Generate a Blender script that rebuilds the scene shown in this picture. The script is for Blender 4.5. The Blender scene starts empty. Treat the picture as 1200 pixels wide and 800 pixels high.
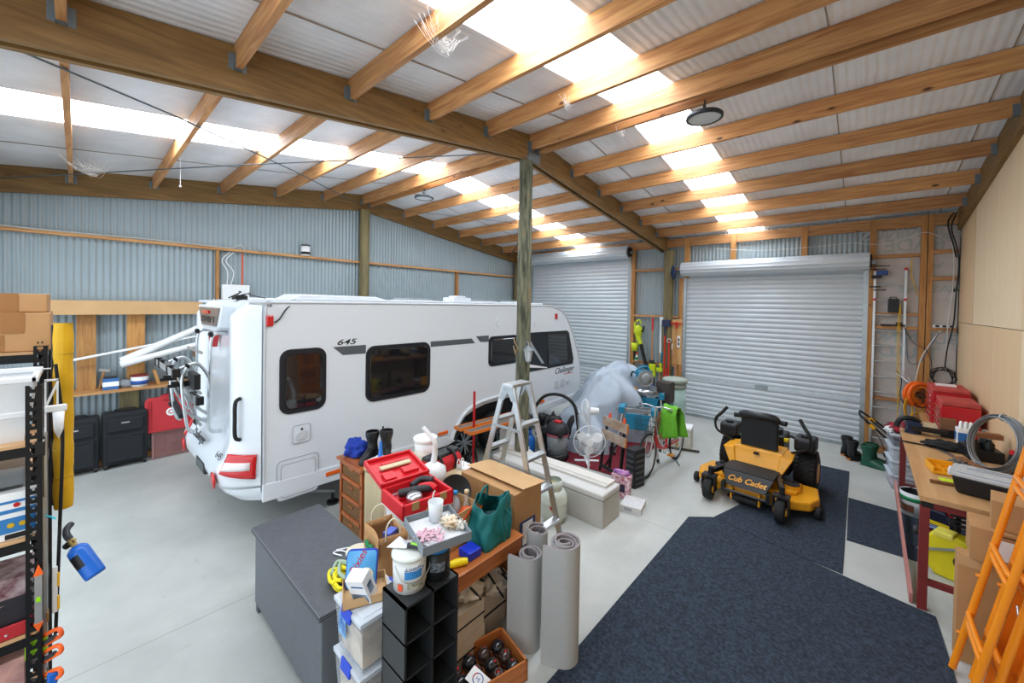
import bpy, math, random
from mathutils import Matrix, Vector, noise
from math import sin, cos, pi, radians, sqrt
random.seed(7)
scene = bpy.context.scene
COL = scene.collection
# ---------------------------------------------------------------- camera
cam_d = bpy.data.cameras.new('camera'); cam = bpy.data.objects.new('camera', cam_d); COL.objects.link(cam)
cam_d.sensor_width = 36.0; cam_d.lens = 36.0 * 458.38 / 1200.0; cam_d.shift_y = -36.5 / 1200.0; cam_d.clip_start = 0.05; cam_d.clip_end = 200
YAW, PITCH, ROLL = -0.7333262, -0.0155914, 0.0170821
_f = Vector((sin(YAW) * cos(PITCH), cos(YAW) * cos(PITCH), sin(PITCH)))
_r = Vector((cos(YAW), -sin(YAW), 0)); _u = _r.cross(_f)
_r2 = _r * cos(ROLL) + _u * sin(ROLL); _u2 = -_r * sin(ROLL) + _u * cos(ROLL)
cam.matrix_world = Matrix(((_r2.x, _u2.x, -_f.x, 3.75944), (_r2.y, _u2.y, -_f.y, -4.4334), (_r2.z, _u2.z, -_f.z, 2.6), (0, 0, 0, 1)))
scene.camera = cam
# ---------------------------------------------------------------- world: pale overcast daylight, fill through the opening added behind the camera
wd = bpy.data.worlds.new('sky'); scene.world = wd; wd.use_nodes = True
bg = wd.node_tree.nodes['Background']; bg.inputs[0].default_value = (0.8, 0.9, 1.0, 1); bg.inputs[1].default_value = 2.6
SKYLIGHT = 13.0
scene.view_settings.view_transform = 'Standard'; scene.view_settings.look = 'None'
scene.view_settings.gamma = 1.0; scene.view_settings.use_curve_mapping = False
scene.view_settings.exposure = -0.08
# ---------------------------------------------------------------- materials
def lin(c):
    if isinstance(c, str):
        c = c.lstrip('#'); c = [int(c[i:i + 2], 16) / 255 for i in (0, 2, 4)]
    return tuple((x / 12.92 if x <= 0.04045 else ((x + 0.055) / 1.055) ** 2.4) for x in c) + (1,)
MATS = {}
def nodes(m): return m.node_tree.nodes, m.node_tree.links
def M(name, col, rough=0.55, metal=0.0, var=0.0, vs=8.0, bump=0.0, bs=60.0, emit=0.0, trans=0.0, alpha=1.0, coat=0.0, stretch=None, ior=1.45, col2=None):
    """one principled material; var = brightness variation by object-space noise, bump = fine relief"""
    if name in MATS: return MATS[name]
    m = bpy.data.materials.new(name); m.use_nodes = True; N, L = nodes(m)
    b = N['Principled BSDF']; c = lin(col)
    b.inputs['Base Color'].default_value = c; b.inputs['Roughness'].default_value = rough; b.inputs['Metallic'].default_value = metal
    b.inputs['IOR'].default_value = ior
    if coat: b.inputs['Coat Weight'].default_value = coat
    if emit: b.inputs['Emission Color'].default_value = c; b.inputs['Emission Strength'].default_value = emit
    if trans: b.inputs['Transmission Weight'].default_value = trans
    if alpha < 1: b.inputs['Alpha'].default_value = alpha
    if var or bump or col2:
        tc = N.new('ShaderNodeTexCoord'); mp = N.new('ShaderNodeMapping'); L.new(tc.outputs['Object'], mp.inputs[0])
        if stretch: mp.inputs['Scale'].default_value = stretch
        if var or col2:
            n = N.new('ShaderNodeTexNoise'); n.inputs['Scale'].default_value = vs; n.inputs['Detail'].default_value = 6; L.new(mp.outputs[0], n.inputs[0])
            r = N.new('ShaderNodeValToRGB'); r.color_ramp.elements[0].position = 0.32; r.color_ramp.elements[1].position = 0.68
            lo = lin(col2) if col2 else tuple(x * (1 - var) for x in c[:3]) + (1,)
            hi = c if col2 else tuple(min(1, x * (1 + var)) for x in c[:3]) + (1,)
            r.color_ramp.elements[0].color = lo; r.color_ramp.elements[1].color = hi
            L.new(n.outputs[0], r.inputs[0]); L.new(r.outputs[0], b.inputs['Base Color'])
        if bump:
            n2 = N.new('ShaderNodeTexNoise'); n2.inputs['Scale'].default_value = bs; n2.inputs['Detail'].default_value = 3; L.new(mp.outputs[0], n2.inputs[0])
            bp = N.new('ShaderNodeBump'); bp.inputs['Strength'].default_value = bump; bp.inputs['Distance'].default_value = 0.01
            L.new(n2.outputs[0], bp.inputs['Height']); L.new(bp.outputs[0], b.inputs['Normal'])
    MATS[name] = m; return m
def wood(name, c1, c2, axis='X', knots=0.5, rough=0.6, fine=28.0, tint=None, knotcol='#5a3418'):
    """sawn timber with the grain along AXIS of object space and a few knots; each object gets its own shift"""
    if name in MATS: return MATS[name]
    m = bpy.data.materials.new(name); m.use_nodes = True; N, L = nodes(m); b = N['Principled BSDF']; b.inputs['Roughness'].default_value = rough
    tc = N.new('ShaderNodeTexCoord'); oi = N.new('ShaderNodeObjectInfo')
    ad = N.new('ShaderNodeVectorMath'); ad.operation = 'ADD'; L.new(tc.outputs['Object'], ad.inputs[0])
    ml = N.new('ShaderNodeMath'); ml.operation = 'MULTIPLY'; ml.inputs[1].default_value = 17.0; L.new(oi.outputs['Random'], ml.inputs[0])
    L.new(ml.outputs[0], ad.inputs[1])
    mp = N.new('ShaderNodeMapping'); s = {'X': (0.07, 1, 1), 'Y': (1, 0.07, 1), 'Z': (1, 1, 0.07)}[axis]; mp.inputs['Scale'].default_value = s
    L.new(ad.outputs[0], mp.inputs[0])
    n = N.new('ShaderNodeTexNoise'); n.inputs['Scale'].default_value = fine; n.inputs['Detail'].default_value = 7; n.inputs['Distortion'].default_value = 0.7; L.new(mp.outputs[0], n.inputs[0])
    r = N.new('ShaderNodeValToRGB'); r.color_ramp.elements[0].position = 0.3; r.color_ramp.elements[1].position = 0.72
    r.color_ramp.elements[0].color = lin(c1); r.color_ramp.elements[1].color = lin(c2); L.new(n.outputs[0], r.inputs[0])
    out = r.outputs[0]
    if knots:
        mk = N.new('ShaderNodeMapping'); mk.inputs['Scale'].default_value = {'X': (0.45, 1, 1), 'Y': (1, 0.45, 1), 'Z': (1, 1, 0.45)}[axis]; L.new(ad.outputs[0], mk.inputs[0])
        v = N.new('ShaderNodeTexVoronoi'); v.inputs['Scale'].default_value = 4.6; L.new(mk.outputs[0], v.inputs[0])
        kr = N.new('ShaderNodeValToRGB'); kr.color_ramp.elements[0].position = 0.045; kr.color_ramp.elements[1].position = 0.11
        kr.color_ramp.elements[0].color = (knots, knots, knots, 1); kr.color_ramp.elements[1].color = (0, 0, 0, 1); L.new(v.outputs['Distance'], kr.inputs[0])
        mx = N.new('ShaderNodeMixRGB'); L.new(kr.outputs[0], mx.inputs[0]); L.new(out, mx.inputs[1]); mx.inputs[2].default_value = lin(knotcol); out = mx.outputs[0]
    # per-object brightness
    hs = N.new('ShaderNodeHueSaturation'); mr = N.new('ShaderNodeMapRange'); mr.inputs[3].default_value = 0.82; mr.inputs[4].default_value = 1.15
    L.new(oi.outputs['Random'], mr.inputs[0]); L.new(mr.outputs[0], hs.inputs['Value']); L.new(out, hs.inputs['Color']); L.new(hs.outputs[0], b.inputs['Base Color'])
    MATS[name] = m; return m
# ---------------------------------------------------------------- mesh builder
def Rz(a): return Matrix.Rotation(a, 4, 'Z')
def Rx(a): return Matrix.Rotation(a, 4, 'X')
def Ry(a): return Matrix.Rotation(a, 4, 'Y')
def Tr(x, y, z): return Matrix.Translation((x, y, z))
def frame_to(d):
    d = Vector(d).normalized(); a = Vector((0, 0, 1)) if abs(d.z) < 0.95 else Vector((1, 0, 0))
    x = a.cross(d).normalized(); y = d.cross(x); return x, y
class MB:
    def __init__(s): s.v = []; s.f = []; s.m = []; s.s = []; s.xf = None
    def add(s, vs, fs, mi=0, sm=False, xf=None):
        o = len(s.v); x = xf if xf is not None else s.xf
        for v in vs:
            v = Vector(v); s.v.append(tuple(x @ v) if x is not None else tuple(v))
        for f in fs: s.f.append([i + o for i in f]); s.m.append(mi); s.s.append(sm)
        return s
    def box(s, x0, y0, z0, x1, y1, z1, mi=0, xf=None):
        return s.add([(x0, y0, z0), (x1, y0, z0), (x1, y1, z0), (x0, y1, z0), (x0, y0, z1), (x1, y0, z1), (x1, y1, z1), (x0, y1, z1)],
                     [(0, 3, 2, 1), (4, 5, 6, 7), (0, 1, 5, 4), (1, 2, 6, 5), (2, 3, 7, 6), (3, 0, 4, 7)], mi, False, xf)
    def bar(s, a, b, w, h, mi=0, up=(0, 0, 1)):
        """rectangular bar from a to b, w wide, h along up"""
        a = Vector(a); b = Vector(b); d = (b - a).normalized(); u = Vector(up)
        if abs(u.dot(d)) > 0.98: u = Vector((1, 0, 0))
        x = d.cross(u).normalized(); y = x.cross(d)
        vs = [p + x * sx * w / 2 + y * sy * h / 2 for p in (a, b) for sx, sy in ((-1, -1), (1, -1), (1, 1), (-1, 1))]
        return s.add(vs, [(3, 2, 1, 0), (4, 5, 6, 7), (0, 1, 5, 4), (1, 2, 6, 5), (2, 3, 7, 6), (3, 0, 4, 7)], mi)
    def cyl(s, a, b, r, r2=None, n=20, mi=0, cap=True, sm=True):
        a = Vector(a); b = Vector(b); r2 = r if r2 is None else r2; x, y = frame_to(b - a); vs = []
        for p, q in ((a, r), (b, r2)):
            for i in range(n): t = 2 * pi * i / n; vs.append(p + x * q * cos(t) + y * q * sin(t))
        s.add(vs, [(i, (i + 1) % n, n + (i + 1) % n, n + i) for i in range(n)], mi, sm)
        if cap:
            s.add(vs[:n], [list(range(n))[::-1]], mi); s.add(vs[n:], [list(range(n))], mi)
        return s
    def lathe(s, prof, n=28, c=(0, 0, 0), mi=0, xf=None, sm=True, ang=2 * pi):
        vs = []; k = len(prof)
        for i in range(n):
            t = ang * i / n
            for r, z in prof: vs.append((c[0] + r * cos(t), c[1] + r * sin(t), c[2] + z))
        fs = []
        for i in range(n):
            j = (i + 1) % n
            for q in range(k - 1):
                a, b, d, e = i * k + q, j * k + q, j * k + q + 1, i * k + q + 1
                if prof[q][0] < 1e-6: fs.append((a, d, e))
                elif prof[q + 1][0] < 1e-6: fs.append((a, b, d))
                else: fs.append((a, b, d, e))
        return s.add(vs, fs, mi, sm, xf)
    def tube(s, pts, r, n=8, mi=0, closed=False, sub=6, smooth=True, cap=True):
        P = [Vector(p) for p in pts]
        if smooth and len(P) > 2:
            Q = []; m = len(P)
            for i in range(m if closed else m - 1):
                p0 = P[(i - 1) % m] if closed or i > 0 else P[0]; p1 = P[i]; p2 = P[(i + 1) % m]; p3 = P[(i + 2) % m] if closed or i + 2 < m else P[-1]
                for k in range(sub):
                    t = k / sub; Q.append(0.5 * ((2 * p1) + (p2 - p0) * t + (2 * p0 - 5 * p1 + 4 * p2 - p3) * t * t + (3 * p1 - p0 - 3 * p2 + p3) * t ** 3))
            if not closed: Q.append(P[-1])
            P = Q
        m = len(P); vs = []; x = None
        for i in range(m):
            d = (P[(i + 1) % m] - P[i - 1]) if closed else (P[min(i + 1, m - 1)] - P[max(i - 1, 0)])
            if d.length < 1e-9: d = Vector((0, 0, 1))
            d.normalize()
            if x is None: x, y = frame_to(d)
            else: x = (x - d * x.dot(d)); x = x.normalized() if x.length > 1e-6 else frame_to(d)[0]; y = d.cross(x)
            rr = r(i / (m - 1)) if callable(r) else r
            for k in range(n): t = 2 * pi * k / n; vs.append(P[i] + x * rr * cos(t) + y * rr * sin(t))
        fs = [(i * n + k, i * n + (k + 1) % n, ((i + 1) % m) * n + (k + 1) % n, ((i + 1) % m) * n + k) for i in range(m if closed else m - 1) for k in range(n)]
        s.add(vs, fs, mi, True)
        if cap and not closed: s.add(vs[:n], [list(range(n))[::-1]], mi); s.add(vs[-n:], [list(range(n))], mi)
        return s
    def prism(s, poly, h0, h1, axis='Z', mi=0, xf=None):
        """polygon (ccw) in the plane across AXIS extruded from h0 to h1. axis X: poly=(y,z); Y: poly=(x,z); Z: poly=(x,y)"""
        def p(a, b, h): return {'X': (h, a, b), 'Y': (a, h, b), 'Z': (a, b, h)}[axis]
        n = len(poly); vs = [p(a, b, h0) for a, b in poly] + [p(a, b, h1) for a, b in poly]
        fs = [list(range(n))[::-1], list(range(n, 2 * n))] + [(i, (i + 1) % n, n + (i + 1) % n, n + i) for i in range(n)]
        if axis == 'Y': fs = [list(reversed(f)) for f in fs]
        return s.add(vs, fs, mi, False, xf)
    def ball(s, c, r, n=16, mi=0, sc=(1, 1, 1), k=0.0, ks=3.0, xf=None, seed=0):
        vs = []; m = n // 2 + 1
        for j in range(m):
            th = pi * j / (m - 1)
            for i in range(n):
                ph = 2 * pi * i / n; d = Vector((sin(th) * cos(ph), sin(th) * sin(ph), cos(th)))
                q = 1 + (k * noise.noise(d * ks + Vector((seed, seed * 1.7, 0))) if k else 0)
                vs.append((c[0] + d.x * r * q * sc[0], c[1] + d.y * r * q * sc[1], c[2] + d.z * r * q * sc[2]))
        fs = []
        for j in range(m - 1):
            for i in range(n):
                a, b, d, e = j * n + i, j * n + (i + 1) % n, (j + 1) * n + (i + 1) % n, (j + 1) * n + i
                fs.append((a, e, d) if j == 0 else ((a, e, b) if j == m - 2 else (a, e, d, b)))
        return s.add(vs, fs, mi, True, xf)
    def grid(s, fn, nu, nv, mi=0, sm=True, flip=False):
        vs = [fn(i / nu, j / nv) for j in range(nv + 1) for i in range(nu + 1)]
        fs = [(j * (nu + 1) + i, j * (nu + 1) + i + 1, (j + 1) * (nu + 1) + i + 1, (j + 1) * (nu + 1) + i) for j in range(nv) for i in range(nu)]
        if flip: fs = [f[::-1] for f in fs]
        return s.add(vs, fs, mi, sm)
    def torus(s, c, R, r, axis='Z', n=32, k=8, mi=0, xf=None):
        vs = []
        for i in range(n):
            t = 2 * pi * i / n
            for j in range(k):
                q = 2 * pi * j / k; a = (R + r * cos(q)) * cos(t); b = (R + r * cos(q)) * sin(t); h = r * sin(q)
                v = {'Z': (a, b, h), 'X': (h, a, b), 'Y': (b, h, a)}[axis]; vs.append((v[0] + c[0], v[1] + c[1], v[2] + c[2]))
        return s.add(vs, [(i * k + j, ((i + 1) % n) * k + j, ((i + 1) % n) * k + (j + 1) % k, i * k + (j + 1) % k) for i in range(n) for j in range(k)], mi, True, xf)
    def build(s, name, mat, parent=None, bevel=0.0, solid=0.0, sub=0, seg=2):
        me = bpy.data.meshes.new(name); me.from_pydata(s.v, [], s.f)
        for m in (mat if isinstance(mat, (list, tuple)) else [mat]): me.materials.append(m)
        me.polygons.foreach_set('material_index', s.m); me.polygons.foreach_set('use_smooth', s.s); me.update()
        o = bpy.data.objects.new(name, me); COL.objects.link(o)
        if parent is not None: o.parent = parent
        if solid: q = o.modifiers.new('solid', 'SOLIDIFY'); q.thickness = solid; q.offset = 0
        if bevel: q = o.modifiers.new('bevel', 'BEVEL'); q.width = bevel; q.segments = seg; q.limit_method = 'ANGLE'; q.angle_limit = radians(40)
        if sub: q = o.modifiers.new('sub', 'SUBSURF'); q.levels = sub; q.render_levels = sub
        return o
def tag(o, label, cat=None, group=None, kind=None):
    if label: o['label'] = label
    if cat: o['category'] = cat
    if group: o['group'] = group
    if kind: o['kind'] = kind
    return o
def thing(name, label, cat, loc=(0, 0, 0), rz=0.0, group=None, kind=None, rot=None):
    o = bpy.data.objects.new(name, None); COL.objects.link(o); o.location = loc; o.rotation_euler = rot if rot else (0, 0, rz)
    o.empty_display_size = 0.1
    return tag(o, label, cat, group, kind)
def place(o, loc, rz=0.0, rot=None):
    o.location = loc; o.rotation_euler = rot if rot else (0, 0, rz); return o
def struct(name, mb, mat, parent=None, label=None, **k):
    o = mb.build(name, mat, parent, **k)
    if parent is None: o['kind'] = 'structure'
    if label: o['label'] = label
    return o
def kids(o): return [c for c in bpy.data.objects if c.parent == o]
def copy_tree(o, parent=None):
    c = o.copy(); COL.objects.link(c); c.parent = parent
    for ch in kids(o): copy_tree(ch, c)
    return c
def textmesh(name, body, size, mat, parent, mtx, ext=0.001, shear=0.0, sx=1.0, bold=0.0, align='CENTER', spacing=1.0):
    cu = bpy.data.curves.new(name, 'FONT'); cu.body = body; cu.size = size; cu.extrude = ext; cu.shear = shear; cu.align_x = align; cu.align_y = 'CENTER'; cu.offset = bold; cu.space_character = spacing
    t = bpy.data.objects.new(name, cu); COL.objects.link(t)
    dg = bpy.context.evaluated_depsgraph_get(); me = bpy.data.meshes.new_from_object(t.evaluated_get(dg)); bpy.data.objects.remove(t); bpy.data.curves.remove(cu)
    o = bpy.data.objects.new(name, me); me.materials.clear(); me.materials.append(mat); COL.objects.link(o)
    me.transform(mtx @ Matrix.Diagonal((sx, 1, 1, 1)))
    if sx < 0: me.flip_normals()
    if parent is not None: o.parent = parent
    return o
# text planes: facing +x (read along +y), facing -y (read along +x), facing -x, flat on top
TXP = Matrix(((0, 0, 1, 0), (1, 0, 0, 0), (0, 1, 0, 0), (0, 0, 0, 1)))
TYM = Matrix(((1, 0, 0, 0), (0, 0, -1, 0), (0, 1, 0, 0), (0, 0, 0, 1)))
def rrect(w, h, r, n=5, cx=0, cy=0):
    out = []
    for sx, sy, a in ((1, -1, -pi / 2), (1, 1, 0), (-1, 1, pi / 2), (-1, -1, pi)):
        for i in range(n + 1):
            t = a + pi / 2 * i / n; out.append((cx + sx * (w / 2 - r) + r * cos(t), cy + sy * (h / 2 - r) + r * sin(t)))
    return out
WHITE = M('white_paint', '#f2f3f2', 0.35); BLACK = M('black_plastic', '#141517', 0.45); STEEL = M('bright_steel', '#c9ccce', 0.28, 0.9)
ALU = M('aluminium', '#c4c8ca', 0.35, 0.85, var=0.06, vs=20); RUBBER = M('black_rubber', '#1b1c1d', 0.75); RED = M('red_plastic', '#c3151c', 0.4)
CARD = M('cardboard', '#b58a5c', 0.8, var=0.08, vs=5); CARD2 = M('pale_cardboard', '#c9a273', 0.8, var=0.06, vs=4); TAPE = M('brown_tape', '#9a6a3b', 0.4)
GALV = M('galvanised_steel', '#a9b2b6', 0.4, 0.75, var=0.12, vs=12); WHITEPL = M('white_plastic', '#eceeee', 0.4); DARK = M('dark_grey_plastic', '#2a2c2f', 0.5)
def clearpl(name, col, a=0.35): return M(name, col, 0.25, alpha=a)
# ================================================================ SETTING
XL, XR, YD, YN = -5.0, 4.93, 5.5, -5.5
SL = 0.1384; ZR = 5.08
def zroof(y): return ZR - SL * abs(y)
pineX = wood('pine_purlin', '#a0673a', '#cf9c62', 'X', 1.0, knotcol='#4a2812'); pineY = wood('pine_girt', '#a9713f', '#d0a067', 'Y', 0.6); pineZ = wood('pine_stud', '#a06a34', '#c89353', 'Z', 0.7)
treatY = wood('treated_rafter', '#6f5228', '#957240', 'Y', 0.55, knotcol='#3c2410'); treatZ = wood('treated_pole', '#5e563c', '#8d8055', 'Z', 0.6, fine=18, knotcol='#3c2a18')
# --- floor: pale concrete slab with saw cuts
mf = bpy.data.materials.new('concrete_floor'); mf.use_nodes = True; N, L = nodes(mf); b = N['Principled BSDF']; b.inputs['Roughness'].default_value = 0.42
tc = N.new('ShaderNodeTexCoord'); n1 = N.new('ShaderNodeTexNoise'); n1.inputs['Scale'].default_value = 0.9; n1.inputs['Detail'].default_value = 9; n1.inputs['Roughness'].default_value = 0.65; L.new(tc.outputs['Object'], n1.inputs[0])
r1 = N.new('ShaderNodeValToRGB'); r1.color_ramp.elements[0].position = 0.3; r1.color_ramp.elements[1].position = 0.7; r1.color_ramp.elements[0].color = lin('#a9aca8'); r1.color_ramp.elements[1].color = lin('#c4c6c1'); L.new(n1.outputs[0], r1.inputs[0])
n2 = N.new('ShaderNodeTexNoise'); n2.inputs['Scale'].default_value = 3.2; n2.inputs['Detail'].default_value = 8; n2.inputs['Roughness'].default_value = 0.7; L.new(tc.outputs['Object'], n2.inputs[0])
r2 = N.new('ShaderNodeValToRGB'); r2.color_ramp.elements[0].position = 0.27; r2.color_ramp.elements[1].position = 0.36; r2.color_ramp.elements[0].color = lin('#8f8d86'); r2.color_ramp.elements[1].color = (1, 1, 1, 1); L.new(n2.outputs[0], r2.inputs[0])
mx = N.new('ShaderNodeMixRGB'); mx.blend_type = 'MULTIPLY'; mx.inputs[0].default_value = 0.5; L.new(r1.outputs[0], mx.inputs[1]); L.new(r2.outputs[0], mx.inputs[2])
sp = N.new('ShaderNodeSeparateXYZ'); L.new(tc.outputs['Object'], sp.inputs[0]); out = mx.outputs[0]
for ax, pos in ((0, -0.2), (1, 0.18)):
    s1 = N.new('ShaderNodeMath'); s1.operation = 'SUBTRACT'; s1.inputs[1].default_value = pos; L.new(sp.outputs[ax], s1.inputs[0])
    s2 = N.new('ShaderNodeMath'); s2.operation = 'ABSOLUTE'; L.new(s1.outputs[0], s2.inputs[0])
    s3 = N.new('ShaderNodeMath'); s3.operation = 'LESS_THAN'; s3.inputs[1].default_value = 0.003; L.new(s2.outputs[0], s3.inputs[0])
    m2 = N.new('ShaderNodeMixRGB'); L.new(s3.outputs[0], m2.inputs[0]); L.new(out, m2.inputs[1]); m2.inputs[2].default_value = lin('#8e8d88'); out = m2.outputs[0]
L.new(out, b.inputs['Base Color'])
bp = N.new('ShaderNodeBump'); bp.inputs['Strength'].default_value = 0.08; L.new(n2.outputs[0], bp.inputs['Height']); L.new(bp.outputs[0], b.inputs['Normal'])
struct('floor', MB().box(XL - .2, YN - 2.5, -0.15, XR + .2, YD + .3, 0), mf, label='pale grey concrete floor slab')
# --- corrugated sheet helper
corr = M('corrugated_steel', '#9dabb0', 0.5, 0.2, var=0.04, vs=2)
def corrugate(mb, p0, p1, n_hat, z0, z1, amp=0.011, pitch=0.076, ztop=None):
    """vertical-rib sheet between plan points p0 and p1; ztop(t) gives a raked top"""
    p0 = Vector((p0[0], p0[1], 0)); p1 = Vector((p1[0], p1[1], 0)); d = p1 - p0; Ln = d.length; k = int(Ln / pitch * 6); nh = Vector((n_hat[0], n_hat[1], 0))
    vs = []
    for i in range(k + 1):
        t = i / k; s = t * Ln / pitch * 2 * pi; q = p0 + d * t + nh * amp * max(-0.85, min(0.85, 1.25 * sin(s)))
        zt = ztop(q) if ztop else z1
        vs += [(q.x, q.y, z0), (q.x, q.y, zt)]
    mb.add(vs, [(2 * i, 2 * i + 2, 2 * i + 3, 2 * i + 1) for i in range(k)], 0, True)
    return mb
struct('wall_left', corrugate(MB(), (XL, YN), (XL, YD), (1, 0), 0, 0, ztop=lambda q: zroof(q.y) - .02), corr, label='corrugated steel gable wall')
wb = MB(); DY = YD - .0
for a, c, z0, z1 in ((XL, -4.3, 0, 4.34), (-4.3, -0.8, 3.7, 4.34), (-0.8, 0.48, 0, 4.34), (0.48, 3.82, 3.3, 4.34), (3.82, XR + .1, 0, 4.34)):
    corrugate(wb, (a, DY), (c, DY), (0, -1), z0, z1)
struct('wall_back', wb, corr, label='corrugated steel wall above and between the roller doors')
# --- right wall: plywood sheets, slightly different tints, real gaps
ply = [wood('plywood_%s' % n, c1, c2, 'Z', 0.12, 0.55, 7, knotcol='#a88458') for n, c1, c2 in (('warm', '#dcbe96', '#e1c59e'), ('pale', '#e2c9a4', '#e7d0ad'), ('tan', '#dab98f', '#dfc097'))]
wr = MB(); ys = [5.42, 4.27, 3.07, 1.88, 0.68, -0.52, -1.72, -2.92, -4.12, -5.5]
for i in range(len(ys) - 1):
    for j, (za, zb) in enumerate(((0, 2.42), (2.428, 4.83))):
        y0, y1 = ys[i + 1] + .003, ys[i] - .003
        if j == 1 and i == 0: y0 += .03
        t0, t1 = min(zb, zroof(y0) - .08), min(zb, zroof(y1) - .08)
        wr.add([(XR, y0, za), (XR, y1, za), (XR, y1, t1), (XR, y0, t0), (XR + .018, y0, za), (XR + .018, y1, za), (XR + .018, y1, t1), (XR + .018, y0, t0)],
               [(0, 1, 2, 3), (7, 6, 5, 4), (0, 4, 5, 1), (1, 5, 6, 2), (2, 6, 7, 3), (3, 7, 4, 0)], (i * 2 + j * 2 + (i // 2)) % 3)
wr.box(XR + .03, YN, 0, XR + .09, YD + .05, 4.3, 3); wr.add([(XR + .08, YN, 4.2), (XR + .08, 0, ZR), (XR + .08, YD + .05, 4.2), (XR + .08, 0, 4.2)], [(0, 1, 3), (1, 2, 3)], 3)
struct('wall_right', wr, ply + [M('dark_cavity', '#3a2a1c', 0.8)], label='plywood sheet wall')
# --- near wall behind the camera: solid but for an opening added as daylight fill
wf = MB()
corrugate(wf, (XL, YN), (-4.4, YN), (0, 1), 0, 4.3); corrugate(wf, (-4.4, YN), (4.4, YN), (0, 1), 3.6, 4.3); corrugate(wf, (4.4, YN), (XR, YN), (0, 1), 0, 4.3)
struct('wall_front', wf, corr)
# --- roof: white foil-faced sheets; strips of clear sheet are the skylights
foil = bpy.data.materials.new('white_roof_foil'); foil.use_nodes = True; N, L = nodes(foil); b = N['Principled BSDF']; b.inputs['Roughness'].default_value = 0.5
tc = N.new('ShaderNodeTexCoord'); sp = N.new('ShaderNodeSeparateXYZ'); L.new(tc.outputs['Object'], sp.inputs[0])
nn = N.new('ShaderNodeTexNoise'); nn.inputs['Scale'].default_value = 1.6; nn.inputs['Detail'].default_value = 6; L.new(tc.outputs['Object'], nn.inputs[0])
rr = N.new('ShaderNodeValToRGB'); rr.color_ramp.elements[0].color = lin('#d6d7da'); rr.color_ramp.elements[1].color = lin('#eef0f3'); rr.color_ramp.elements[0].position = .3; rr.color_ramp.elements[1].position = .65; L.new(nn.outputs[0], rr.inputs[0]); L.new(rr.outputs[0], b.inputs['Base Color'])
wv = N.new('ShaderNodeTexWave'); wv.inputs['Scale'].default_value = 4.2; wv.bands_direction = 'X'; wv.inputs['Distortion'].default_value = 1.2; wv.inputs['Detail'].default_value = 1; L.new(tc.outputs['Object'], wv.inputs[0])
bp = N.new('ShaderNodeBump'); bp.inputs['Strength'].default_value = 0.6; bp.inputs['Distance'].default_value = 0.01; L.new(wv.outputs[0], bp.inputs['Height']); L.new(bp.outputs[0], b.inputs['Normal'])
SKY = ((-2.66, -1.87), (1.42, 2.12))
rf = MB(); xs = [XL - .05, -3.7, SKY[0][0], SKY[0][1], -0.62, 0.73, SKY[1][0], SKY[1][1], 3.47, 4.68, XR + .1]
lap = 0
for i in range(len(xs) - 1):
    a, c = xs[i], xs[i + 1]
    if (a, c) in SKY: continue
    for s in (1, -1):
        y1 = s * 5.6; y0 = 0.0; e = 0.006 * (i % 2)
        rf.add([(a, y0, ZR + e), (c, y0, ZR + e), (c, y1, zroof(y1) + e), (a, y1, zroof(y1) + e), (a, y0, ZR + .03 + e), (c, y0, ZR + .03 + e), (c, y1, zroof(y1) + .03 + e), (a, y1, zroof(y1) + .03 + e)],
               [(0, 3, 2, 1) if s > 0 else (0, 1, 2, 3), (4, 5, 6, 7), (0, 4, 7, 3), (1, 2, 6, 5), (2, 3, 7, 6)])
    if i not in (0,) and a not in (SKY[0][1], SKY[1][1]):
        for s in (1, -1): rf.bar((a, 0, ZR - .002), (a, s * 5.5, zroof(5.5) - .002), 0.012, 0.006, 1)
struct('ceiling', rf, [foil, M('foil_seam', '#9a8f84', 0.7)], label='white foil faced roof sheeting')
skm = M('backlit_roof_sheet', '#eaf4ff', 0.4, emit=SKYLIGHT)
for k, (a, c) in enumerate(SKY):
    for q, s in enumerate((1, -1)):
        mb = MB(); n = int((c - a) / .076 * 4); y0, y1 = 0.0, s * 5.55; vs = []
        for i in range(n + 1):
            x = a + (c - a) * i / n; h = 0.008 * sin(i * pi / 2)
            vs += [(x, y0, ZR + .02 + h), (x, y1, zroof(y1) + .02 + h)]
        mb.add(vs, [(2 * i, 2 * i + 1, 2 * i + 3, 2 * i + 2) if s > 0 else (2 * i, 2 * i + 2, 2 * i + 3, 2 * i + 1) for i in range(n)], 0, True)
        struct('window_%d' % (k * 2 + q + 1), mb, skm, label='clear corrugated roof sheet letting daylight in')
# --- rafters (portal frames): doubled treated beams
def rafter(name, x, w, h, gap, lab):
    for s, nm in ((-1, 'near'), (1, 'far')):
        mb = MB()
        for g in ((-gap / 2 - w / 2, gap / 2 + w / 2) if gap else (0,)):
            y1 = s * 5.45
            for (ya, yb) in ((0, y1),):
                x0, x1 = x + g - w / 2, x + g + w / 2
                vs = [(x0, ya, ZR - h), (x1, ya, ZR - h), (x1, ya, ZR - .004), (x0, ya, ZR - .004), (x0, yb, zroof(yb) - h), (x1, yb, zroof(yb) - h), (x1, yb, zroof(yb) - .004), (x0, yb, zroof(yb) - .004)]
                fs = [(0, 3, 2, 1), (4, 5, 6, 7), (0, 1, 5, 4), (1, 2, 6, 5), (2, 3, 7, 6), (3, 0, 4, 7)]
                mb.add(vs, fs if s > 0 else [f[::-1] for f in fs])
        if gap: # packing block set up between the two planks
            mb.add([(x - gap / 2, 0, ZR - .2), (x + gap / 2, 0, ZR - .2), (x + gap / 2, y1, zroof(y1) - .2), (x - gap / 2, y1, zroof(y1) - .2)], [(0, 1, 2, 3)], 0)
        o = struct(name, mb, treatY, label=lab % nm)
        o['group'] = 'roof rafters'
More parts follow.
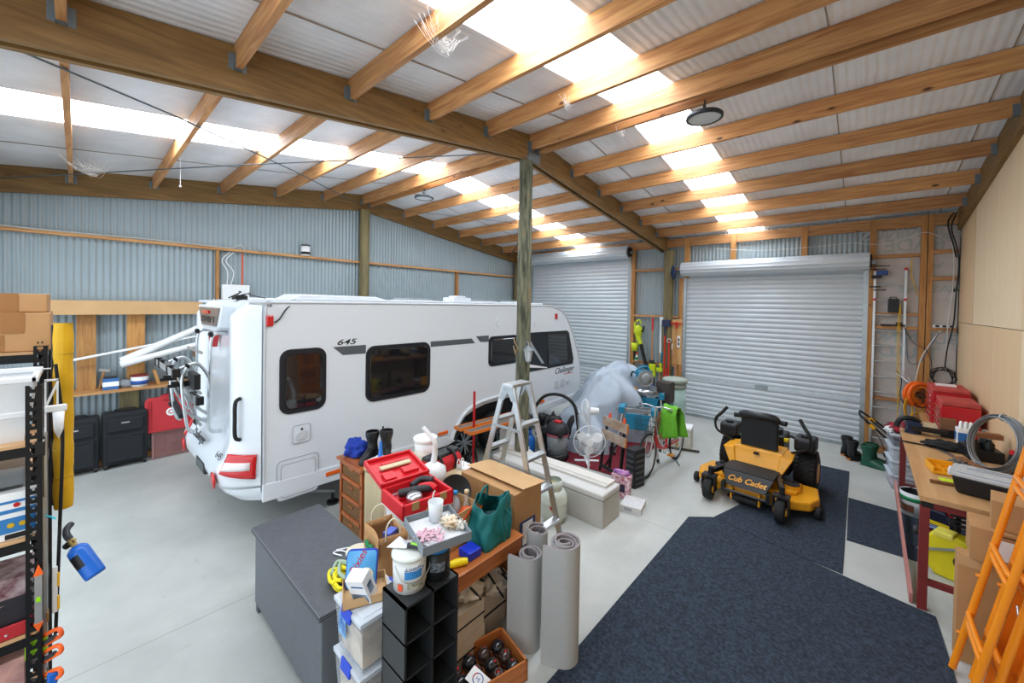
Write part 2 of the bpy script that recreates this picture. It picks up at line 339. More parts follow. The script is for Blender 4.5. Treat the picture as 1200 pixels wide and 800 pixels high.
rafter('roof_beam', 0.0, 0.052, 0.36, 0.062, 'doubled treated timber rafter over the round pole, %s slope')
rafter('roof_beam', XL + .06, 0.05, 0.37, 0, 'treated timber rafter along the gable wall, %s slope')
rafter('roof_beam', XR - .02, 0.05, 0.36, 0, 'timber rafter along the plywood wall, %s slope')
# --- purlins: each one a beam of its own with two joist hangers
ply_y = [-5.3, -4.5, -3.6, -2.7, -1.8, -0.9, -0.02, 0.16, 1.077, 1.978, 2.878, 3.779, 4.68]
hang = M('galvanised_hanger', '#7d878c', 0.5, 0.6)
for bay, (xa, xb) in enumerate(((XL + .085, -.085), (.085, XR - .045))):
    for y in ply_y:
        zb, zt = zroof(y) - .2, zroof(y) - .008
        if y in (-0.02, 0.16): zb -= .03
        mb = MB().box(xa, y - .0225, zb, xb, y + .0225, zt)
        o = struct('ceiling_beam', mb, pineX, label='pine purlin under the white roof, %s bay' % ('caravan side' if bay == 0 else 'mower side')); o['group'] = 'pine purlins, %s' % ('caravan bay' if bay == 0 else 'mower bay')
        for e, sgn in ((xa, 1), (xb, -1)):
            h = MB().box(e, y - .026, zb - .003, e + sgn * .05, y - .023, zb + .12).box(e, y + .023, zb - .003, e + sgn * .05, y + .026, zb + .12).box(e, y - .026, zb - .005, e + sgn * .05, y + .026, zb - .001)
            h.box(e - .001, y - .06, zb + .0, e + sgn * .002, y - .024, zb + .12).box(e - .001, y + .024, zb + .0, e + sgn * .002, y + .06, zb + .12)
            h.build('joist_hanger', hang, o)
# steel strap braces under the roof
def strap(pts, lab):
    mb = MB()
    for a, c in zip(pts, pts[1:]): mb.bar(a, c, .03, .004)
    tag(mb.build('bracing_strap', M('bracing_steel', '#5b666b', 0.5, 0.6)), lab, 'strap', 'bracing straps')
strap([(-.3, -4.85, 4.2), (-1.15, -3.8, 4.33), (-2.65, -2.25, 4.54), (-4.85, -.1, 4.8)], 'dark steel bracing strap running up to the ridge end of the gable wall')
strap([(-4.85, -5.2, 4.14), (-2.67, -3.0, 4.43), (-.2, -.2, 4.82)], 'dark steel bracing strap crossing under the clear roof sheet')
strap([(-4.85, .2, 4.83), (-2.3, 2.6, 4.5), (-.3, 4.9, 4.2)], 'dark steel bracing strap on the far slope, from ridge to roller door')
strap([(-4.85, 5.0, 4.18), (-2.3, 2.8, 4.46), (-.3, .3, 4.83)], 'dark steel bracing strap on the far slope, from the far corner')
# --- posts
def pole(mb, x, y, r, z1, seed):
    def fn(u, v):
        t = 2 * pi * u; q = r * (1 + .05 * noise.noise(Vector((cos(t) * 1.2 + seed, sin(t) * 1.2, v * 5))) - .04 * v); return (x + q * cos(t), y + q * sin(t), z1 * v)
    return mb.grid(fn, 20, 40)
polemat = bpy.data.materials.new('weathered_pole'); polemat.use_nodes = True; N, L = nodes(polemat); b = N['Principled BSDF']; b.inputs['Roughness'].default_value = .85
tc = N.new('ShaderNodeTexCoord'); mp = N.new('ShaderNodeMapping'); mp.inputs['Scale'].default_value = (1, 1, .12); L.new(tc.outputs['Object'], mp.inputs[0])
n1 = N.new('ShaderNodeTexNoise'); n1.inputs['Scale'].default_value = 26; n1.inputs['Detail'].default_value = 6; L.new(mp.outputs[0], n1.inputs[0])
r1 = N.new('ShaderNodeValToRGB'); e = r1.color_ramp.elements; e[0].position = .3; e[0].color = lin('#35342a'); e[1].position = .62; e[1].color = lin('#7d7c64'); q = e.new(.46); q.color = lin('#585b49'); q = e.new(.72); q.color = lin('#8c6a3c')
L.new(n1.outputs[0], r1.inputs[0]); L.new(r1.outputs[0], b.inputs['Base Color'])
t = thing('timber_pole', 'weathered round timber pole carrying the roof in the middle of the shed', 'pole', (0, 0, 0))
pole(MB(), 0, 0, .105, 4.72, 1).build('shaft', polemat, t)
MB().box(-.09, -.1, 4.72, .09, .1, 4.75).box(.085, -.07, 4.7, .1, .2, 4.86).build('metal_bracket', hang, t)
tag(pole(MB(), XL + .14, 0, .11, 4.71, 5).build('timber_pole', treatZ), 'round timber pole against the gable wall behind the caravan', 'pole')
tag(pole(MB(), XL + .16, 5.33, .11, 3.96, 8).build('timber_pole', treatZ), 'round timber pole in the far corner beside the first roller door', 'pole')
tag(pole(MB(), .14, 5.36, .12, 3.98, 12).build('timber_pole', treatZ), 'timber pole in the wall between the two roller doors', 'pole')
# --- framing timber on the walls
def lumber(name, a, c, w, h, mat, lab, grp=None, up=(0, 0, 1)):
    o = struct(name, MB().bar(a, c, w, h, up=up), mat, label=lab)
    if grp: o['group'] = grp
    return o
tn = [0]
def trim(a, c, w, h, mat, lab, up=(0, 0, 1)):
    tn[0] += 1; return lumber('trim_%d' % tn[0], a, c, w, h, mat, lab, up=up)
trim((XL + .06, -5.4, 3.51), (XL + .06, 5.3, 3.51), .09, .045, pineY, 'high pine girt along the gable wall')
trim((XL + .06, -2.75, 0.1), (XL + .06, -2.75, 3.48), .09, .045, pineZ, 'pine stud on the gable wall behind the caravan rear', up=(0, 1, 0))
trim((XL + .06, 2.83, 0.1), (XL + .06, 2.83, 3.48), .09, .07, pineZ, 'pine stud on the gable wall behind the caravan front', up=(0, 1, 0))
trim((XL + .06, -5.4, .05), (XL + .06, 5.2, .05), .09, .09, pineY, 'bottom plate of the gable wall')
trim((XL + .06, -5.4, 1.2), (XL + .06, 5.2, 1.2), .09, .045, pineY, 'low pine girt of the gable wall')
Yb = 5.44
trim((XL, Yb - .03, 4.17), (XR, Yb - .03, 4.17), .045, .2, pineX, 'eaves beam over the roller doors')
for x, z0, z1, w, lb in ((-.79, 0, 4.15, .1, 'beside the first roller door'), (.47, 0, 3.3, .05, 'inside edge of the second roller door'), (.42, 0, 3.3, .045, 'doubled beside the pole'), (.56, 3.3, 4.25, .1, 'over the start of the second roller door'), (1.55, 3.4, 4.25, .1, 'over the middle of the second roller door'), (2.83, 3.4, 4.25, .1, 'over the far end of the second roller door'),
                        (3.85, 0, 4.25, .09, 'at the ladder edge of the second roller door'), (4.5, 0, 4.25, .075, 'behind the tall ladder'), (4.58, 0, 4.25, .06, 'doubled behind the tall ladder'), (-4.33, 0, 4.1, .08, 'at the far edge of the first roller door')):
    trim((x, Yb - .04, z0), (x, Yb - .04, z1), .09, w, pineZ, 'upright pine stud ' + lb, up=(1, 0, 0))
for x0, x1, z, h, lb in ((-.74, .42, 3.53, .06, 'nogging between the doors, high'), (-.74, .42, 2.36, .05, 'tool rail between the doors'), (-.74, .42, 1.16, .05, 'low rail between the doors'), (3.9, 4.46, 3.58, .06, 'nogging above the tall ladder'), (4.61, 4.9, 3.62, .06, 'nogging by the corner'),
                         (4.61, 4.9, 3.16, .06, 'second nogging by the corner'), (3.9, 4.46, 2.54, .045, 'shelf nogging behind the ladder'), (3.9, 4.46, 2.3, .05, 'middle nogging behind the ladder'), (4.61, 4.9, 2.3, .05, 'middle nogging by the corner'), (3.9, 4.9, 1.0, .05, 'low nogging behind the ladder'), (3.9, 4.9, .06, .1, 'bottom plate behind the ladder'), (-4.9, -4.37, 3.53, .05, 'nogging in the far corner')):
    trim((x0, Yb - .04, z), (x1, Yb - .04, z), .09, h, pineX, 'pine ' + lb)
# translucent building wrap stretched behind the studs, printing seen from behind
wrap = M('building_wrap', '#c9c4c0', 0.55, var=0.07, vs=6, bump=0.5, bs=9); ink = M('faded_wrap_print', '#b0b6b2', 0.7); ink2 = M('faded_wrap_print_blue', '#a9b9bc', 0.7)
t = thing('building_wrap', 'pale building wrap printed with reversed letters behind the studs by the ladder', 'wall wrap', (3.85, 5.45, 0))
def wf_(u, v): return (u * 1.07, .0 + .006 * noise.noise(Vector((u * 5, v * 9, 3))), .05 + v * 4.0)
MB().grid(wf_, 20, 60).build('sheet', wrap, t)
def wtext(s, x, z, sz, m, sh=0, sx=1.0): textmesh('printed_text', s, sz, m, t, Tr(x, -.012, z) @ TYM, 0.0005, sh, -sx, 0.004)
wtext('BUNNINGS', .5, 3.98, .26, ink, 0, 1.0); wtext('TRADE', .62, 3.76, .3, ink, 0, 1.0)
wtext('MASONS', .74, 2.98, .17, ink, 0, 1.15); wtext('BUNNINGS', .5, 2.12, .24, ink2, 0, 1.0); wtext('TRADE', .42, 1.86, .3, ink2)
MB().prism([(.68, 3.36), (.77, 3.44), (.83, 3.4), (.92, 3.46), (.84, 3.33), (.77, 3.36)], -.013, -.012, 'Y').build('printed_emblem', ink, t)
# --- roller doors
ribm = M('roller_door_steel', '#c3ccd2', 0.42, 0.12, var=0.03, vs=3)
def roller(name, x0, x1, ztop, zdrum, rd, lab, yd=5.42):
    r = thing(name, lab, None, ((x0 + x1) / 2, yd, 0), kind='structure')
    w = (x1 - x0) / 2; mb = MB(); vs = []; pitch = .104; n = int((ztop - .06) / pitch * 8)
    for i in range(n + 1):
        z = .06 + (ztop - .06) * i / n; ph = (z / pitch) % 1.0; y = -.014 * (max(0, sin(pi * min(1, ph / .78)))) ** .45 + (.004 if ph > .8 else 0); vs += [(-w, y, z), (w, y, z)]
    mb.add(vs, [(2 * i, 2 * i + 1, 2 * i + 3, 2 * i + 2) for i in range(n)], 0, True); mb.build('curtain', ribm, r)
    MB().box(-w, -.025, 0.005, w, .02, .07).build('bottom_rail', GALV, r)
    MB().prism([(-.02, .0), (.02, .0), (.02, .01), (-.01, .01), (-.01, .05)], -w, w, 'X').build('door_handle', GALV, r).location.z = .9
    for s, nm in ((-1, 'guide'), (1, 'guide')):
        MB().box(s * w - .035, -.05, 0, s * w + .035, .03, ztop - .02).build(nm, GALV, r)
    d = MB(); k = 40; vs = []
    for i in range(k):
        t = 2 * pi * i / k; q = rd + (.006 if i % 3 == 0 else -.003); vs += [(-w - .04, -.17 + q * cos(t), zdrum + q * sin(t)), (w + .04, -.17 + q * cos(t), zdrum + q * sin(t))]
    d.add(vs, [(2 * i, 2 * i + 1, 2 * ((i + 1) % k) + 1, 2 * ((i + 1) % k)) for i in range(k)], 0, False); d.add(vs[0::2], [list(range(k))]); d.add(vs[1::2], [list(range(k))[::-1]])
    d.build('drum', ribm, r)
    for s in (-1, 1):
        MB().cyl((s * (w + .05), -.17, zdrum), (s * (w + .07), -.17, zdrum), rd * (.75), n=28).build('drum_end_plate', BLACK, r)
        MB().box(s * (w + .06) - .02, -.2, zdrum - .05, s * (w + .06) + .06, .03, zdrum - .02).cyl((s * (w + .03), -.17, zdrum), (s * (w + .14), -.17, zdrum), .018).build('drum_bracket', GALV, r)
    return r
roller('door_1', -4.24, -.9, 3.85, 4.02, .17, 'corrugated roller door partly behind the caravan')
d2 = roller('door_2', .53, 3.77, 3.4, 3.5, .16, 'wide corrugated roller door behind the mower')
MB().box(-.12, -.03, .86, .12, -.012, .96).build('lock_plate', GALV, d2)
m = MB().ball((0, 0, 0), .1, 14, k=.5, sc=(.5, .8, 1.5)); m.xf = None
tag(place(m.build('navy_cap', M('navy_cloth', '#1c2c4e', .85)), (.37, 5.02, 3.42)), 'dark navy cloth cap hanging on the second roller drum', 'cap')
# ================================================================ CARAVAN
cwhite = M('caravan_white', '#e0e6eb', 0.24, coat=0.4); cgrey = M('caravan_grey_trim', '#c9cdd0', 0.35); tint = M('dark_tinted_acrylic', '#17181b', 0.06, coat=0.6, ior=1.5); frameblk = M('window_rubber', '#1c2026', 0.35)
stripe = M('grey_decal', '#565c61', 0.4); amber = M('amber_lens', '#e8641a', 0.25); redlens = M('red_lens', '#c9181c', 0.2, coat=.5); decalblk = M('black_decal', '#202124', 0.4)
CX0, CX1 = -3.26, -1.0                     # far and near side planes
ca = thing('caravan', 'white touring caravan with rear bike rack parked behind the round pole', 'caravan', (0, -.012, 0), radians(1))
def arc(cx, cy, r, a0, a1, n): return [(cx + r * cos(radians(a0 + (a1 - a0) * i / n)), cy + r * sin(radians(a0 + (a1 - a0) * i / n))) for i in range(n + 1)]
# side outline (y,z), ccw seen from +x
out = [(-3.1, .5), (-.62, .44)] + [(-.45, .46), (-.36, .6), (-.2, .76), (0, .84), (.25, .88), (1.0, .9), (1.2, .84), (1.4, .66), (1.5, .46)]
out += [(3.0, .5), (3.2, .55), (3.32, .75), (3.36, 1.0), (3.32, 1.25), (3.2, 1.55), (3.05, 1.85), (2.88, 2.15), (2.72, 2.35), (2.55, 2.47), (2.35, 2.55), (2.1, 2.585), (1.6, 2.6)]
out += [(-2.9, 2.6)] + arc(-3.0, 2.5, .1, 90, 180, 4)
mb = MB(); mb.prism(out, CX0, CX1, 'X'); mb.build('body', cwhite, ca, bevel=.03, seg=3)
# raised rounded edge trim along the roof and nose, both sides
e = MB()
edge = [(-3.08, .5), (-3.08, 2.42), (-3.02, 2.54), (-2.88, 2.575), (1.6, 2.58), (2.1, 2.565), (2.4, 2.51), (2.6, 2.42), (2.8, 2.22), (3.0, 1.9), (3.2, 1.5), (3.3, 1.15), (3.31, .95), (3.27, .72), (3.16, .56)]
e.tube([(CX1 + .004, y, z) for y, z in edge], .013, sub=4, n=6); e.tube([(CX0 - .004, y, z) for y, z in edge], .013, sub=4, n=6)
e.build('edge_moulding', cgrey, ca)
# lower skirt rail and wheel arch lip
s = MB(); s.prism([(-3.1, .45), (-.6, .4), (-.42, .44), (-.62, .56), (-3.1, .64)], CX1 - .01, CX1 + .022, 'X'); s.build('side_skirt', cwhite, ca, bevel=.012); s = MB(); s.prism([(1.5, .44), (3.15, .5), (3.2, .62), (1.55, .58)], CX1 - .01, CX1 + .022, 'X'); s.build('side_skirt', cwhite, ca, bevel=.012)
s = MB(); arch = [(-.5, .46), (-.42, .62), (-.24, .82), (-.02, .92), (.25, .96), (1.0, .98), (1.24, .92), (1.44, .74), (1.56, .48)]; s.tube([(CX1 + .006, y, z) for y, z in arch], .03, sub=4); s.build('wheel_arch_trim', cwhite, ca)
# moulded rear panel
def rear(u, v):
    x = CX1 + .004 + (CX0 - CX1 - .008) * u; a = abs(u - .5) * 2; z = .4 + 2.17 * v
    edge_ = 1 - max(0, (a - .68) / .32) ** 2.0                   # plan taper to the corners
    d = .02 + .2 * edge_
    mid = 1 / (1 + math.exp((a - .58) * 26))                     # recessed middle panel
    zz = 1 / (1 + math.exp(-(z - .98) * 14)); d -= .085 * mid * zz
    low = math.exp(-((z - .72) / .2) ** 2); d += .12 * low * edge_
    if z < .5: d -= (.5 - z) * .9
    if z > 2.42: d -= (z - 2.42) * .9 * edge_
    zc = z + (.06 * a ** 2 if z < .6 else 0)
    return (x, -3.09 - d, zc)
m = MB().grid(rear, 60, 60, flip=False); m.build('rear_panel', cwhite, ca)
def ry(x, z): # y of the rear panel at x,z
    return rear((CX1 + .004 - x) / (CX1 - CX0 + .008), (z - .4) / 2.17)[1]
# side windows
def window(y0, y1, z0, z1, rt, rb, name='side_window'):
    w = (y1 - y0); h = z1 - z0
    def poly(g):
        a = rrect(w - 2 * g, h - 2 * g, rb - g * .6, 5, (y0 + y1) / 2, (z0 + z1) / 2); return a
    f = MB().prism(poly(0), CX1 - .01, CX1 + .016, 'X').build(name, frameblk, ca, bevel=.006)
    MB().prism(poly(.05), CX1 + .006, CX1 + .03, 'X').build('tinted_pane', tint, f, bevel=.012)
    MB().box(CX1 + .012, y1 - .075, (z0 + z1) / 2 - .12, CX1 + .034, y1 - .06, (z0 + z1) / 2 + .12).build('stay', DARK, f)
    return f
window(-2.94, -2.44, 1.34, 2.06, .1, .11); window(-1.94, -.93, 1.3, 2.03, .1, .12); window(.3, 1.06, 1.52, 2.04, .1, .09)
# front end panoramic panel
f = MB().prism([(1.3, 1.5), (1.36, 1.3), (2.98, 1.3), (3.0, 1.42), (2.8, 2.0), (2.72, 2.05), (1.28, 2.06)], CX1 - .01, CX1 + .012, 'X').build('front_side_panel', frameblk, ca)
MB().prism([(2.02, 1.36), (2.72, 1.36), (2.76, 1.42), (2.68, 1.98), (2.02, 2.02)], CX1 + .006, CX1 + .028, 'X').build('tinted_pane', tint, f, bevel=.01)
g = MB(); g.prism([(1.28, 1.98), (1.36, 1.98), (1.9, 1.42), (1.82, 1.42)], CX1 + .013, CX1 + .016, 'X'); g.build('swoosh_decal', M('silver_decal', '#aeb4b8', .3, .4), f)
g = MB(); g.prism([(1.32, 1.4), (1.36, 1.46), (2.0, 1.33), (2.0, 1.31)], CX1 + .013, CX1 + .016, 'X'); g.build('pale_decal', WHITE, f)
for pl in ([(.0, 2.06), (.1, 1.96), (.3, 1.95), (.3, 2.06)], [(-.92, 1.95), (-.02, 1.95), (-.1, 2.03), (-.92, 2.03)], [(-2.36, 2.05), (-2.24, 1.945), (-1.94, 1.94), (-1.94, 2.05)]): MB().prism(pl, CX1 + .001, CX1 + .004, 'X').build('grey_stripe', stripe, ca)
textmesh('model_number', '645', .095, decalblk, ca, Tr(CX1 + .002, -2.2, 2.1) @ TXP, .001, .3, 1.7, .001)
textmesh('model_script', 'Challenger', .17, decalblk, ca, Tr(CX1 + .002, 2.66, 1.2) @ TXP, .001, .35, 1.0, .001)
MB().prism([(2.62, 1.1), (2.66, 1.115), (3.0, 1.11), (2.96, 1.095)], CX1 + .001, CX1 + .003, 'X').build('red_underline', RED, ca)
# hatches, lock, sockets
h = MB().prism(rrect(.44, .44, .05, 4, -2.74, .62), CX1 - .01, CX1 + .012, 'X').build('locker_hatch', cwhite, ca, bevel=.006)
MB().prism(rrect(.36, .36, .04, 4, -2.74, .61), CX1 + .01, CX1 + .018, 'X').build('hatch_panel', cwhite, h, bevel=.005)
MB().tube([(CX1 + .013, a, b) for a, b in rrect(.44, .44, .05, 4, -2.74, .62)], .004, n=5, sub=1, closed=True).tube([(CX1 + .018, a, b) for a, b in rrect(.36, .36, .04, 4, -2.74, .61)], .0035, n=5, sub=1, closed=True).build('hatch_seal', M('seal_grey', '#9ba1a5', .5), h)
for y in (-2.9, -2.58): MB().cyl((CX1 + .01, y, .79), (CX1 + .024, y, .79), .018).build('hatch_lock', cgrey, h)
h = MB().prism(rrect(.19, .2, .03, 4, -2.71, 1.1), CX1 - .01, CX1 + .014, 'X').build('water_inlet', cwhite, ca, bevel=.006)
MB().prism(rrect(.12, .1, .04, 4, -2.71, 1.08), CX1 + .01, CX1 + .03, 'X').build('inlet_flap', cgrey, h, bevel=.005); MB().tube([(CX1 + .014, a, b) for a, b in rrect(.19, .2, .03, 4, -2.71, 1.1)], .0035, n=5, sub=1, closed=True).build('inlet_seal', M('seal_grey', '#9ba1a5', .5), h); MB().cyl((CX1 + .01, -2.71, 1.15), (CX1 + .026, -2.71, 1.15), .012).build('keyhole', BLACK, h)
for y, z in ((2.36, .93), (2.6, .93)): MB().prism(rrect(.13, .16, .03, 3, y, z), CX1 - .01, CX1 + .02, 'X').build('socket_cover', cgrey, ca, bevel=.004)
MB().cyl((CX1 - .01, 2.8, .92), (CX1 + .02, 2.8, .92), .05).build('gas_outlet', cgrey, ca)
for y, z in ((.55, 2.27), (1.63, 2.26)): MB().cyl((CX1 - .01, y, z), (CX1 + .012, y, z), .075 if y < 1 else .085, n=28).build('round_vent', cwhite, ca, bevel=.004)
for y, z in ((-2.35, .545), (-.68, .62), (1.82, .66)): MB().box(CX1 + .01, y - .09, z - .022, CX1 + .036, y + .09, z + .022).build('amber_marker', amber, ca, bevel=.006)
for y, z in ((-3.04, 2.38), (2.3, 2.36)): MB().box(CX1 - .01, y - .035, z - .06, CX1 + .03, y + .035, z + .06).build('red_marker', redlens, ca, bevel=.012)
# roof furniture
r = MB(); r.box(-3.1, -2.9, 2.6, -2.95, 2.0, 2.63).box(-1.2, -2.7, 2.6, -1.12, 2.0, 2.63); r.build('roof_rail', cwhite, ca, bevel=.01)
MB().prism([(-2.75, 2.6), (-2.6, 2.68), (-1.6, 2.67), (-1.3, 2.6)], -1.9, -1.35, 'X').build('roof_air_unit', cwhite, ca, bevel=.03, seg=3)
for y, l in ((-.8, .5), (.6, .7), (1.7, .45)):
    v = MB().box(-1.9, y - l / 2, 2.6, -1.4, y + l / 2, 2.64).build('roof_light', cwhite, ca, bevel=.02); MB().box(-1.86, y - l / 2 + .04, 2.64, -1.44, y + l / 2 - .04, 2.665).build('dome', M('smoked_dome', '#9fa5a8', .2), v, bevel=.015)
MB().box(-1.75, -.1, 2.6, -1.45, .3, 2.7).box(-1.7, -.02, 2.7, -1.5, .22, 2.73).build('roof_vent', cwhite, ca, bevel=.02)
a = MB(); a.cyl((-2.15, -3.0, 2.58), (-2.15, -3.0, 2.66), .05).tube([(-2.15, -3.0, 2.66), (-2.0, -2.95, 2.68), (-1.8, -3.0, 2.66), (-1.6, -2.9, 2.62)], .006).tube([(-2.3, -3.1, 2.62), (-2.2, -3.0, 2.69), (-2.05, -3.05, 2.7)], .008).box(-2.25, -3.08, 2.6, -2.08, -2.95, 2.65); a.build('rear_camera', BLACK, ca)
MB().tube([(CX1 + .02, -3.0, 2.36), (CX1 + .03, -2.95, 2.4), (CX1 + .0, -2.86, 2.52), (CX1 - .03, -2.72, 2.6)], .007).build('marker_cable', BLACK, ca)
# rear: badge, handles, lights
X0 = -2.13
m = MB().prism([(-2.66, 2.53), (-1.5, 2.53), (-1.66, 2.28), (-1.8, 2.23), (-2.36, 2.23), (-2.5, 2.28)], -3.34, -3.2, 'Y').build('badge_housing', cwhite, ca, bevel=.012)
MB().prism([(-2.56, 2.5), (-1.6, 2.5), (-1.74, 2.29), (-2.42, 2.29)], -3.352, -3.335, 'Y').build('badge_plate', M('badge_grey', '#817872', .3, .3), m)
MB().box(-2.27, -3.375, 2.43, -1.99, -3.35, 2.465).build('high_brake_light', redlens, m, bevel=.004)
textmesh('maker_lettering', 'SWIFT', .1, M('badge_letters', '#383533', .4), m, Tr(-2.08, -3.355, 2.36) @ TYM, .002, 0, 2.3, .002)
MB().prism([(-2.22, 2.2), (-2.02, 2.2), (-2.12, 2.02)], -3.33, -3.25, 'Y').build('red_badge_tip', redlens, ca, bevel=.01)
for s in (-1, 1):
    x = X0 + s * .97; y = ry(x, 1.35)
    hd = MB().tube([(x, y - .005, 1.12), (x, y - .05, 1.16), (x, y - .055, 1.35), (x, y - .05, 1.52), (x, y - .005, 1.56)], .02); hd.build('grab_handle', BLACK, ca)
    x = X0 + s * .98
    lt = MB(); q = []
    def lf(u, v, s=s): 
        xx = X0 + s * (.88 + .24 * u); zz = .72 + .06 * (1 - u) + (.25 - .06 * (1 - u)) * v; return (xx, ry(xx, zz) - .02, zz)
    lt.grid(lf, 10, 6, flip=(s < 0)); l = lt.build('tail_light', redlens, ca, solid=.03)
    def lg(u, v, s=s):
        xx = X0 + s * (.9 + .2 * u); zz = .815 + .08 * v; return (xx, ry(xx, zz) - .042, zz)
    MB().grid(lg, 6, 3, flip=(s < 0)).build('clear_lens', M('clear_lens', '#e6dedd', .12, coat=.6), l, solid=.01)
    x = X0 + s * .77; y = ry(x, .69) - .006
    MB().lathe([(0, 0), (.06, 0), (.085, .008), (.09, .02), (.0, .024)], xf=Tr(x, y, .69) @ Rx(radians(92))).build('round_reflector', redlens, ca)
x = X0 + .1; MB().box(x - .2, ry(x, .66) - .012, .6, x + .2, ry(x, .66) + .05, .73).build('plate_recess', DARK, ca, bevel=.008)
MB().box(x - .18, ry(x, .66) - .018, .615, x + .18, ry(x, .66) - .01, .715).build('number_plate', M('plate', '#4a5252', .5), ca)
textmesh('rear_model_number', '645', .11, decalblk, ca, Tr(-1.42, ry(-1.42, .9) - .03, .92) @ TYM @ Rx(radians(-20)), .001, .3, 1.2, 0)
textmesh('rear_script', 'Challenger', .13, decalblk, ca, Tr(-2.3, ry(-2.3, .9) - .05, .93) @ TYM @ Rx(radians(-20)), .001, .3, 1.0, .003)
# wheels (twin axle)
spoke = M('alloy_spoke', '#b4b8bb', .25, .9)
def wheel(y, x=CX1 - .13):
    w = MB().lathe([(.19, -.09), (.3, -.1), (.325, -.07), (.33, 0), (.325, .07), (.3, .1), (.19, .09)], n=36, xf=Tr(x, y, .33) @ Ry(radians(90))).build('wheel', RUBBER, ca)
    MB().lathe([(.0, .02), (.05, .03), (.19, .05), (.205, .09), (.21, .09)], n=30, xf=Tr(x, y, .33) @ Ry(radians(90))).build('rim', M('black_rim', '#141619', .3, .5), w)
    s = MB()
    for i in range(12):
        a = 2 * pi * i / 12 + (.08 if i % 2 else -.08); s.bar((x + .075, y + .03 * cos(a), .33 + .03 * sin(a)), (x + .09, y + .195 * cos(a), .33 + .195 * sin(a)), .03, .02, up=(1, 0, 0))
    s.cyl((x + .06, y, .33), (x + .095, y, .33), .035); s.build('spokes', spoke, w)
wheel(-.18); wheel(.58); wheel(-.18, CX0 + .13 - .1); wheel(.58, CX0 + .03)
MB().box(CX0 + .3, -2.9, .32, CX1 - .35, 3.0, .46).box(CX0 + .25, -.6, .33, CX0 + .3, 1.5, .9).box(CX1 - .3, -.6, .4, CX1 - .25, 1.5, .9).build('chassis', DARK, ca)
# corner steady
m = MB().bar((CX1 - .12, -2.75, .42), (CX1 - .42 + .1, -2.2, .16), .07, .03); st = m.build('corner_steady', GALV, ca)
MB().cyl((CX1 - .32, -2.2, .0), (CX1 - .32, -2.2, .03), .07).cyl((CX1 - .32, -2.2, .03), (CX1 - .32, -2.2, .16), .018).build('steady_foot', BLACK, st)
m = MB().bar((CX0 + .12, -2.75, .42), (CX0 + .32, -2.2, .16), .07, .03); m.cyl((CX0 + .32, -2.2, .0), (CX0 + .32, -2.2, .16), .03); m.build('corner_steady', GALV, ca)
# bike rack bolted to the rear
bk = MB(); bx = X0
for x in (bx - .34, bx + .34):
    yb = ry(x, 2.0)
    bk.tube([(x, yb + .06, 2.2), (x, yb - .1, 2.21), (x, yb - .17, 2.12), (x, yb - .18, 1.8), (x, yb - .2, 1.25), (x, yb - .16, 1.1), (x, yb - .02, 1.08)], .022)
    bk.tube([(x, yb - .18, 1.7), (x, yb - .34, 1.88), (x, yb - .56, 1.84)], .02); bk.tube([(x, yb - .2, 1.3), (x, yb - .36, 1.42), (x, yb - .6, 1.78)], .018); bk.tube([(x, yb - .2, 1.2), (x, yb - .38, 1.32), (x, yb - .5, 1.55)], .016)
    bk.tube([(x + .1, yb - .5, 1.86), (x + .12, yb - .56, 1.7), (x + .12, yb - .5, 1.25), (x + .08, yb - .42, 1.15)], .022)
for z, q in ((2.0, .19), (1.55, .2), (1.2, .2)): bk.cyl((bx - .36, -3.33 - q, z), (bx + .36, -3.33 - q, z), .018)
rk = bk.build('bike_rack', ALU, ca)
rl = MB()
for y, z in ((-3.6, 1.48), (-3.88, 1.8)):
    rl.box(bx - .62, y - .035, z, bx + .6, y + .035, z + .04).box(bx - .62, y - .035, z + .04, bx + .6, y - .028, z + .065).box(bx - .62, y + .028, z + .04, bx + .6, y + .035, z + .065)
rl.build('wheel_channels', ALU, rk)
for x in (bx - .55, bx - .3, bx + .24, bx + .58):
    for y, z in ((-3.6, 1.48), (-3.88, 1.8)): MB().box(x - .03, y - .045, z - .012, x + .03, y + .045, z + .075).build('rail_clamp', BLACK, rk)
for x in (bx - .2, bx + .3): MB().box(x - .02, -3.92, 1.64, x + .02, -3.56, 1.67).box(x - .02, -3.88, 1.66, x + .02, -3.6, 1.7).build('ratchet_strap', BLACK, rk)
MB().box(bx + .3, -3.68, 1.64, bx + .62, -3.6, 1.8).build('light_board', BLACK, rk); MB().bar((bx - .5, -3.72, 1.4), (bx + .25, -3.74, 1.3), .06, .05).build('rail_strap', BLACK, rk)
for x, y, z in ((bx - .34, -3.4, 2.2), (bx + .34, -3.4, 2.2), (bx - .34, -3.7, 1.86), (bx + .34, -3.7, 1.86), (bx + .2, -3.55, 1.2), (bx - .5, -3.72, 1.3)): MB().cyl((x - .03, y, z), (x + .03, y, z), .03).build('tube_joint', BLACK, rk)
cb = MB()
for q in range(3): cb.tube([(bx + .22 + q * .03, -3.55, 1.55), (bx + .36, -3.7, 1.6 - q * .1), (bx + .4, -3.6, 1.3), (bx + .25, -3.56, 1.1)], .006)
cb.build('strap_cable', M('grey_cable', '#8b8f92', .5), rk)
MB().lathe([(0, 0), (.03, 0), (.035, .01), (0, .014)], xf=Tr(bx - .3, -3.72, 1.12) @ Rx(radians(90))).build('red_clip', RED, rk)
rk.scale = (1, .7, 1); rk.location = (0, -3.35 * .3, 0)
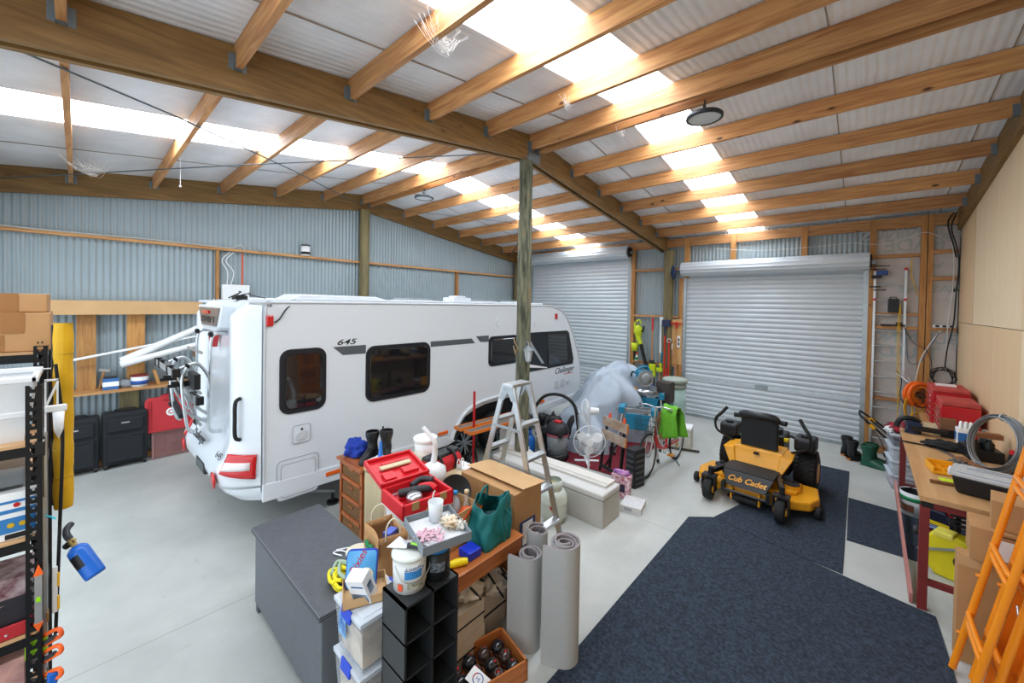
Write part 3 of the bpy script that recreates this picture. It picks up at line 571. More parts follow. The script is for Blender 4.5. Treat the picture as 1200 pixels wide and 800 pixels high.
# ================================================================ ALONG THE GABLE WALL
wx = XL + .1
t = thing('wall_bench', 'long pine shelf on the gable wall hung from two wide boards', 'shelf', (wx, -3.9, 0))
def P(p, name, mb, mat, **k): return mb.build(name, mat, p, **k)
P(t, 'box_beam', MB().box(-.02, -1.3, 2.34, .22, .9, 2.55), CARD2, bevel=.004); P(t, 'hanging_board', MB().box(.02, -.55, 1.2, .06, -.35, 2.34), pineZ); P(t, 'hanging_board', MB().box(.02, -.02, 1.2, .06, .19, 2.34), pineZ)
P(t, 'shelf_plank', MB().box(.0, -1.2, 1.16, .26, 1.1, 1.2), pineY); P(t, 'lower_board', MB().box(.0, -.1, .0, .05, .12, 1.16), treatZ)
# things on that shelf
sx = wx + .13; sz = 1.2
t = thing('paint_tin', 'blue and white square tin on the pine wall shelf between the boards', 'tin', (sx, -4.1, sz))
P(t, 'can', MB().box(-.07, -.085, 0, .07, .085, .17), M('tin_blue', '#3c6ea8', .4)); P(t, 'label_band', MB().box(-.072, -.087, .05, .072, .087, .12), WHITE); P(t, 'lid', MB().box(-.06, -.07, .17, .06, .07, .19), DARK)
t = thing('wood_hammer', 'small hammer with brown handle standing behind the blue tin', 'hammer', (sx - .09, -4.22, sz), rot=(radians(-12), 0, 0))
P(t, 'handle', MB().cyl((0, 0, 0), (0, 0, .28), .014), pineZ); P(t, 'head', MB().box(-.02, -.06, .27, .02, .06, .31), STEEL)
t = thing('plastic_tub', 'white tub with blue stripe and dark lid under the second hanging board', 'tub', (sx + .02, -3.78, sz))
P(t, 'pot', MB().lathe([(0, 0), (.095, 0), (.105, .16), (.1, .165), (0, .165)]), WHITEPL); P(t, 'stripe', MB().lathe([(.099, .04), (.1025, .04), (.106, .1), (.1, .1)]), M('tub_blue', '#27509a', .4)); P(t, 'lid', MB().lathe([(0, .165), (.108, .165), (.108, .185), (0, .19)]), M('maroon_lid', '#7a2427', .5))
o = MB().ball((0, 0, 0), .08, 12, sc=(.6, 1.2, .8), k=.4); tag(place(o.build('grey_rag', M('rag_grey', '#8b9297', .9)), (sx, -3.93, sz + .06)), 'crumpled grey rag between the tins on the wall shelf', 'rag')
t = thing('wood_offcut', 'short pine offcut leaning on the wall shelf beside the white tub', 'wood', (sx, -3.55, sz), rot=(radians(14), 0, 0)); P(t, 'block', MB().box(-.04, -.02, 0, .04, .02, .25), pineZ)
# rolled awning plastics
vin = M('white_vinyl', '#e9ebea', .35)
for i, (ya, za, yb, zb, r, lb) in enumerate(((-3.98, 1.62, -3.05, 2.12, .062, 'thick roll of white vinyl sticking out past the caravan rear, upper one'), (-4.0, 1.58, -3.02, 1.85, .052, 'lower roll of white vinyl sticking out past the caravan rear'), (-4.6, 1.66, -3.05, 1.98, .02, 'thin white tube lying with the vinyl rolls on the gable wall'))):
    m = MB(); a = Vector((wx + .18 + .1 * (i == 1), ya, za)); b_ = Vector((wx + .3, yb, zb)); m.cyl(a, b_, r, r * .8, n=22)
    if i < 2: m.tube([a + Vector((0, -.001, r * .5 * k)) for k in (-1, 0, 1)], .004)
    tag(m.build('vinyl_roll', vin), lb, 'roll', None if i == 2 else 'vinyl rolls on the gable wall')
for lb, y, z in (('timber peg bracket under the upper vinyl roll', -3.06, 1.9),):
    tag(MB().box(wx - .05, y - .03, z - .3, wx + .42, y + .03, z - .2).build('timber_bracket', pineX), lb, 'bracket')
# suitcases
fab = M('black_suitcase_fabric', '#202327', .8, bump=.4, bs=300); zipm = M('zip', '#0e0f11', .4)
def suitcase(y, w, h, lab, rz=0):
    t = thing('suitcase', lab, 'suitcase', (-4.77, y, 0), rz, 'black suitcases by the gable wall')
    P(t, 'shell', MB().box(-.13, -w / 2, .05, .13, w / 2, h), fab, bevel=.035, seg=3)
    p = P(t, 'front_pocket', MB().box(.12, -w / 2 + .05, .1, .165, w / 2 - .05, h * .6), fab, bevel=.02); P(t, 'top_pocket', MB().box(.12, -w / 2 + .05, h * .66, .155, w / 2 - .05, h - .08), fab, bevel=.018)
    P(p, 'zip', MB().box(.165, -w / 2 + .06, h * .57, .169, w / 2 - .06, h * .58), zipm); P(t, 'badge', MB().box(.155, -.05, h - .16, .16, .04, h - .14), STEEL)
    P(t, 'carry_handle', MB().tube([(.02, -.11, h), (.02, -.1, h + .035), (.02, .1, h + .035), (.02, .11, h)], .012), BLACK)
    for s in (-1, 1): P(t, 'wheel', MB().cyl((.1, s * (w / 2 - .04) - .02, .035), (.1, s * (w / 2 - .04) + .02, .035), .035), BLACK)
    return t
suitcase(-4.47, .5, .82, 'black fabric suitcase nearer the yellow padded tube'); suitcase(-3.94, .5, .84, 'black fabric suitcase standing next to the red plastic panel')
t = thing('clear_red_tub', 'shallow clear reddish storage tub on edge against the gable wall', 'tub', (-4.72, -3.3, 0), rot=(0, radians(-8), 0))
P(t, 'pan', MB().box(-.04, -.32, 0, .04, .3, .42), M('clear_reddish', '#9b6f6c', .25, alpha=.6), bevel=.02); P(t, 'rim', MB().box(-.045, -.34, .4, .055, .32, .43).box(.03, -.34, .0, .05, -.31, .42).box(.03, .29, .0, .05, .32, .42), M('clear_reddish_rim', '#a57d79', .25, alpha=.8)); P(t, 'dark_tape_inside', MB().box(-.02, -.1, .08, .0, .16, .22), DARK)
t = thing('red_plastic_panel', 'red moulded plastic lid with a round white sticker standing on the clear tub', 'plastic panel', (-4.72, -3.4, .43), rot=(0, radians(-6), 0))
P(t, 'board', MB().prism([(-.32, 0), (.3, 0), (.3, .5), (.26, .56), (.1, .56), (.06, .6), (-.1, .6), (-.14, .56), (-.28, .56), (-.32, .5)], -.03, .03, 'X'), M('red_moulding', '#c0333a', .45), bevel=.01)
P(t, 'rib', MB().box(.03, -.28, .05, .045, -.24, .5).box(.03, .22, .05, .045, .26, .5).box(.03, -.1, .5, .05, .08, .54), M('red_moulding_rib', '#b02a31', .45), bevel=.005)
P(t, 'round_sticker', MB().cyl((.03, 0, .3), (.034, 0, .3), .065), WHITE); P(t, 'sticker_print', MB().torus((.0345, 0, .3), .03, .006, 'X', n=20, k=4), RED)
# things high on the gable wall
t = thing('switch_box', 'white electrical box behind the caravan roof with an orange conduit above', 'electrical box', (wx + .02, -2.5, 2.6)); P(t, 'cabinet', MB().box(-.03, -.2, 0, .08, .22, .27), WHITEPL, bevel=.008)
P(t, 'orange_conduit', MB().cyl((0, .12, .27), (0, .12, .86), .013), M('orange_conduit', '#e2521d', .5))
for k, y in enumerate((-.12, -.06)): P(t, 'grey_cable', MB().tube([(.02, y, .27), (.06, y + .03 * k, .5), (.04, y - .08, .7), (.02, y + .04, .86)], .008), WHITEPL)
mb = MB(); pts = [(wx + .04, y, 3.545 + .006 * sin(y * 3)) for y in [-5.3 + .25 * i for i in range(12)]] + [(wx + .04, -2.4, 3.62), (wx + .03, -2.35, 3.5)]
tag(mb.tube(pts, .008, sub=2).build('grey_cable', M('pale_cable', '#c8c6c0', .5)), 'pale cable lying along the top of the high girt', 'cable')
t = thing('paint_tin', 'small white paint tin with black lid on the high girt', 'tin', (wx - .01, -1.26, 3.533)); P(t, 'can', MB().lathe([(0, 0), (.085, 0), (.085, .2), (0, .2)]), WHITE); P(t, 'black_bands', MB().lathe([(.0855, .03), (.087, .03), (.087, .08), (.0855, .08)]).lathe([(0, .2), (.09, .2), (.09, .225), (0, .225)]), BLACK)
# cobwebs: fine loose thread masses
web = M('cobweb', '#e9e6e2', .9, alpha=.75)
def cobweb(c, s, n, lab, seed):
    rnd = random.Random(seed); mb = MB(); c = Vector(c)
    top = [c + Vector((rnd.uniform(-s, s) * .5, rnd.uniform(-s, s), rnd.uniform(.0, .04))) for _ in range(n)]
    tip = c + Vector((0, s * .2, -s * .75))
    for i, a in enumerate(top):
        b_ = tip.lerp(c, rnd.uniform(0, .6)) + Vector((rnd.uniform(-.02, .02), rnd.uniform(-.05, .05), 0)); mid = (a + b_) / 2 - Vector((0, 0, rnd.uniform(.01, .06)))
        mb.tube([a, mid, b_], .0012, n=3, sub=3, cap=False)
        if i: mb.tube([(top[i - 1] + b_) / 2, mid], .001, n=3, cap=False)
    tag(mb.build('cobweb', web), lab, 'cobweb', None, 'stuff')
cobweb((-3.4, -5.1 + .75, 4.28), .26, 46, 'dusty cobweb under the clear sheet of the caravan bay', 1); cobweb((1.42, -2.66, 4.58), .2, 40, 'cobweb hanging by the clear roof sheet over the caravan tail', 2)
cobweb((1.35, -.95, 4.78), .12, 26, 'cobweb on the purlin beside the roof beam', 3); cobweb((1.4, .2, 4.86), .1, 22, 'cobweb beside the ridge purlins', 4)
for x, y, z, l, lb in ((-3.2, -3.5, 4.45, .2, 'white pull cord with a knob hanging under the caravan bay roof'),):
    t = thing('pull_cord', lb, 'cord', (x, y, z - .1)); P(t, 'string', MB().cyl((0, 0, -l), (0, 0, .16), .003, n=6), WHITE); P(t, 'knob', MB().ball((0, 0, -l - .02), .016, 10), WHITE)
# high bay lamps hung on the ridge purlins
def highbay(x, lab):
    t = thing('highbay_lamp', lab, 'lamp', (x, .12, 4.66), 0, 'round industrial lamps'); P(t, 'housing', MB().lathe([(.0, .06), (.06, .06), (.09, .045), (.17, .03), (.185, .015), (.185, -.012), (.165, -.02), (.16, -.008)], n=40), M('lamp_housing', '#3a3d40', .4, .5))
    P(t, 'lens', MB().lathe([(0, -.012), (.08, -.011), (.162, -.008)], n=36), M('frosted_lens', '#c9cccb', .35)); P(t, 'bracket', MB().torus((0, 0, .1), .045, .006, 'X', n=16, k=6).cyl((0, 0, .1), (0, 0, .19), .008).cyl((0, 0, .04), (0, 0, .1), .02), BLACK)
    return t
highbay(2.42, 'round black rimmed highbay lamp under the ridge over the mower side'); highbay(-2.72, 'round black rimmed highbay lamp under the ridge over the caravan')
# ================================================================ STORAGE PILE IN FRONT OF THE CAMERA
def carton(name, loc, sx, sy, sz, lab, rz=0, mat=None, group=None, cat='box', tape=True, label=None):
    t = thing(name, lab, cat, loc, rz, group); mat = mat or CARD
    P(t, 'box_body', MB().box(-sx / 2, -sy / 2, 0, sx / 2, sy / 2, sz), mat, bevel=.004)
    if tape: P(t, 'tape_strip', MB().box(-sx / 2 - .001, -.025, sz * .7, sx / 2 + .001, .025, sz + .001), TAPE)
    if label: P(t, 'paper_label', MB().box(sx / 2, -sy * .3, sz * .35, sx / 2 + .002, sy * .15, sz * .75), WHITE)
    return t
def opencarton(name, loc, sx, sy, sz, lab, rz=0, mat=None, flaps=True, cat='box'):
    t = thing(name, lab, cat, loc, rz); mat = mat or CARD; w = .006
    P(t, 'box_body', MB().box(-sx / 2, -sy / 2, 0, sx / 2, sy / 2, w).box(-sx / 2, -sy / 2, 0, -sx / 2 + w, sy / 2, sz).box(sx / 2 - w, -sy / 2, 0, sx / 2, sy / 2, sz).box(-sx / 2, -sy / 2, 0, sx / 2, -sy / 2 + w, sz).box(-sx / 2, sy / 2 - w, 0, sx / 2, sy / 2, sz), mat)
    if flaps:
        P(t, 'flap', MB().bar((sx / 2, 0, sz), (sx / 2 + .08, 0, sz - .05), sy * .98, .004), mat); P(t, 'flap', MB().bar((-sx / 2, 0, sz), (-sx / 2 - .06, 0, sz + .06), sy * .98, .004), mat)
    return t
# wicker (rattan) storage chest
wk = bpy.data.materials.new('dark_wicker'); wk.use_nodes = True; N, L = nodes(wk); b = N['Principled BSDF']; b.inputs['Roughness'].default_value = .5
tc = N.new('ShaderNodeTexCoord'); mp = N.new('ShaderNodeMapping'); L.new(tc.outputs['Object'], mp.inputs[0]); mp.inputs['Location'].default_value = (.013, .0295, .011)
ws = []
for d, sc_ in (('X', 22), ('Y', 28), ('Z', 22)):
    w_ = N.new('ShaderNodeTexWave'); w_.bands_direction = d; w_.inputs['Scale'].default_value = sc_; w_.inputs['Distortion'].default_value = .4; L.new(mp.outputs[0], w_.inputs[0]); ws.append(w_)
mm = N.new('ShaderNodeMath'); mm.operation = 'ADD'; L.new(ws[0].outputs['Fac'], mm.inputs[0]); L.new(ws[1].outputs['Fac'], mm.inputs[1])
m3 = N.new('ShaderNodeMath'); m3.operation = 'ADD'; L.new(mm.outputs[0], m3.inputs[0]); L.new(ws[2].outputs['Fac'], m3.inputs[1])
r1 = N.new('ShaderNodeValToRGB'); r1.color_ramp.elements[0].position = .42; r1.color_ramp.elements[0].color = lin('#26282c'); r1.color_ramp.elements[1].position = .95; r1.color_ramp.elements[1].color = lin('#74797f')
dv = N.new('ShaderNodeMath'); dv.operation = 'DIVIDE'; dv.inputs[1].default_value = 2.4; L.new(m3.outputs[0], dv.inputs[0]); L.new(dv.outputs[0], r1.inputs[0]); L.new(r1.outputs[0], b.inputs['Base Color'])
bp = N.new('ShaderNodeBump'); bp.inputs['Strength'].default_value = .5; bp.inputs['Distance'].default_value = .003; L.new(dv.outputs[0], bp.inputs['Height']); L.new(bp.outputs[0], b.inputs['Normal'])
t = thing('wicker_chest', 'large dark grey wicker storage chest in front of the caravan tail', 'storage chest', (.685, -3.19, 0))
P(t, 'chest_body', MB().box(-.665, -.25, .07, .665, .25, .66), wk, bevel=.006); P(t, 'chest_lid', MB().box(-.69, -.275, .66, .69, .275, .7), wk, bevel=.006)
for sx in (-1, 1):
    for sy in (-1, 1): P(t, 'foot', MB().box(sx * .63 - .025, sy * .22 - .025, 0, sx * .63 + .025, sy * .22 + .025, .07), wk)
# wicker drawer tower
orange = wood('orange_timber', '#8f4a20', '#b8662e', 'Z', 0, .4, 20); orangeX = wood('orange_timber_flat', '#9a5226', '#c47436', 'X', 0, .35, 20); orangeY = wood('orange_timber_bench', '#a35a2a', '#c97a3e', 'Y', 0, .35, 16)
straw = M('woven_straw', '#8a6238', .8, col2='#5c3e20', vs=60, bump=.6, bs=120)
t = thing('drawer_tower', 'narrow orange-brown timber tower with woven basket drawers beside the pine cabinet', 'drawers', (-.27, -2.3, 0))
fr = MB()
for sx in (-1, 1):
    for sy in (-1, 1): fr.box(sx * .23 - .02, sy * .17 - .02, 0, sx * .23 + .02, sy * .17 + .02, .86)
for z in (.06, .26, .46, .66, .82): fr.box(-.23, -.19, z, .23, -.165, z + .04).box(-.25, -.17, z, -.225, .17, z + .04).box(.225, -.17, z, .25, .17, z + .04)
P(t, 'tower_frame', fr, orange); P(t, 'tower_top', MB().box(-.28, -.22, .86, .28, .22, .885), orangeX, bevel=.004)
for z in (.1, .3, .5, .7): 
    dwr = P(t, 'basket_drawer', MB().box(-.2, -.18, z, .2, .15, z + .145), straw, bevel=.01); P(dwr, 'pull', MB().box(-.05, -.19, z + .1, .05, -.178, z + .12), orange)
# boots, cloth on the tower
neo = M('black_neoprene', '#16181b', .45, coat=.2); 
def boot(name, loc, rz, lab, mat, h=.3, group=None, sole=None, sc=1.0):
    t = thing(name, lab, 'boot', loc, rz, group)
    sec = [(0, 0, .0, .045, .05)]
    def shaft(u, v):
        a = 2 * pi * u; z = .07 + (h - .07) * v; r = .048 + .02 * v + .006 * sin(v * 9); return (r * cos(a) * 1.05 * sc - .0, r * sin(a) * sc, z)
    m = MB().grid(shaft, 20, 10)
    def foot(u, v):
        a = pi * u; x = -.055 + .26 * v; w = (.045 + .012 * sin(pi * min(1, v * 1.1))) * (1 if v < .85 else sqrt(max(0.02, 1 - ((v - .85) / .15) ** 2))); hh = .11 * (1 - v) ** .7 + .055; hh *= (1 if v < .9 else sqrt(max(.05, 1 - ((v - .9) / .1) ** 2)))
        return (x * sc, w * cos(a) * sc, .012 + hh * sin(a) ** .8)
    m.grid(foot, 14, 16, flip=True); m.cyl((0, 0, h - .02), (0, 0, h - .015), .05 * sc, mi=0); P(t, 'upper', m, mat)
    def rim(): return MB().torus((0, 0, h), .066 * sc, .006, 'Z', n=24, k=6)
    P(t, 'cuff', rim(), mat)
    P(t, 'sole', MB().prism([(-.065 * sc, -.04 * sc), (.1 * sc, -.055 * sc), (.19 * sc, -.045 * sc), (.215 * sc, 0), (.19 * sc, .045 * sc), (.1 * sc, .055 * sc), (-.065 * sc, .04 * sc)], 0, .022, 'Z'), sole or mat, bevel=.004)
    return t
boot('rubber_boot', (-.2, -2.28, .885), radians(-60), 'black rubber boot on the drawer tower, the one touching the blue cloth', neo, .3, 'black boots on the drawer tower'); boot('rubber_boot', (-.1, -2.17, .885), radians(-40), 'black rubber boot on the drawer tower, the one farther from the blue cloth', neo, .31, 'black boots on the drawer tower')
def cloth(name, c, r, sc, mat, lab, cat='cloth', k=.45, ks=2.6, seed=1, n=36, rz=0):
    m = MB().ball((0, 0, 0), r, n, sc=sc, k=k, ks=ks, seed=seed)
    vs = []
    for v in m.v:
        v = Vector(v); v += Vector((0, 0, 1)) * .12 * r * noise.noise(v * (8 / r * .5) + Vector((seed, 0, 0))); v.z = max(v.z, -r * sc[2] * .75); vs.append(tuple(v))
    m.v = vs
    o = m.build(name, mat); o.location = (c[0], c[1], c[2] + r * sc[2] * .75); o.rotation_euler = (0, 0, rz)
    if lab: tag(o, lab, cat)
    return o
cloth('blue_cloth', (-.42, -2.35, .885), .14, (1, .85, .75), M('royal_blue_fabric', '#1a3da6', .7), 'bundled royal blue fabric bag at the end of the drawer tower', 'bag', .5, 2.2, 4)
# pine cabinet
pineP = wood('pale_pine_board', '#cbb68c', '#dccba2', 'Z', .35, .6, 14, knotcol='#9a7444')
t = thing('pine_cabinet', 'pale raw pine cabinet with paint gear on top behind the paper bag', 'cabinet', (.44, -2.1, 0)); P(t, 'side_panel', MB().box(-.42, -.38, 0, -.4, .36, .9), pineP); P(t, 'side_panel', MB().box(.4, -.38, 0, .42, .36, .9), pineP)
P(t, 'front_panel', MB().box(-.4, -.385, .02, .4, -.365, .88), pineP); P(t, 'cabinet_top', MB().box(-.42, -.39, .9, .42, .38, .92), pineP); P(t, 'back_panel', MB().box(-.4, .34, .02, .4, .36, .9), pineP)
cz = .92
t = thing('paint_tray_tub', 'small white square tub holding paint brushes at the corner of the pine cabinet', 'tub', (.14, -2.36, cz), radians(12)); w_ = .005
P(t, 'tub_body', MB().box(-.1, -.07, 0, .1, .07, .006).box(-.1, -.07, 0, -.095, .07, .075).box(.095, -.07, 0, .1, .07, .075).box(-.1, -.07, 0, .1, -.065, .075).box(-.1, .065, 0, .1, .07, .075).box(-.112, -.082, .07, .112, -.07, .078).box(-.112, .07, .07, .112, .082, .078).box(-.112, -.07, .07, -.1, .07, .078).box(.1, -.07, .07, .112, .07, .078), WHITEPL)
brb = M('blue_handle', '#2a6fc0', .35)
t = thing('paint_brush', 'wide paint brush with upright blue handle in the white tub', 'paint brush', (.13, -2.37, cz + .012), radians(20), rot=(radians(-10), radians(-8), radians(20)))
P(t, 'brush_handle', MB().tube([(0, 0, .09), (0, 0, .14), (0, 0, .24)], lambda s: .03 - .018 * s), brb); P(t, 'ferrule', MB().box(-.045, -.01, .05, .045, .01, .1), STEEL); P(t, 'bristles', MB().box(-.043, -.009, 0, .043, .009, .05), M('bristle', '#3d5a80', .9))
t = thing('paint_brush', 'thin blue brush lying out over the rim of the white tub', 'paint brush', (.2, -2.33, cz + .085), radians(12), rot=(0, radians(-8), radians(12)))
P(t, 'brush_handle', MB().cyl((.03, 0, 0), (.2, 0, 0), .009, .006), brb); P(t, 'bristles', MB().box(-.05, -.015, -.005, .03, .015, .005), M('bristle', '#3d5a80', .9))
tag(MB().cyl((0, 0, 0), (.0, .0, .38), .009, .009).build('black_rod', BLACK), 'thin black rod standing in the white brush tub', 'rod'); bpy.data.objects['black_rod'].location = (.07, -2.31, cz + .01)
t = thing('lidded_bucket', 'plain white lidded bucket on the pine cabinet', 'bucket', (.28, -1.93, cz)); P(t, 'bucket_body', MB().lathe([(0, 0), (.1, 0), (.115, .22), (0, .22)], n=36), WHITEPL); P(t, 'bucket_lid', MB().lathe([(.116, .2), (.124, .205), (.126, .235), (.115, .245), (0, .24)], n=36), WHITE); P(t, 'wire_handle', MB().tube([(.0, -.12, .2), (.06, -.14, .14), (.09, -.1, .08), (.07, .1, .1), (0, .12, .2)], .003), WHITEPL)
t = thing('glass_jar', 'small clear jar beside the white lidded bucket', 'jar', (.44, -1.93, cz)); P(t, 'jar_body', MB().lathe([(0, 0), (.035, 0), (.035, .08), (.028, .09), (.028, .1), (0, .1)]), M('jar_plastic', '#dfe5e6', .15, alpha=.7))
redf = M('red_fabric', '#c22229', .7); 
t = thing('tool_bag', 'red and black soft tool bag behind the open red case', 'tool bag', (.62, -1.98, cz), radians(8)); P(t, 'bag_body', MB().prism([(-.1, 0), (.1, 0), (.11, .1), (.05, .17), (-.05, .17), (-.11, .1)], -.2, .2, 'Y'), redf, bevel=.02)
P(t, 'black_top', MB().prism([(-.075, .14), (.075, .14), (.05, .185), (-.05, .185)], -.21, .21, 'Y'), BLACK, bevel=.015)
for y in (-.1, .09): P(t, 'strap', MB().tube([(.105, y, .02), (.125, y, .1), (.07, y, .18), (.0, y, .2)], .014, n=6), BLACK)
t = thing('funnel_jug', 'white plastic jug with a long bent spout beside the open red case', 'jug', (.78, -2.2, cz)); P(t, 'jug_body', MB().lathe([(0, 0), (.11, 0), (.13, .06), (.12, .13), (.06, .17), (.03, .18), (0, .18)], n=30), WHITEPL); P(t, 'spout', MB().tube([(0, 0, .16), (.0, .02, .26), (.02, .0, .38), (-.02, -.05, .47), (-.05, -.08, .52)], lambda s: .03 - .012 * s), WHITEPL)
t = thing('wire_hooks', 'pair of white looped wire handles behind the tool bag', 'hooks', (.78, -1.86, cz)); 
for k in (-1, 1): P(t, 'loop', MB().tube([(0, k * .025 - .015, 0), (0, k * .025 - .018, .09), (0, k * .025, .12), (0, k * .025 + .018, .09), (0, k * .025 + .015, 0)], .005), WHITEPL)
t = thing('shallow_tray', 'white shallow tray end sticking out behind the tool bag', 'tray', (.72, -1.82, cz)); P(t, 'tray_body', MB().box(-.1, -.03, 0, .14, .1, .03), WHITE, bevel=.008)
# white bin on a carton carrying the red case
carton('moving_carton', (1.12, -2.56, 0), .36, .4, .52, 'brown carton under the white bin beside the pine cabinet')
t = thing('white_bin', 'white rectangular plastic bin under the open red tool case', 'bin', (1.12, -2.6, .52)); 
P(t, 'bin_body', MB().add([(-.14, -.15, 0), (.14, -.15, 0), (.14, .15, 0), (-.14, .15, 0), (-.18, -.19, .46), (.18, -.19, .46), (.18, .19, .46), (-.18, .19, .46)], [(0, 3, 2, 1), (4, 5, 6, 7), (0, 1, 5, 4), (1, 2, 6, 5), (2, 3, 7, 6), (3, 0, 4, 7)]), WHITEPL, bevel=.015); P(t, 'bin_rim', MB().box(-.2, -.21, .455, .2, .21, .475), WHITEPL, bevel=.006)
t = thing('power_tool_case', 'open red hard case with a circular cutting tool lying inside', 'tool case', (1.13, -2.61, .996), radians(-6)); rd = M('case_red', '#d2202a', .4); rdi = M('case_red_inner', '#c41a24', .45)
cb = MB().box(-.17, -.21, 0, .17, .21, .025)
for a in ((-.19, -.22, 0, -.165, .22, .115), (.165, -.22, 0, .19, .22, .115), (-.19, -.22, 0, .19, -.195, .115), (-.19, .195, 0, .19, .22, .115)): cb.box(*a)
P(t, 'case_base', cb, rd, bevel=.008)
P(t, 'base_moulding', MB().box(-.16, -.19, .025, -.04, -.06, .06).box(.06, -.05, .025, .16, .06, .055).box(-.15, .08, .025, .1, .1, .07), rdi, bevel=.005)
lm = Tr(-.19, 0, .115) @ Ry(radians(12))
lid = MB(); lid.xf = lm; lid.box(-.38, -.22, -.02, 0, .22, -.0)
for a in ((-.38, -.22, 0, 0, -.2, .03), (-.38, .2, 0, 0, .22, .03), (-.38, -.22, 0, -.36, .22, .03), (-.02, -.22, 0, 0, .22, .03), (-.3, -.1, 0, -.26, .15, .02), (-.15, -.16, 0, -.05, -.06, .025), (-.16, .02, 0, -.08, .16, .025)): lid.box(*a)
P(t, 'case_lid', lid, rd, bevel=.006); s = MB(); s.xf = lm; s.box(-.24, -.14, .01, -.19, .14, .03); P(t, 'wrench_in_lid', s, M('beige_tool', '#cdbf9c', .5), bevel=.006)
for y in (-.12, .12): P(t, 'latch', MB().box(.19, y - .03, .06, .198, y + .03, .12), M('latch_beige', '#b59a6a', .4, .4), bevel=.003)
g = P(t, 'tool_body', MB().tube([(-.08, -.12, .08), (-.02, 0, .095), (.04, .14, .1)], .034).tube([(-.1, .0, .1), (-.12, .1, .12), (-.05, .17, .12)], .026), DARK)
P(g, 'blade_guard', MB().lathe([(0, 0), (.06, 0), (.065, .02), (.05, .045), (0, .05)], xf=Tr(.06, -.06, .07)), STEEL); P(g, 'red_grip', MB().tube([(-.03, .03, .11), (.02, .1, .125), (.08, .12, .11)], .022), rd)
P(t, 'drill_bits', MB().box(-.12, -.16, .06, -.1, -.08, .07).box(-.15, -.15, .06, -.14, -.07, .068).cyl((-.13, -.17, .07), (-.05, -.17, .07), .008), STEEL)
P(t, 'grey_cord', MB().tube([(.1, .1, .1), (.16, .06, .13), (.2, .02, .11), (.22, .0, .02), (.21, -.02, -.1)], .006), M('pale_cable', '#c8c6c0', .5))
# paper bags
kraft = M('kraft_paper', '#b88a5c', .85, var=.05, vs=6); green = M('logo_green', '#14804a', .6)
def paperbag(loc, rz, w, d, h, mat, lab, logo=False, handle=None):
    t = thing('paper_bag', lab, 'paper bag', loc, rz); m = MB()
    m.grid(lambda u, v: (-w / 2 + .0 + .01 * sin(v * 7), -d / 2 + d * u, h * v), 6, 6).grid(lambda u, v: (w / 2 + .012 * sin(v * 6 + u * 2), -d / 2 + d * u, h * v), 6, 6).grid(lambda u, v: (-w / 2 + w * u, -d / 2 + (.02 * sin(pi * u)) * v, h * v), 6, 6).grid(lambda u, v: (-w / 2 + w * u, d / 2 - .02 * sin(pi * u) * v, h * v), 6, 6).box(-w / 2, -d / 2, 0, w / 2, d / 2, .004)
    P(t, 'bag_sheet', m, mat, solid=.003)
    for s in (-1, 1): P(t, 'twisted_handle', MB().tube([(s * w / 2, -.05, h - .03), (s * w / 2, -.045, h + .06), (s * (w / 2 - .01), .0, h + .1), (s * w / 2, .045, h + .06), (s * w / 2, .05, h - .03)], .006), handle or M('cream_rope', '#d9cdb2', .8))
    if logo:
        lg = MB(); c = w / 2 * 0 - .0
        lg.tube([(-.04, -d / 2 - .012, h * .62), (-.06, -d / 2 - .012, h * .72), (-.02, -d / 2 - .012, h * .68), (-.01, -d / 2 - .012, h * .5), (-.03, -d / 2 - .012, h * .36), (-.06, -d / 2 - .012, h * .45)], .011, n=6)
        lg.tube([(.0, -d / 2 - .012, h * .7), (.04, -d / 2 - .012, h * .74), (.05, -d / 2 - .012, h * .62), (.01, -d / 2 - .012, h * .56), (.03, -d / 2 - .012, h * .42), (.06, -d / 2 - .012, h * .34)], .012, n=6)
        P(t, 'green_leaf_logo', lg, green)
    return t
carton('packing_carton', (1.52, -2.86, 0), .22, .34, .55, 'brown carton beside the wicker chest end')
paperbag((1.3, -2.99, .702), radians(-8), .26, .2, .33, kraft, 'brown kraft paper bag with a green curled logo', True)
t = thing('blue_packet', 'small blue box poking out of the kraft paper bag', 'box', (1.33, -2.97, .707), radians(20)); P(t, 'packet', MB().box(-.03, -.045, 0, .03, .045, .3), M('packet_blue', '#5167c0', .5), bevel=.003)
paperbag((1.41, -2.64, .56), radians(10), .14, .26, .4, M('white_paper', '#d5d3d4', .8), 'white paper carrier bag with brown handles under the red case', handle=M('brown_rope', '#a8753f', .8))
carton('flat_carton', (1.405, -2.63, 0), .16, .3, .55, 'brown carton carrying the white paper carrier bag', rz=0)
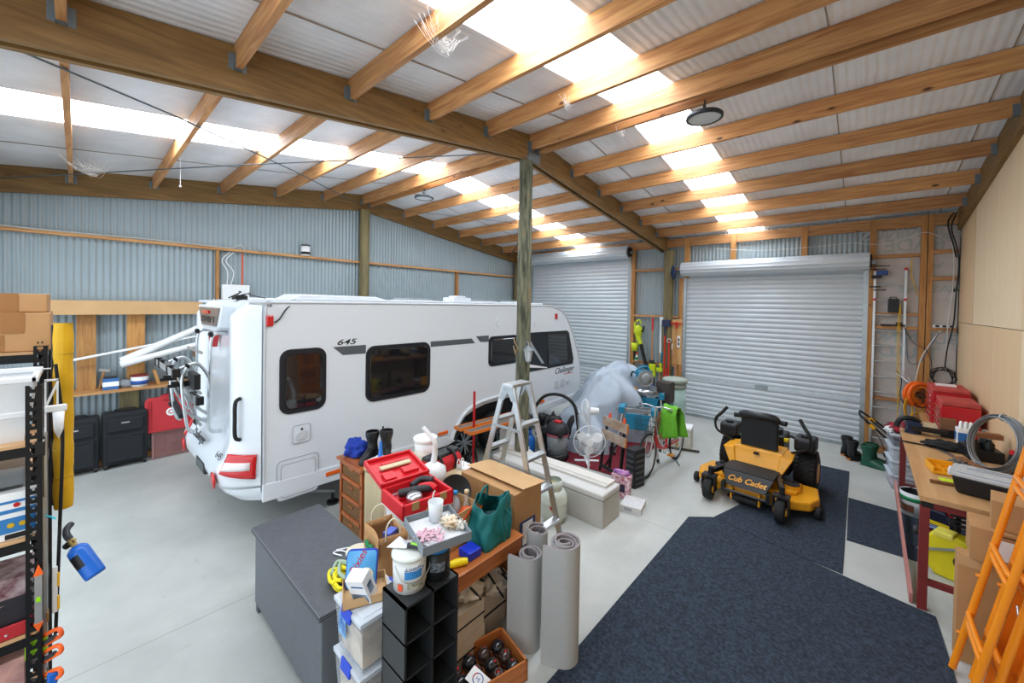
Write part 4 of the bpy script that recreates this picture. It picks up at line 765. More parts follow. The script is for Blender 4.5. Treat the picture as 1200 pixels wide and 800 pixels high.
# work desk
t = thing('timber_desk', 'orange stained timber desk with a teal bag on it', 'desk', (1.47, -2.34, 0)); P(t, 'desk_top', MB().box(-.03, -.36, .7, .27, .34, .725), orangeY, bevel=.004); P(t, 'apron', MB().box(.235, -.35, .6, .255, .33, .7), orangeY); P(t, 'desk_side', MB().box(-.03, .31, 0, .25, .33, .7), orangeY); P(t, 'desk_side', MB().box(-.03, -.35, 0, .2, -.33, .7), orangeY)
teal = M('teal_fabric', '#0d6b6b', .6, var=.06, vs=6)
t = thing('teal_bag', 'teal reusable shopping bag slumped on the orange desk', 'bag', (1.55, -2.2, .726), radians(12))
def tb(u, v):
    a = 2 * pi * u; q = 1.12 - .3 * v ** 1.4 + .06 * sin(a * 5 + v * 5) + .05 * sin(a * 9 - v * 6) * v + .12 * noise.noise(Vector((cos(a) * 2, sin(a) * 2, v * 3))); n_ = 3.2
    c, s_ = cos(a), sin(a); rr = 1 / ((abs(c) ** n_ + abs(s_) ** n_) ** (1 / n_)); z = .29 * v ** .8 + .05 * v * sin(2 * a + .6); return (.12 * rr * c * q, .18 * rr * s_ * q + .02 * v, z)
P(t, 'bag_body', MB().grid(tb, 48, 20), teal, solid=.004)
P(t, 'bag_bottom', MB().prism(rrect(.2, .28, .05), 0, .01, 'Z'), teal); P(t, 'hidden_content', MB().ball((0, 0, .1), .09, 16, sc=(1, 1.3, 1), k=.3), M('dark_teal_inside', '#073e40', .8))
P(t, 'strap', MB().tube([(.1, .04, .24), (.15, .07, .16), (.145, .06, .02), (.15, .04, -.05), (.14, .0, .0), (.135, -.04, .12), (.1, -.05, .24)], .009, n=6), teal); P(t, 'strap', MB().tube([(-.08, .05, .26), (-.07, .06, .36), (-.06, -.02, .37), (-.08, -.06, .26)], .009, n=6), teal)
opencarton('small_carton', (1.36, -2.42, .726), .24, .34, .26, 'open brown carton of bottles and snack packets beside the teal bag', radians(4), CARD2, False)
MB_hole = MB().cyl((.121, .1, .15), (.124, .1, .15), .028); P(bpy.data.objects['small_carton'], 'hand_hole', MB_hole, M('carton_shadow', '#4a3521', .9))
MB_h2 = MB().cyl((.121, -.12, .1), (.124, -.12, .1), .02); P(bpy.data.objects['small_carton'], 'round_white_sticker', MB_h2, WHITE)
clear = M('clear_bottle', '#cfe0ea', .1, alpha=.55); capb = M('cap_blue', '#2e8fd0', .4)
for x, y, lb in ((1.32, -2.53, 'clear water bottle with blue cap nearest the red case'), (1.3, -2.36, 'clear water bottle with blue cap in the middle of the snack carton')):
    t = thing('water_bottle', lb, 'bottle', (x, y, .735), 0, 'water bottles in the snack carton'); P(t, 'bottle_body', MB().lathe([(0, 0), (.042, 0), (.042, .2), (.035, .25), (.016, .28), (.016, .3), (0, .3)], n=20), clear); P(t, 'cap', MB().lathe([(0, .3), (.02, .3), (.02, .325), (0, .33)], n=16), capb)
t = thing('wine_bottle', 'pale bottle neck with cream stopper beside the tall brown carton', 'bottle', (1.36, -2.29, .735)); P(t, 'bottle_body', MB().lathe([(0, 0), (.035, 0), (.035, .18), (.012, .24), (.012, .3), (0, .3)]), M('pale_glass', '#c9bfae', .15, alpha=.8)); P(t, 'stopper', MB().lathe([(0, .3), (.018, .3), (.018, .33), (0, .335)]), M('cork', '#e0c59c', .7))
snr = M('packet_red', '#bf1a1a', .35, col2='#d9731f', vs=22); sny = M('packet_orange', '#e06a1c', .35, col2='#b81c16', vs=30)
for i, (x, y, z, rz, mt, lb) in enumerate(((1.43, -2.47, .87, 14, snr, 'red crinkled snack packet lying at the edge of the bottle carton'), (1.42, -2.37, .93, -8, sny, 'orange and red snack packet on top of the bottle carton'), (1.43, -2.28, .9, 5, snr, 'red snack packet next to the teal bag in the carton'))):
    t = thing('snack_packet', lb, 'packet', (x, y, z), 0, 'snack packets', rot=(radians(35), radians(-20), radians(rz))); P(t, 'packet', MB().grid(lambda u, v: ((u - .5) * .16, (v - .5) * .12, .018 * sin(pi * u) * sin(pi * v) + .004 * sin(u * 40)), 20, 8).grid(lambda u, v: ((u - .5) * .16, (v - .5) * .12, -.018 * sin(pi * u) * sin(pi * v)), 20, 8, flip=True), mt)
t = thing('frying_pan', 'black pan standing behind the bottle carton', 'pan', (1.15, -2.24, .96), 0, rot=(radians(0), radians(52), radians(-20))); P(t, 'pan_bowl', MB().lathe([(0, 0), (.11, 0), (.14, .035), (.135, .035), (.105, .008), (0, .008)], n=32), BLACK)
carton('low_carton', (1.1, -2.24, 0), .34, .2, .88, 'plain carton standing between the white bin and the tall brown box', mat=CARD2)
t = thing('tall_carton', 'tall brown cardboard box with its pale top flap folded open', 'box', (1.22, -1.74, 0)); t.scale = (1.06, .98, .96); P(t, 'box_body', MB().box(-.33, -.19, 0, .33, .19, 1.0), CARD, bevel=.004)
P(t, 'open_flap', MB().bar((0, -.1, 1.03), (0, .22, 1.0), .7, .004, up=(0, 0, 1)), CARD2); P(t, 'tape_strip', MB().box(-.03, -.192, .75, .03, -.19, 1.0), TAPE); P(t, 'blue_label', MB().box(.331, -.12, .42, .334, .1, .72), M('label_blue', '#1f2f63', .5)); P(t, 'white_label', MB().box(.334, -.08, .5, .336, .06, .7), WHITE)
t = thing('yellow_tool', 'yellow rubber handled tool lying on the orange desk', 'tool', (1.65, -2.62, .75), radians(65)); P(t, 'yellow_grip', MB().tube([(-.06, 0, 0), (0, .005, 0), (.07, 0, .0)], lambda s: .02 + .008 * sin(pi * s)), M('grip_yellow', '#f2d414', .4))
t = thing('blue_tray', 'dark blue tray edge between the grey tray and the desk carton', 'tray', (1.62, -2.48, .727)); P(t, 'tray_body', MB().box(-.06, -.06, 0, .06, .06, .06), M('tray_blue', '#1636c0', .4), bevel=.006)
# under the desk: cream bags and cartons
cream = M('cream_canvas', '#c6b7a3', .8, var=.07, vs=7)
for i, (x, y, z, sx, sy, sz, lb) in enumerate(((1.56, -2.55, 0, .3, .3, .22, 'beige carton at floor level under the orange desk'), (1.56, -2.55, .222, .3, .28, .2, 'beige carton stacked on another under the orange desk'), (1.5, -2.2, 0, .2, .3, .3, 'beige carton at the back under the orange desk'))):
    t = carton('beige_carton', (x, y, z), sx, sy, sz, lb, mat=cream, tape=False, group='beige cartons under the desk'); P(t, 'black_strap', MB().box(sx / 2, -sy / 2, sz * .45, sx / 2 + .004, sy / 2, sz * .5), BLACK)
for i, (x, y, z, rz, lb) in enumerate(((1.62, -2.5, .425, 10, 'cream bag with black straps on the beige cartons under the desk'), (1.62, -2.2, .305, -15, 'cream bag with black straps next to the carpet rolls'))):
    t = thing('cream_bag', lb, 'bag', (x, y, z), radians(rz), 'cream strapped bags'); P(t, 'bag_body', MB().ball((0, 0, .075), .11, 26, sc=(1, 1.15, .7), k=.4, seed=3 + i), cream)
    P(t, 'strap', MB().tube([(-.08, -.05, .14), (.0, -.07, .17), (.1, -.04, .1), (.12, 0, .03)], .009, n=6), BLACK); P(t, 'strap', MB().tube([(-.06, .08, .13), (.03, .05, .165), (.09, .08, .1), (.06, .02, .17)], .009, n=6), BLACK)
tag(MB().box(0, 0, 0, .02, .5, .55).build('cardboard_sheet', CARD), 'brown cardboard sheet standing at the back under the desk', 'cardboard'); bpy.data.objects['cardboard_sheet'].location = (1.36, -2.1, 0)
# cube rack
blk = M('black_laminate', '#2c2f31', .45)
t = thing('cube_rack', 'tall black cube rack with two columns of empty cells', 'shelf', (2.015, -3.19, 0)); rk_ = MB(); W, D, H = .34, .21, 1.1
rk_.box(-D / 2, -W / 2, 0, D / 2, -W / 2 + .012, H).box(-D / 2, W / 2 - .012, 0, D / 2, W / 2, H).box(-D / 2, -.006, 0, D / 2, .006, H).box(-D / 2, -W / 2, 0, -D / 2 + .006, W / 2, H)
for i in range(7): rk_.box(-D / 2, -W / 2, i * (H - .012) / 6, D / 2, W / 2, i * (H - .012) / 6 + .012)
P(t, 'rack_frame', rk_, blk)
# on the rack: paint pail, dark tin, grey tray
t = thing('paint_pail', 'white paint pail with wire handle on the black cube rack', 'paint can', (1.99, -3.25, 1.101)); P(t, 'pail_body', MB().lathe([(0, 0), (.083, 0), (.088, .17), (0, .17)], n=36), M('pail_white', '#d9dad6', .4)); P(t, 'pail_lid', MB().lathe([(.088, .165), (.094, .168), (.094, .182), (.08, .186), (0, .182)], n=36), M('lid_offwhite', '#d4d8d0', .4))
bl = MB(); 
for a0, a1, z0, z1 in ((-50, 10, .08, .12),): bl.grid(lambda u, v: (.0885 * cos(radians(a0 + (a1 - a0) * u)), .0885 * sin(radians(a0 + (a1 - a0) * u)), z0 + (z1 - z0) * v), 10, 2)
P(t, 'blue_label', bl, M('pail_blue', '#3a86c8', .4)); bl = MB().grid(lambda u, v: (.0885 * cos(radians(-40 + 90 * u)), .0885 * sin(radians(-40 + 90 * u)), .03 + .03 * v), 14, 1); P(t, 'picture_band', bl, M('pail_band', '#5c6a58', .6, col2='#c9c3ae', vs=40))
P(t, 'orange_mark', MB().grid(lambda u, v: (.089 * cos(radians(-75 + 18 * u)), .089 * sin(radians(-75 + 18 * u)), .02 + .035 * v), 4, 1), M('orange_print', '#e0562a', .4)); textmesh('pail_lettering', 'Aquadry', .03, M('letter_blue', '#205a9a', .4), t, Rz(radians(-18)) @ Tr(.0895, 0, .135) @ TXP, .0005)
P(t, 'wire_handle', MB().tube([(0, -.09, .14), (.06, -.08, .08), (.095, 0, .06), (.07, .08, .1), (0, .092, .14)], .0025, n=6), STEEL)
t = thing('filling_knife', 'wide filling knife with a green handle lying on the paint pail', 'filling knife', (1.99, -3.24, 1.291), radians(20)); P(t, 'knife_blade', MB().prism([(-.12, -.055), (-.02, -.02), (-.02, .02), (-.12, .055)], 0, .003, 'Z'), STEEL); P(t, 'knife_handle', MB().tube([(-.02, 0, .008), (.03, 0, .014), (.09, .01, .012)], .013), DARK); P(t, 'green_inlay', MB().tube([(-.0, 0, .02), (.04, .0, .024), (.06, .005, .022)], .008), M('lime_plastic', '#8fd13a', .4))
t = thing('dark_tin', 'black tin with a blue lid under the grey tray on the cube rack', 'tin', (2.03, -3.1, 1.101)); P(t, 'tin_body', MB().lathe([(0, 0), (.07, 0), (.07, .15), (0, .15)], n=30), M('tin_black', '#1d1f20', .4)); P(t, 'tin_lid', MB().lathe([(0, .15), (.072, .15), (.072, .2), (0, .205)], n=30), M('tin_blue_lid', '#2a76b8', .4)); P(t, 'label_print', MB().grid(lambda u, v: (.0705 * cos(-1.2 + 1.2 * u), .0705 * sin(-1.2 + 1.2 * u), .05 + .05 * v), 8, 1), M('tin_print', '#77808a', .5, col2='#22262a', vs=60))
t = thing('grey_tray', 'shallow grey box lid full of odds and ends on top of the dark tin', 'tray', (2.0, -3.08, 1.308), radians(-12), rot=(radians(0), radians(4), radians(-14))); gt = M('tray_grey', '#7d848a', .5); tw = M('tray_lining', '#e3e4e6', .6)
P(t, 'tray_wall', MB().box(-.15, -.14, 0, .15, -.135, .05).box(-.15, .135, 0, .15, .14, .05).box(-.15, -.14, 0, -.145, .14, .05).box(.145, -.14, 0, .15, .14, .05), gt); P(t, 'tray_lining', MB().box(-.145, -.135, 0, .145, .135, .012), tw)
x_, y_ = 2.0, -3.08
t = thing('plastic_cup', 'translucent plastic cup standing in the grey tray', 'cup', (1.92, -3.03, 1.33)); P(t, 'cup_body', MB().lathe([(0, 0), (.036, 0), (.045, .11), (.042, .11), (.034, .004), (0, .004)], n=28), M('frosted_plastic', '#e8edf0', .3, alpha=.75))
rnd = random.Random(4)
pk = MB()
for i in range(26): q = Matrix.Translation((rnd.uniform(.0, .11), rnd.uniform(-.12, .0), .018 + .004 * rnd.random())) @ Rz(rnd.uniform(0, 3)) @ Rx(rnd.uniform(-.2, .2)); pk.box(-.03, -.006, 0, .03, .006, .006, xf=q)
o = tag(pk.build('pink_screws', M('pink_plastic', '#d3a9b7', .5)), 'spilled pink fixings in the grey tray', 'fixings', None, 'stuff'); o.location = (2.0, -3.08, 1.316); o.rotation_euler = (0, radians(4), radians(-14))
t = cloth('beige_scrap', (2.02, -3.0, 1.325), .035, (1.5, 1.2, .7), M('beige_scraps', '#d8b98c', .7, col2='#f0e7d8', vs=30), 'beige crumpled scrap in the grey tray', 'scrap', .9, 4, 9)
t = cloth('white_rag', (2.07, -2.97, 1.32), .03, (1.3, 1.0, .7), M('offwhite_rag', '#e2ddd2', .8), 'off-white crumpled tissue at the far end of the grey tray', 'rag', .8, 4, 5)
# clear storage tubs
ctub = M('clear_tub', '#d5dde6', .2, alpha=.32); ctl = M('clear_tub_lid', '#dbe2ea', .3, alpha=.75); clip = M('clip_blue', '#2148c8', .4)
def cleartub(loc, sx, sy, h, lab, rz=0, fill='#c9b9a2', group='clear storage tubs by the cube rack', clips=True, lidm=None):
    t = thing('storage_tub', lab, 'storage tub', loc, rz, group)
    def tp(s0, s1, z0, z1): return MB().add([(-sx / 2 * s0, -sy / 2 * s0, z0), (sx / 2 * s0, -sy / 2 * s0, z0), (sx / 2 * s0, sy / 2 * s0, z0), (-sx / 2 * s0, sy / 2 * s0, z0), (-sx / 2 * s1, -sy / 2 * s1, z1), (sx / 2 * s1, -sy / 2 * s1, z1), (sx / 2 * s1, sy / 2 * s1, z1), (-sx / 2 * s1, sy / 2 * s1, z1)], [(0, 3, 2, 1), (4, 5, 6, 7), (0, 1, 5, 4), (1, 2, 6, 5), (2, 3, 7, 6), (3, 0, 4, 7)])
    P(t, 'tub_body', tp(.86, .97, 0, h - .03), ctub, bevel=.012); P(t, 'stored_goods', tp(.76, .84, .01, h * .72), M('goods' + fill, fill, .8, var=.35, vs=9)); P(t, 'tub_lid', MB().box(-sx / 2, -sy / 2, h - .03, sx / 2, sy / 2, h - .004).box(-sx / 2 + .03, -sy / 2 + .03, h - .006, sx / 2 - .03, sy / 2 - .03, h), lidm or ctl, bevel=.01)
    if clips:
        for s in (-1, 1): P(t, 'clip', MB().bar((0, s * (sy / 2 + .004), h - .06), (0, s * (sy / 2 - .004), h + .004), .11, .012, up=(0, 1, 0)), clip, bevel=.004)
    return t
cleartub((1.67, -3.29, 0), .32, .3, .3, 'lowest clear storage tub beside the cube rack'); cleartub((1.67, -3.29, .3), .32, .3, .3, 'clear storage tub with blue clip, second in the stack'); 
tt = cleartub((1.67, -3.29, .6), .32, .3, .3, 'topmost clear storage tub with blue clips beside the cube rack', fill='#d3c2aa'); P(tt, 'blue_white_label', MB().box(-.1, -.148, .12, -.01, -.146, .24), M('tub_label', '#8fc0e0', .5, col2='#2a5aa8', vs=30))
t = thing('cardboard_tray', 'shallow cardboard tray on the topmost clear tub', 'tray', (1.635, -3.315, .902), radians(-25)); P(t, 'tray_body', MB().box(-.1, -.12, 0, .1, .12, .004).box(-.1, -.12, 0, -.096, .12, .05).box(.096, -.12, 0, .1, .12, .05).box(-.1, -.12, 0, .1, -.116, .05).box(-.1, .116, 0, .1, .12, .05), CARD2)
bb = M('biscuit_blue', '#3f97d4', .35, col2='#6bb6e6', vs=8); t = thing('biscuit_box', 'bright blue packet with red lettering standing in the cardboard tray', 'packet', (1.585, -3.315, .912), radians(-35), rot=(radians(-14), 0, radians(48)))
P(t, 'packet', MB().prism(rrect(.17, .2, .02, 4, 0, .1), -.015, .015, 'Y'), bb, bevel=.004); P(t, 'dark_blue_edge', MB().prism(rrect(.178, .208, .022, 4, 0, .1), -.012, .012, 'Y'), M('edge_blue', '#1f3fae', .4)); P(t, 'cream_picture', MB().cyl((.03, -.0155, .07), (.03, -.017, .07), .04), M('cream_print', '#efe0b8', .5))
textmesh('packet_lettering', 'Bixies', .06, M('print_red', '#c01a20', .4), t, Tr(-.02, -.0165, .14) @ TYM @ Rz(radians(62)), .0005, .2)
t = thing('white_carton', 'small white box with a kitchen gadget printed on it leaning in the cardboard tray', 'box', (1.675, -3.325, .912), 0, rot=(radians(20), radians(-8), radians(28))); P(t, 'box_body', MB().box(-.055, -.04, 0, .055, .04, .17), WHITE, bevel=.002); P(t, 'blue_print', MB().box(-.05, -.0405, .015, .05, -.04, .07), M('gadget_print', '#1c2a44', .4, col2='#8fa8c0', vs=24)); P(t, 'printed_dots', MB().box(-.03, -.041, .12, .045, -.0402, .13), M('letter_blue', '#205a9a', .4)); P(t, 'side_print', MB().box(.055, -.02, .05, .0555, .02, .12), M('gadget_print', '#1c2a44', .4, col2='#8fa8c0', vs=24))
# on the wicker chest
t = thing('round_container', 'cream round plastic container on the wicker chest', 'container', (1.03, -3.05, .701)); P(t, 'container_body', MB().lathe([(0, 0), (.07, 0), (.08, .06), (0, .06)], n=30), M('cream_plastic', '#dcd8bd', .45)); P(t, 'container_lid', MB().lathe([(.08, .055), (.087, .058), (.087, .07), (.07, .075), (.0, .072)], n=30), M('cream_plastic', '#dcd8bd', .45))
yl = M('strap_yellow', '#e8d616', .6); gs = M('strap_sage', '#9db39a', .7); mb = MB(); mg = MB(); rnd = random.Random(12)
t = thing('tie_down_straps', 'tangle of yellow and sage green straps on the wicker chest', 'straps', (1.2, -3.21, .701))
for i in range(12):
    a0 = rnd.uniform(0, 6); r_ = rnd.uniform(.05, .1); c = (rnd.uniform(-.06, .05), rnd.uniform(-.05, .04)); (mg if i % 3 == 1 else mb).tube([(c[0] + r_ * (1 + .3 * sin(k * 2)) * cos(a0 + k * .8), c[1] + .7 * r_ * sin(a0 + k * .8), .016 + .007 * i + .01 * sin(k)) for k in range(7)], .012, n=6)
P(t, 'yellow_strap', mb, yl); P(t, 'sage_strap', mg, gs); P(t, 'buckle', MB().box(-.13, -.04, .01, -.08, .0, .05), DARK, bevel=.004)
tag(MB().tube([(.82, -3.12, .71), (.88, -3.03, .715), (.98, -2.98, .72), (1.03, -3.0, .72), (.95, -3.06, .715), (.85, -3.1, .71), (.84, -3.15, .71), (.92, -3.12, .712)], .005).build('loose_string', WHITEPL), 'loose white cord beside the cream container on the wicker chest', 'cord')
# crate of bowls
t = thing('timber_crate', 'open orange timber crate of lawn bowls in front of the desk', 'crate', (1.86, -2.55, 0), radians(-14)); cr = MB().box(-.17, -.25, 0, .17, .25, .012)
for a in ((-.17, -.25, 0, -.155, .25, .14), (.155, -.25, 0, .17, .25, .14), (-.17, -.25, 0, .17, -.235, .14), (-.17, .235, 0, .17, .25, .14)): cr.box(*a)
P(t, 'crate_box', cr, orangeY)
bw = [('brown_bowl', '#3a2622'), ('black_bowl', '#1c1e21')]
pos = []
for i in range(3):
    for j in range(4): pos.append((-.1 + i * .1, -.18 + j * .118))
cm = Matrix.Translation((1.86, -2.55, 0)) @ Rz(radians(-14)); desc = ['at the near crate corner', 'second along the desk side', 'third along the desk side', 'at the far desk corner of the crate', 'at the near end in the middle row', 'in the middle row beside the paper', 'in the middle row next to the far end', 'at the far end of the middle row', 'nearest the viewer on the mat side', 'second on the mat side', 'third on the mat side', 'at the far corner by the carpet roll']
for i, (x, y) in enumerate(pos[:12]):
    if i == 8: continue
    nm, c = bw[(i * 5 + i // 4) % 2]; v = cm @ Vector((x, y, .012 + .052))
    t = thing('lawn_bowl', '%s lawn bowl in the timber crate, %s' % ('brown' if nm[1] == 'r' else 'black', desc[i]), 'bowl', tuple(v), 0, 'lawn bowls in the timber crate', rot=(rnd.uniform(-.5, .5), rnd.uniform(-.2, .8), rnd.uniform(0, 3)))
    P(t, 'ball', MB().ball((0, 0, 0), .052, 24), M(nm, c, .22, coat=.5)); P(t, 'ring_mark', MB().lathe([(.022, .0475), (.024, .0475)], n=24), M('ring_grey', '#8d8f8e', .4)); P(t, 'red_dot', MB().lathe([(0, .0525), (.009, .0522), (.009, .051)], n=14), M('dot_red', '#d32a22', .4))
t = thing('paper_note', 'white card with a round blue and red emblem lying on the bowls', 'card', tuple(cm @ Vector((.09, -.1, .125))), radians(-14), rot=(radians(8), radians(12), radians(10))); P(t, 'card', MB().box(-.07, -.05, 0, .07, .05, .002), WHITE); P(t, 'emblem_ring', MB().torus((0, 0, .003), .034, .003, 'Z', n=28, k=4), M('emblem_blue', '#2456b0', .4)); P(t, 'red_arc', MB().tube([(.034 * cos(a), .034 * sin(a), .005) for a in (2.2, 2.7, 3.2, 3.6)], .003), RED); textmesh('emblem_letter', 'HJ', .03, M('emblem_blue', '#2456b0', .4), t, Tr(0, 0, .003), .0005)
# carpet rolls
cb_ = M('carpet_backing', '#b3b4b2', .75, var=.04, vs=30, stretch=(1, 1, 6)); cp_ = M('carpet_pile', '#8f8788', .95, var=.2, vs=90, bump=.8, bs=200)
def roll(x, y, r, h, turns, lab, rz, tail=.0):
    t = thing('carpet_roll', lab, 'carpet roll', (x, y, 0), rz, 'rolled carpet offcuts standing by the desk'); th = .016; n = int(turns * 40); mo, mi_ = MB(), MB()
    def rad(a): return r - th * 1.35 * (a / (2 * pi))
    pts = [(rad(2 * pi * turns * i / n), 2 * pi * turns * i / n) for i in range(n + 1)]
    out = [(q * cos(a), q * sin(a)) for q, a in pts]; inn = [((q - th) * cos(a), (q - th) * sin(a)) for q, a in pts]
    if tail:
        out = [(out[0][0] + .01, out[0][1] - tail)] + out; inn = [(inn[0][0], inn[0][1] - tail)] + inn
    k = len(out)
    def hz(i): return h + .012 * sin(i * .11)
    mo.add([(a, b_, 0) for a, b_ in out] + [(a, b_, hz(i)) for i, (a, b_) in enumerate(out)], [(i, i + 1, k + i + 1, k + i) for i in range(k - 1)], 0, True)
    mi_.add([(a, b_, 0) for a, b_ in inn] + [(a, b_, hz(i)) for i, (a, b_) in enumerate(inn)], [(i + 1, i, k + i, k + i + 1) for i in range(k - 1)], 0, True)
    mi_.add([(a, b_, hz(i)) for i, (a, b_) in enumerate(out)] + [(a, b_, hz(i)) for i, (a, b_) in enumerate(inn)], [(i, i + 1, k + i + 1, k + i) for i in range(k - 1)], 0, False)
    mi_.add([(out[0][0], out[0][1], 0), (inn[0][0], inn[0][1], 0), (inn[0][0], inn[0][1], hz(0)), (out[0][0], out[0][1], hz(0))], [(0, 1, 2, 3)])
    P(t, 'backing', mo, cb_); P(t, 'pile', mi_, cp_); return t
roll(2.16, -2.03, .118, .86, 3.2, 'tallest grey carpet roll, the one nearest the dark mat', radians(288), .13); roll(1.9, -2.12, .1, .7, 2.2, 'shorter grey carpet roll next to the bowls crate', radians(282), .13); roll(1.79, -1.88, .1, .74, 1.6, 'grey carpet roll standing behind the other two', radians(100))
# ================================================================ MIDDLE OF THE SHED
# step ladder
def railbar(m, a, b, w=.022, h=.055): m.bar(a, b, w, h, up=(1, 0, 0)); return m
t = thing('step_ladder', 'aluminium double sided step ladder standing behind the tall brown carton', 'ladder', (1.06, -1.34, 0)); zt = 1.78
def lx(s, z): return .05 + (zt - z) * .28 if s > 0 else -.05 - (zt - z) * .29
def lw(z): return .13 + (zt - z) * .02
for s in (-1, 1):
    for y in (-1, 1): P(t, 'side_rail', railbar(MB(), (lx(s, 0), y * lw(0), 0), (lx(s, zt - .03), y * lw(zt), zt - .03)), ALU)
    for z in (.12, .43, .75, 1.06, 1.38): x = lx(s, z); w = lw(z); P(t, 'step', MB().box(x - .04, -w, z - .014, x + .04, w, z + .018), ALU, bevel=.003)
P(t, 'top_step', MB().box(-.075, -.15, zt - .03, .075, .15, zt), ALU, bevel=.004)
for y in (-1, 1):
    P(t, 'hinge_bracket', MB().prism([(-.12, zt - .17), (-.05, zt - .17), (0, zt - .08), (.05, zt - .17), (.12, zt - .17), (.06, zt - .03), (-.06, zt - .03)], y * .142 - .003, y * .142 + .003, 'Y'), GALV); P(t, 'spreader_bar', MB().bar((lx(-1, 1.33), y * .15, 1.33), (lx(1, 1.33), y * .15, 1.33), .008, .03), GALV)
    for s in (-1, 1): P(t, 'rubber_foot', MB().box(lx(s, 0) - .03, y * lw(0) - .02, 0, lx(s, 0) + .03, y * lw(0) + .02, .05), BLACK, bevel=.004)
# gas bottle
gz = M('gas_bottle_enamel', '#cdd5cb', .4, var=.05, vs=6)
t = thing('gas_bottle', 'pale steel gas bottle with a red label beside the long chest', 'gas bottle', (1.02, -.58, 0)); t.scale = (1.14, 1.14, 1.1); P(t, 'foot_ring', MB().lathe([(.1, 0), (.105, 0), (.105, .05), (.1, .05)], n=30), gz)
P(t, 'cylinder', MB().lathe([(0, .03), (.1, .035), (.135, .07), (.14, .15), (.14, .22), (.142, .225), (.14, .23), (.138, .29), (.11, .34), (.05, .365), (0, .37)], n=36), gz); P(t, 'collar', MB().lathe([(.085, .34), (.09, .34), (.085, .45), (.08, .45)], n=30, ang=2 * pi), gz); P(t, 'valve', MB().cyl((0, 0, .36), (0, 0, .42), .02).cyl((-.04, 0, .41), (.03, 0, .41), .012), M('brass', '#9c8550', .4, .7)); P(t, 'red_label', MB().prism([(-.03, .2), (0, .17), (.03, .2), (0, .23)], -.0015, .0015, 'Y', xf=Rz(radians(30)) @ Tr(0, -.143, 0)), RED)
# long chest
fib = M('fibre_cement', '#b9b7b1', .7, var=.06, vs=4)
t = thing('long_chest', 'long pale grey chest with a board lying on its lid behind the ladder', 'chest', (.66, -.15, 0)); P(t, 'chest_body', MB().box(-.9, -.21, 0, .9, .21, .32), fib, bevel=.006); P(t, 'chest_lid', MB().box(-.905, -.215, .325, .905, .215, .4), M('fibre_cement_lid', '#c9c8c4', .6, var=.05, vs=4), bevel=.02)
t = thing('long_board', 'long off-white board with dark grooves lying on the grey chest', 'board', (.62, -.06, .401)); P(t, 'plank', MB().box(-.9, -.12, 0, .88, .12, .03), M('offwhite_board', '#d2cec6', .6, var=.04), bevel=.004); P(t, 'dark_groove', MB().box(-.9, -.062, .0302, .88, -.056, .031).box(-.9, -.085, .0302, .88, -.082, .031), M('groove_brown', '#4c4236', .8))
t = thing('catalogue_box', 'small flat white box on the floor beside the chest end', 'box', (1.6, .36, 0), radians(12)); P(t, 'box_body', MB().box(-.13, -.15, 0, .13, .15, .08), M('greyish_white_card', '#d3d2d0', .6), bevel=.003); P(t, 'side_print', MB().box(-.08, -.1515, .02, .02, -.15, .06), M('print_grey', '#a2a5a8', .6)); P(t, 'top_lines', MB().box(-.1, -.1, .0802, .1, .1, .081), M('paper_lines', '#c2c3c7', .6, col2='#dcdcdc', vs=40))
t = thing('patterned_bag', 'purple and red patterned gift bag standing beside the chest end', 'bag', (1.36, .52, 0), radians(10)); pat = M('floral_print', '#a02840', .6, col2='#ecdfe6', vs=26); P(t, 'bag_body', MB().prism([(-.11, 0), (.11, 0), (.13, .32), (-.13, .32)], -.06, .06, 'Y'), pat, bevel=.01); P(t, 'purple_top', MB().ball((0, 0, .33), .1, 18, sc=(1.1, .6, .45), k=.6), M('purple_tissue', '#7a3f9c', .6, col2='#d8a0c0', vs=18)); P(t, 'black_tag', MB().box(-.06, -.068, .1, .06, -.063, .2), M('tag_navy', '#262038', .5))
# vacuum cleaner
t = thing('vacuum_cleaner', 'clear drum vacuum cleaner with black top and a red switch near the pole', 'vacuum cleaner', (-.05, 1.0, 0)); t.scale = (1.1, 1.1, 1.0); P(t, 'base', MB().lathe([(0, .04), (.17, .04), (.18, .07), (.165, .12), (0, .12)]), BLACK)
P(t, 'clear_drum', MB().lathe([(.15, .12), (.155, .12), (.165, .42), (.16, .42)], n=32), M('smoked_drum', '#b9bec2', .12, alpha=.45)); P(t, 'inner_filter', MB().lathe([(0, .13), (.1, .13), (.11, .4), (0, .4)]), M('filter_grey', '#5c6064', .6)); P(t, 'pink_band', MB().lathe([(.164, .42), (.172, .42), (.172, .44), (.164, .44)], n=32), M('band_red', '#d2586a', .4))
P(t, 'motor_head', MB().lathe([(0, .44), (.17, .44), (.175, .5), (.15, .57), (.1, .62), (0, .63)], n=32), DARK); P(t, 'red_switch', MB().box(-.05, -.05, .62, .07, .05, .65), RED, bevel=.01); P(t, 'front_hose_port', MB().cyl((.12, -.12, .47), (.17, -.17, .47), .04), BLACK)
for a in range(4): P(t, 'caster', MB().ball((.15 * cos(a * pi / 2 + .8), .15 * sin(a * pi / 2 + .8), .035), .035, 12), BLACK)
P(t, 'hose', MB().tube([(-.12, -.1, .5), (-.3, -.2, .55), (-.36, -.12, .8), (-.25, .0, 1.02), (-.02, .12, 1.05), (.16, .2, .9), (.22, .22, .6), (.25, .2, .35)], .026, n=10), RUBBER); P(t, 'wand', MB().cyl((.24, .2, .75), (.26, .24, .06), .018), STEEL)
t = thing('black_bag', 'black crumpled bin bag behind the vacuum cleaner', 'bag', (-.42, 1.3, 0)); P(t, 'sack', MB().ball((0, 0, .3), .3, 32, sc=(.8, .9, 1.0), k=.5), M('bin_bag', '#17181b', .35))
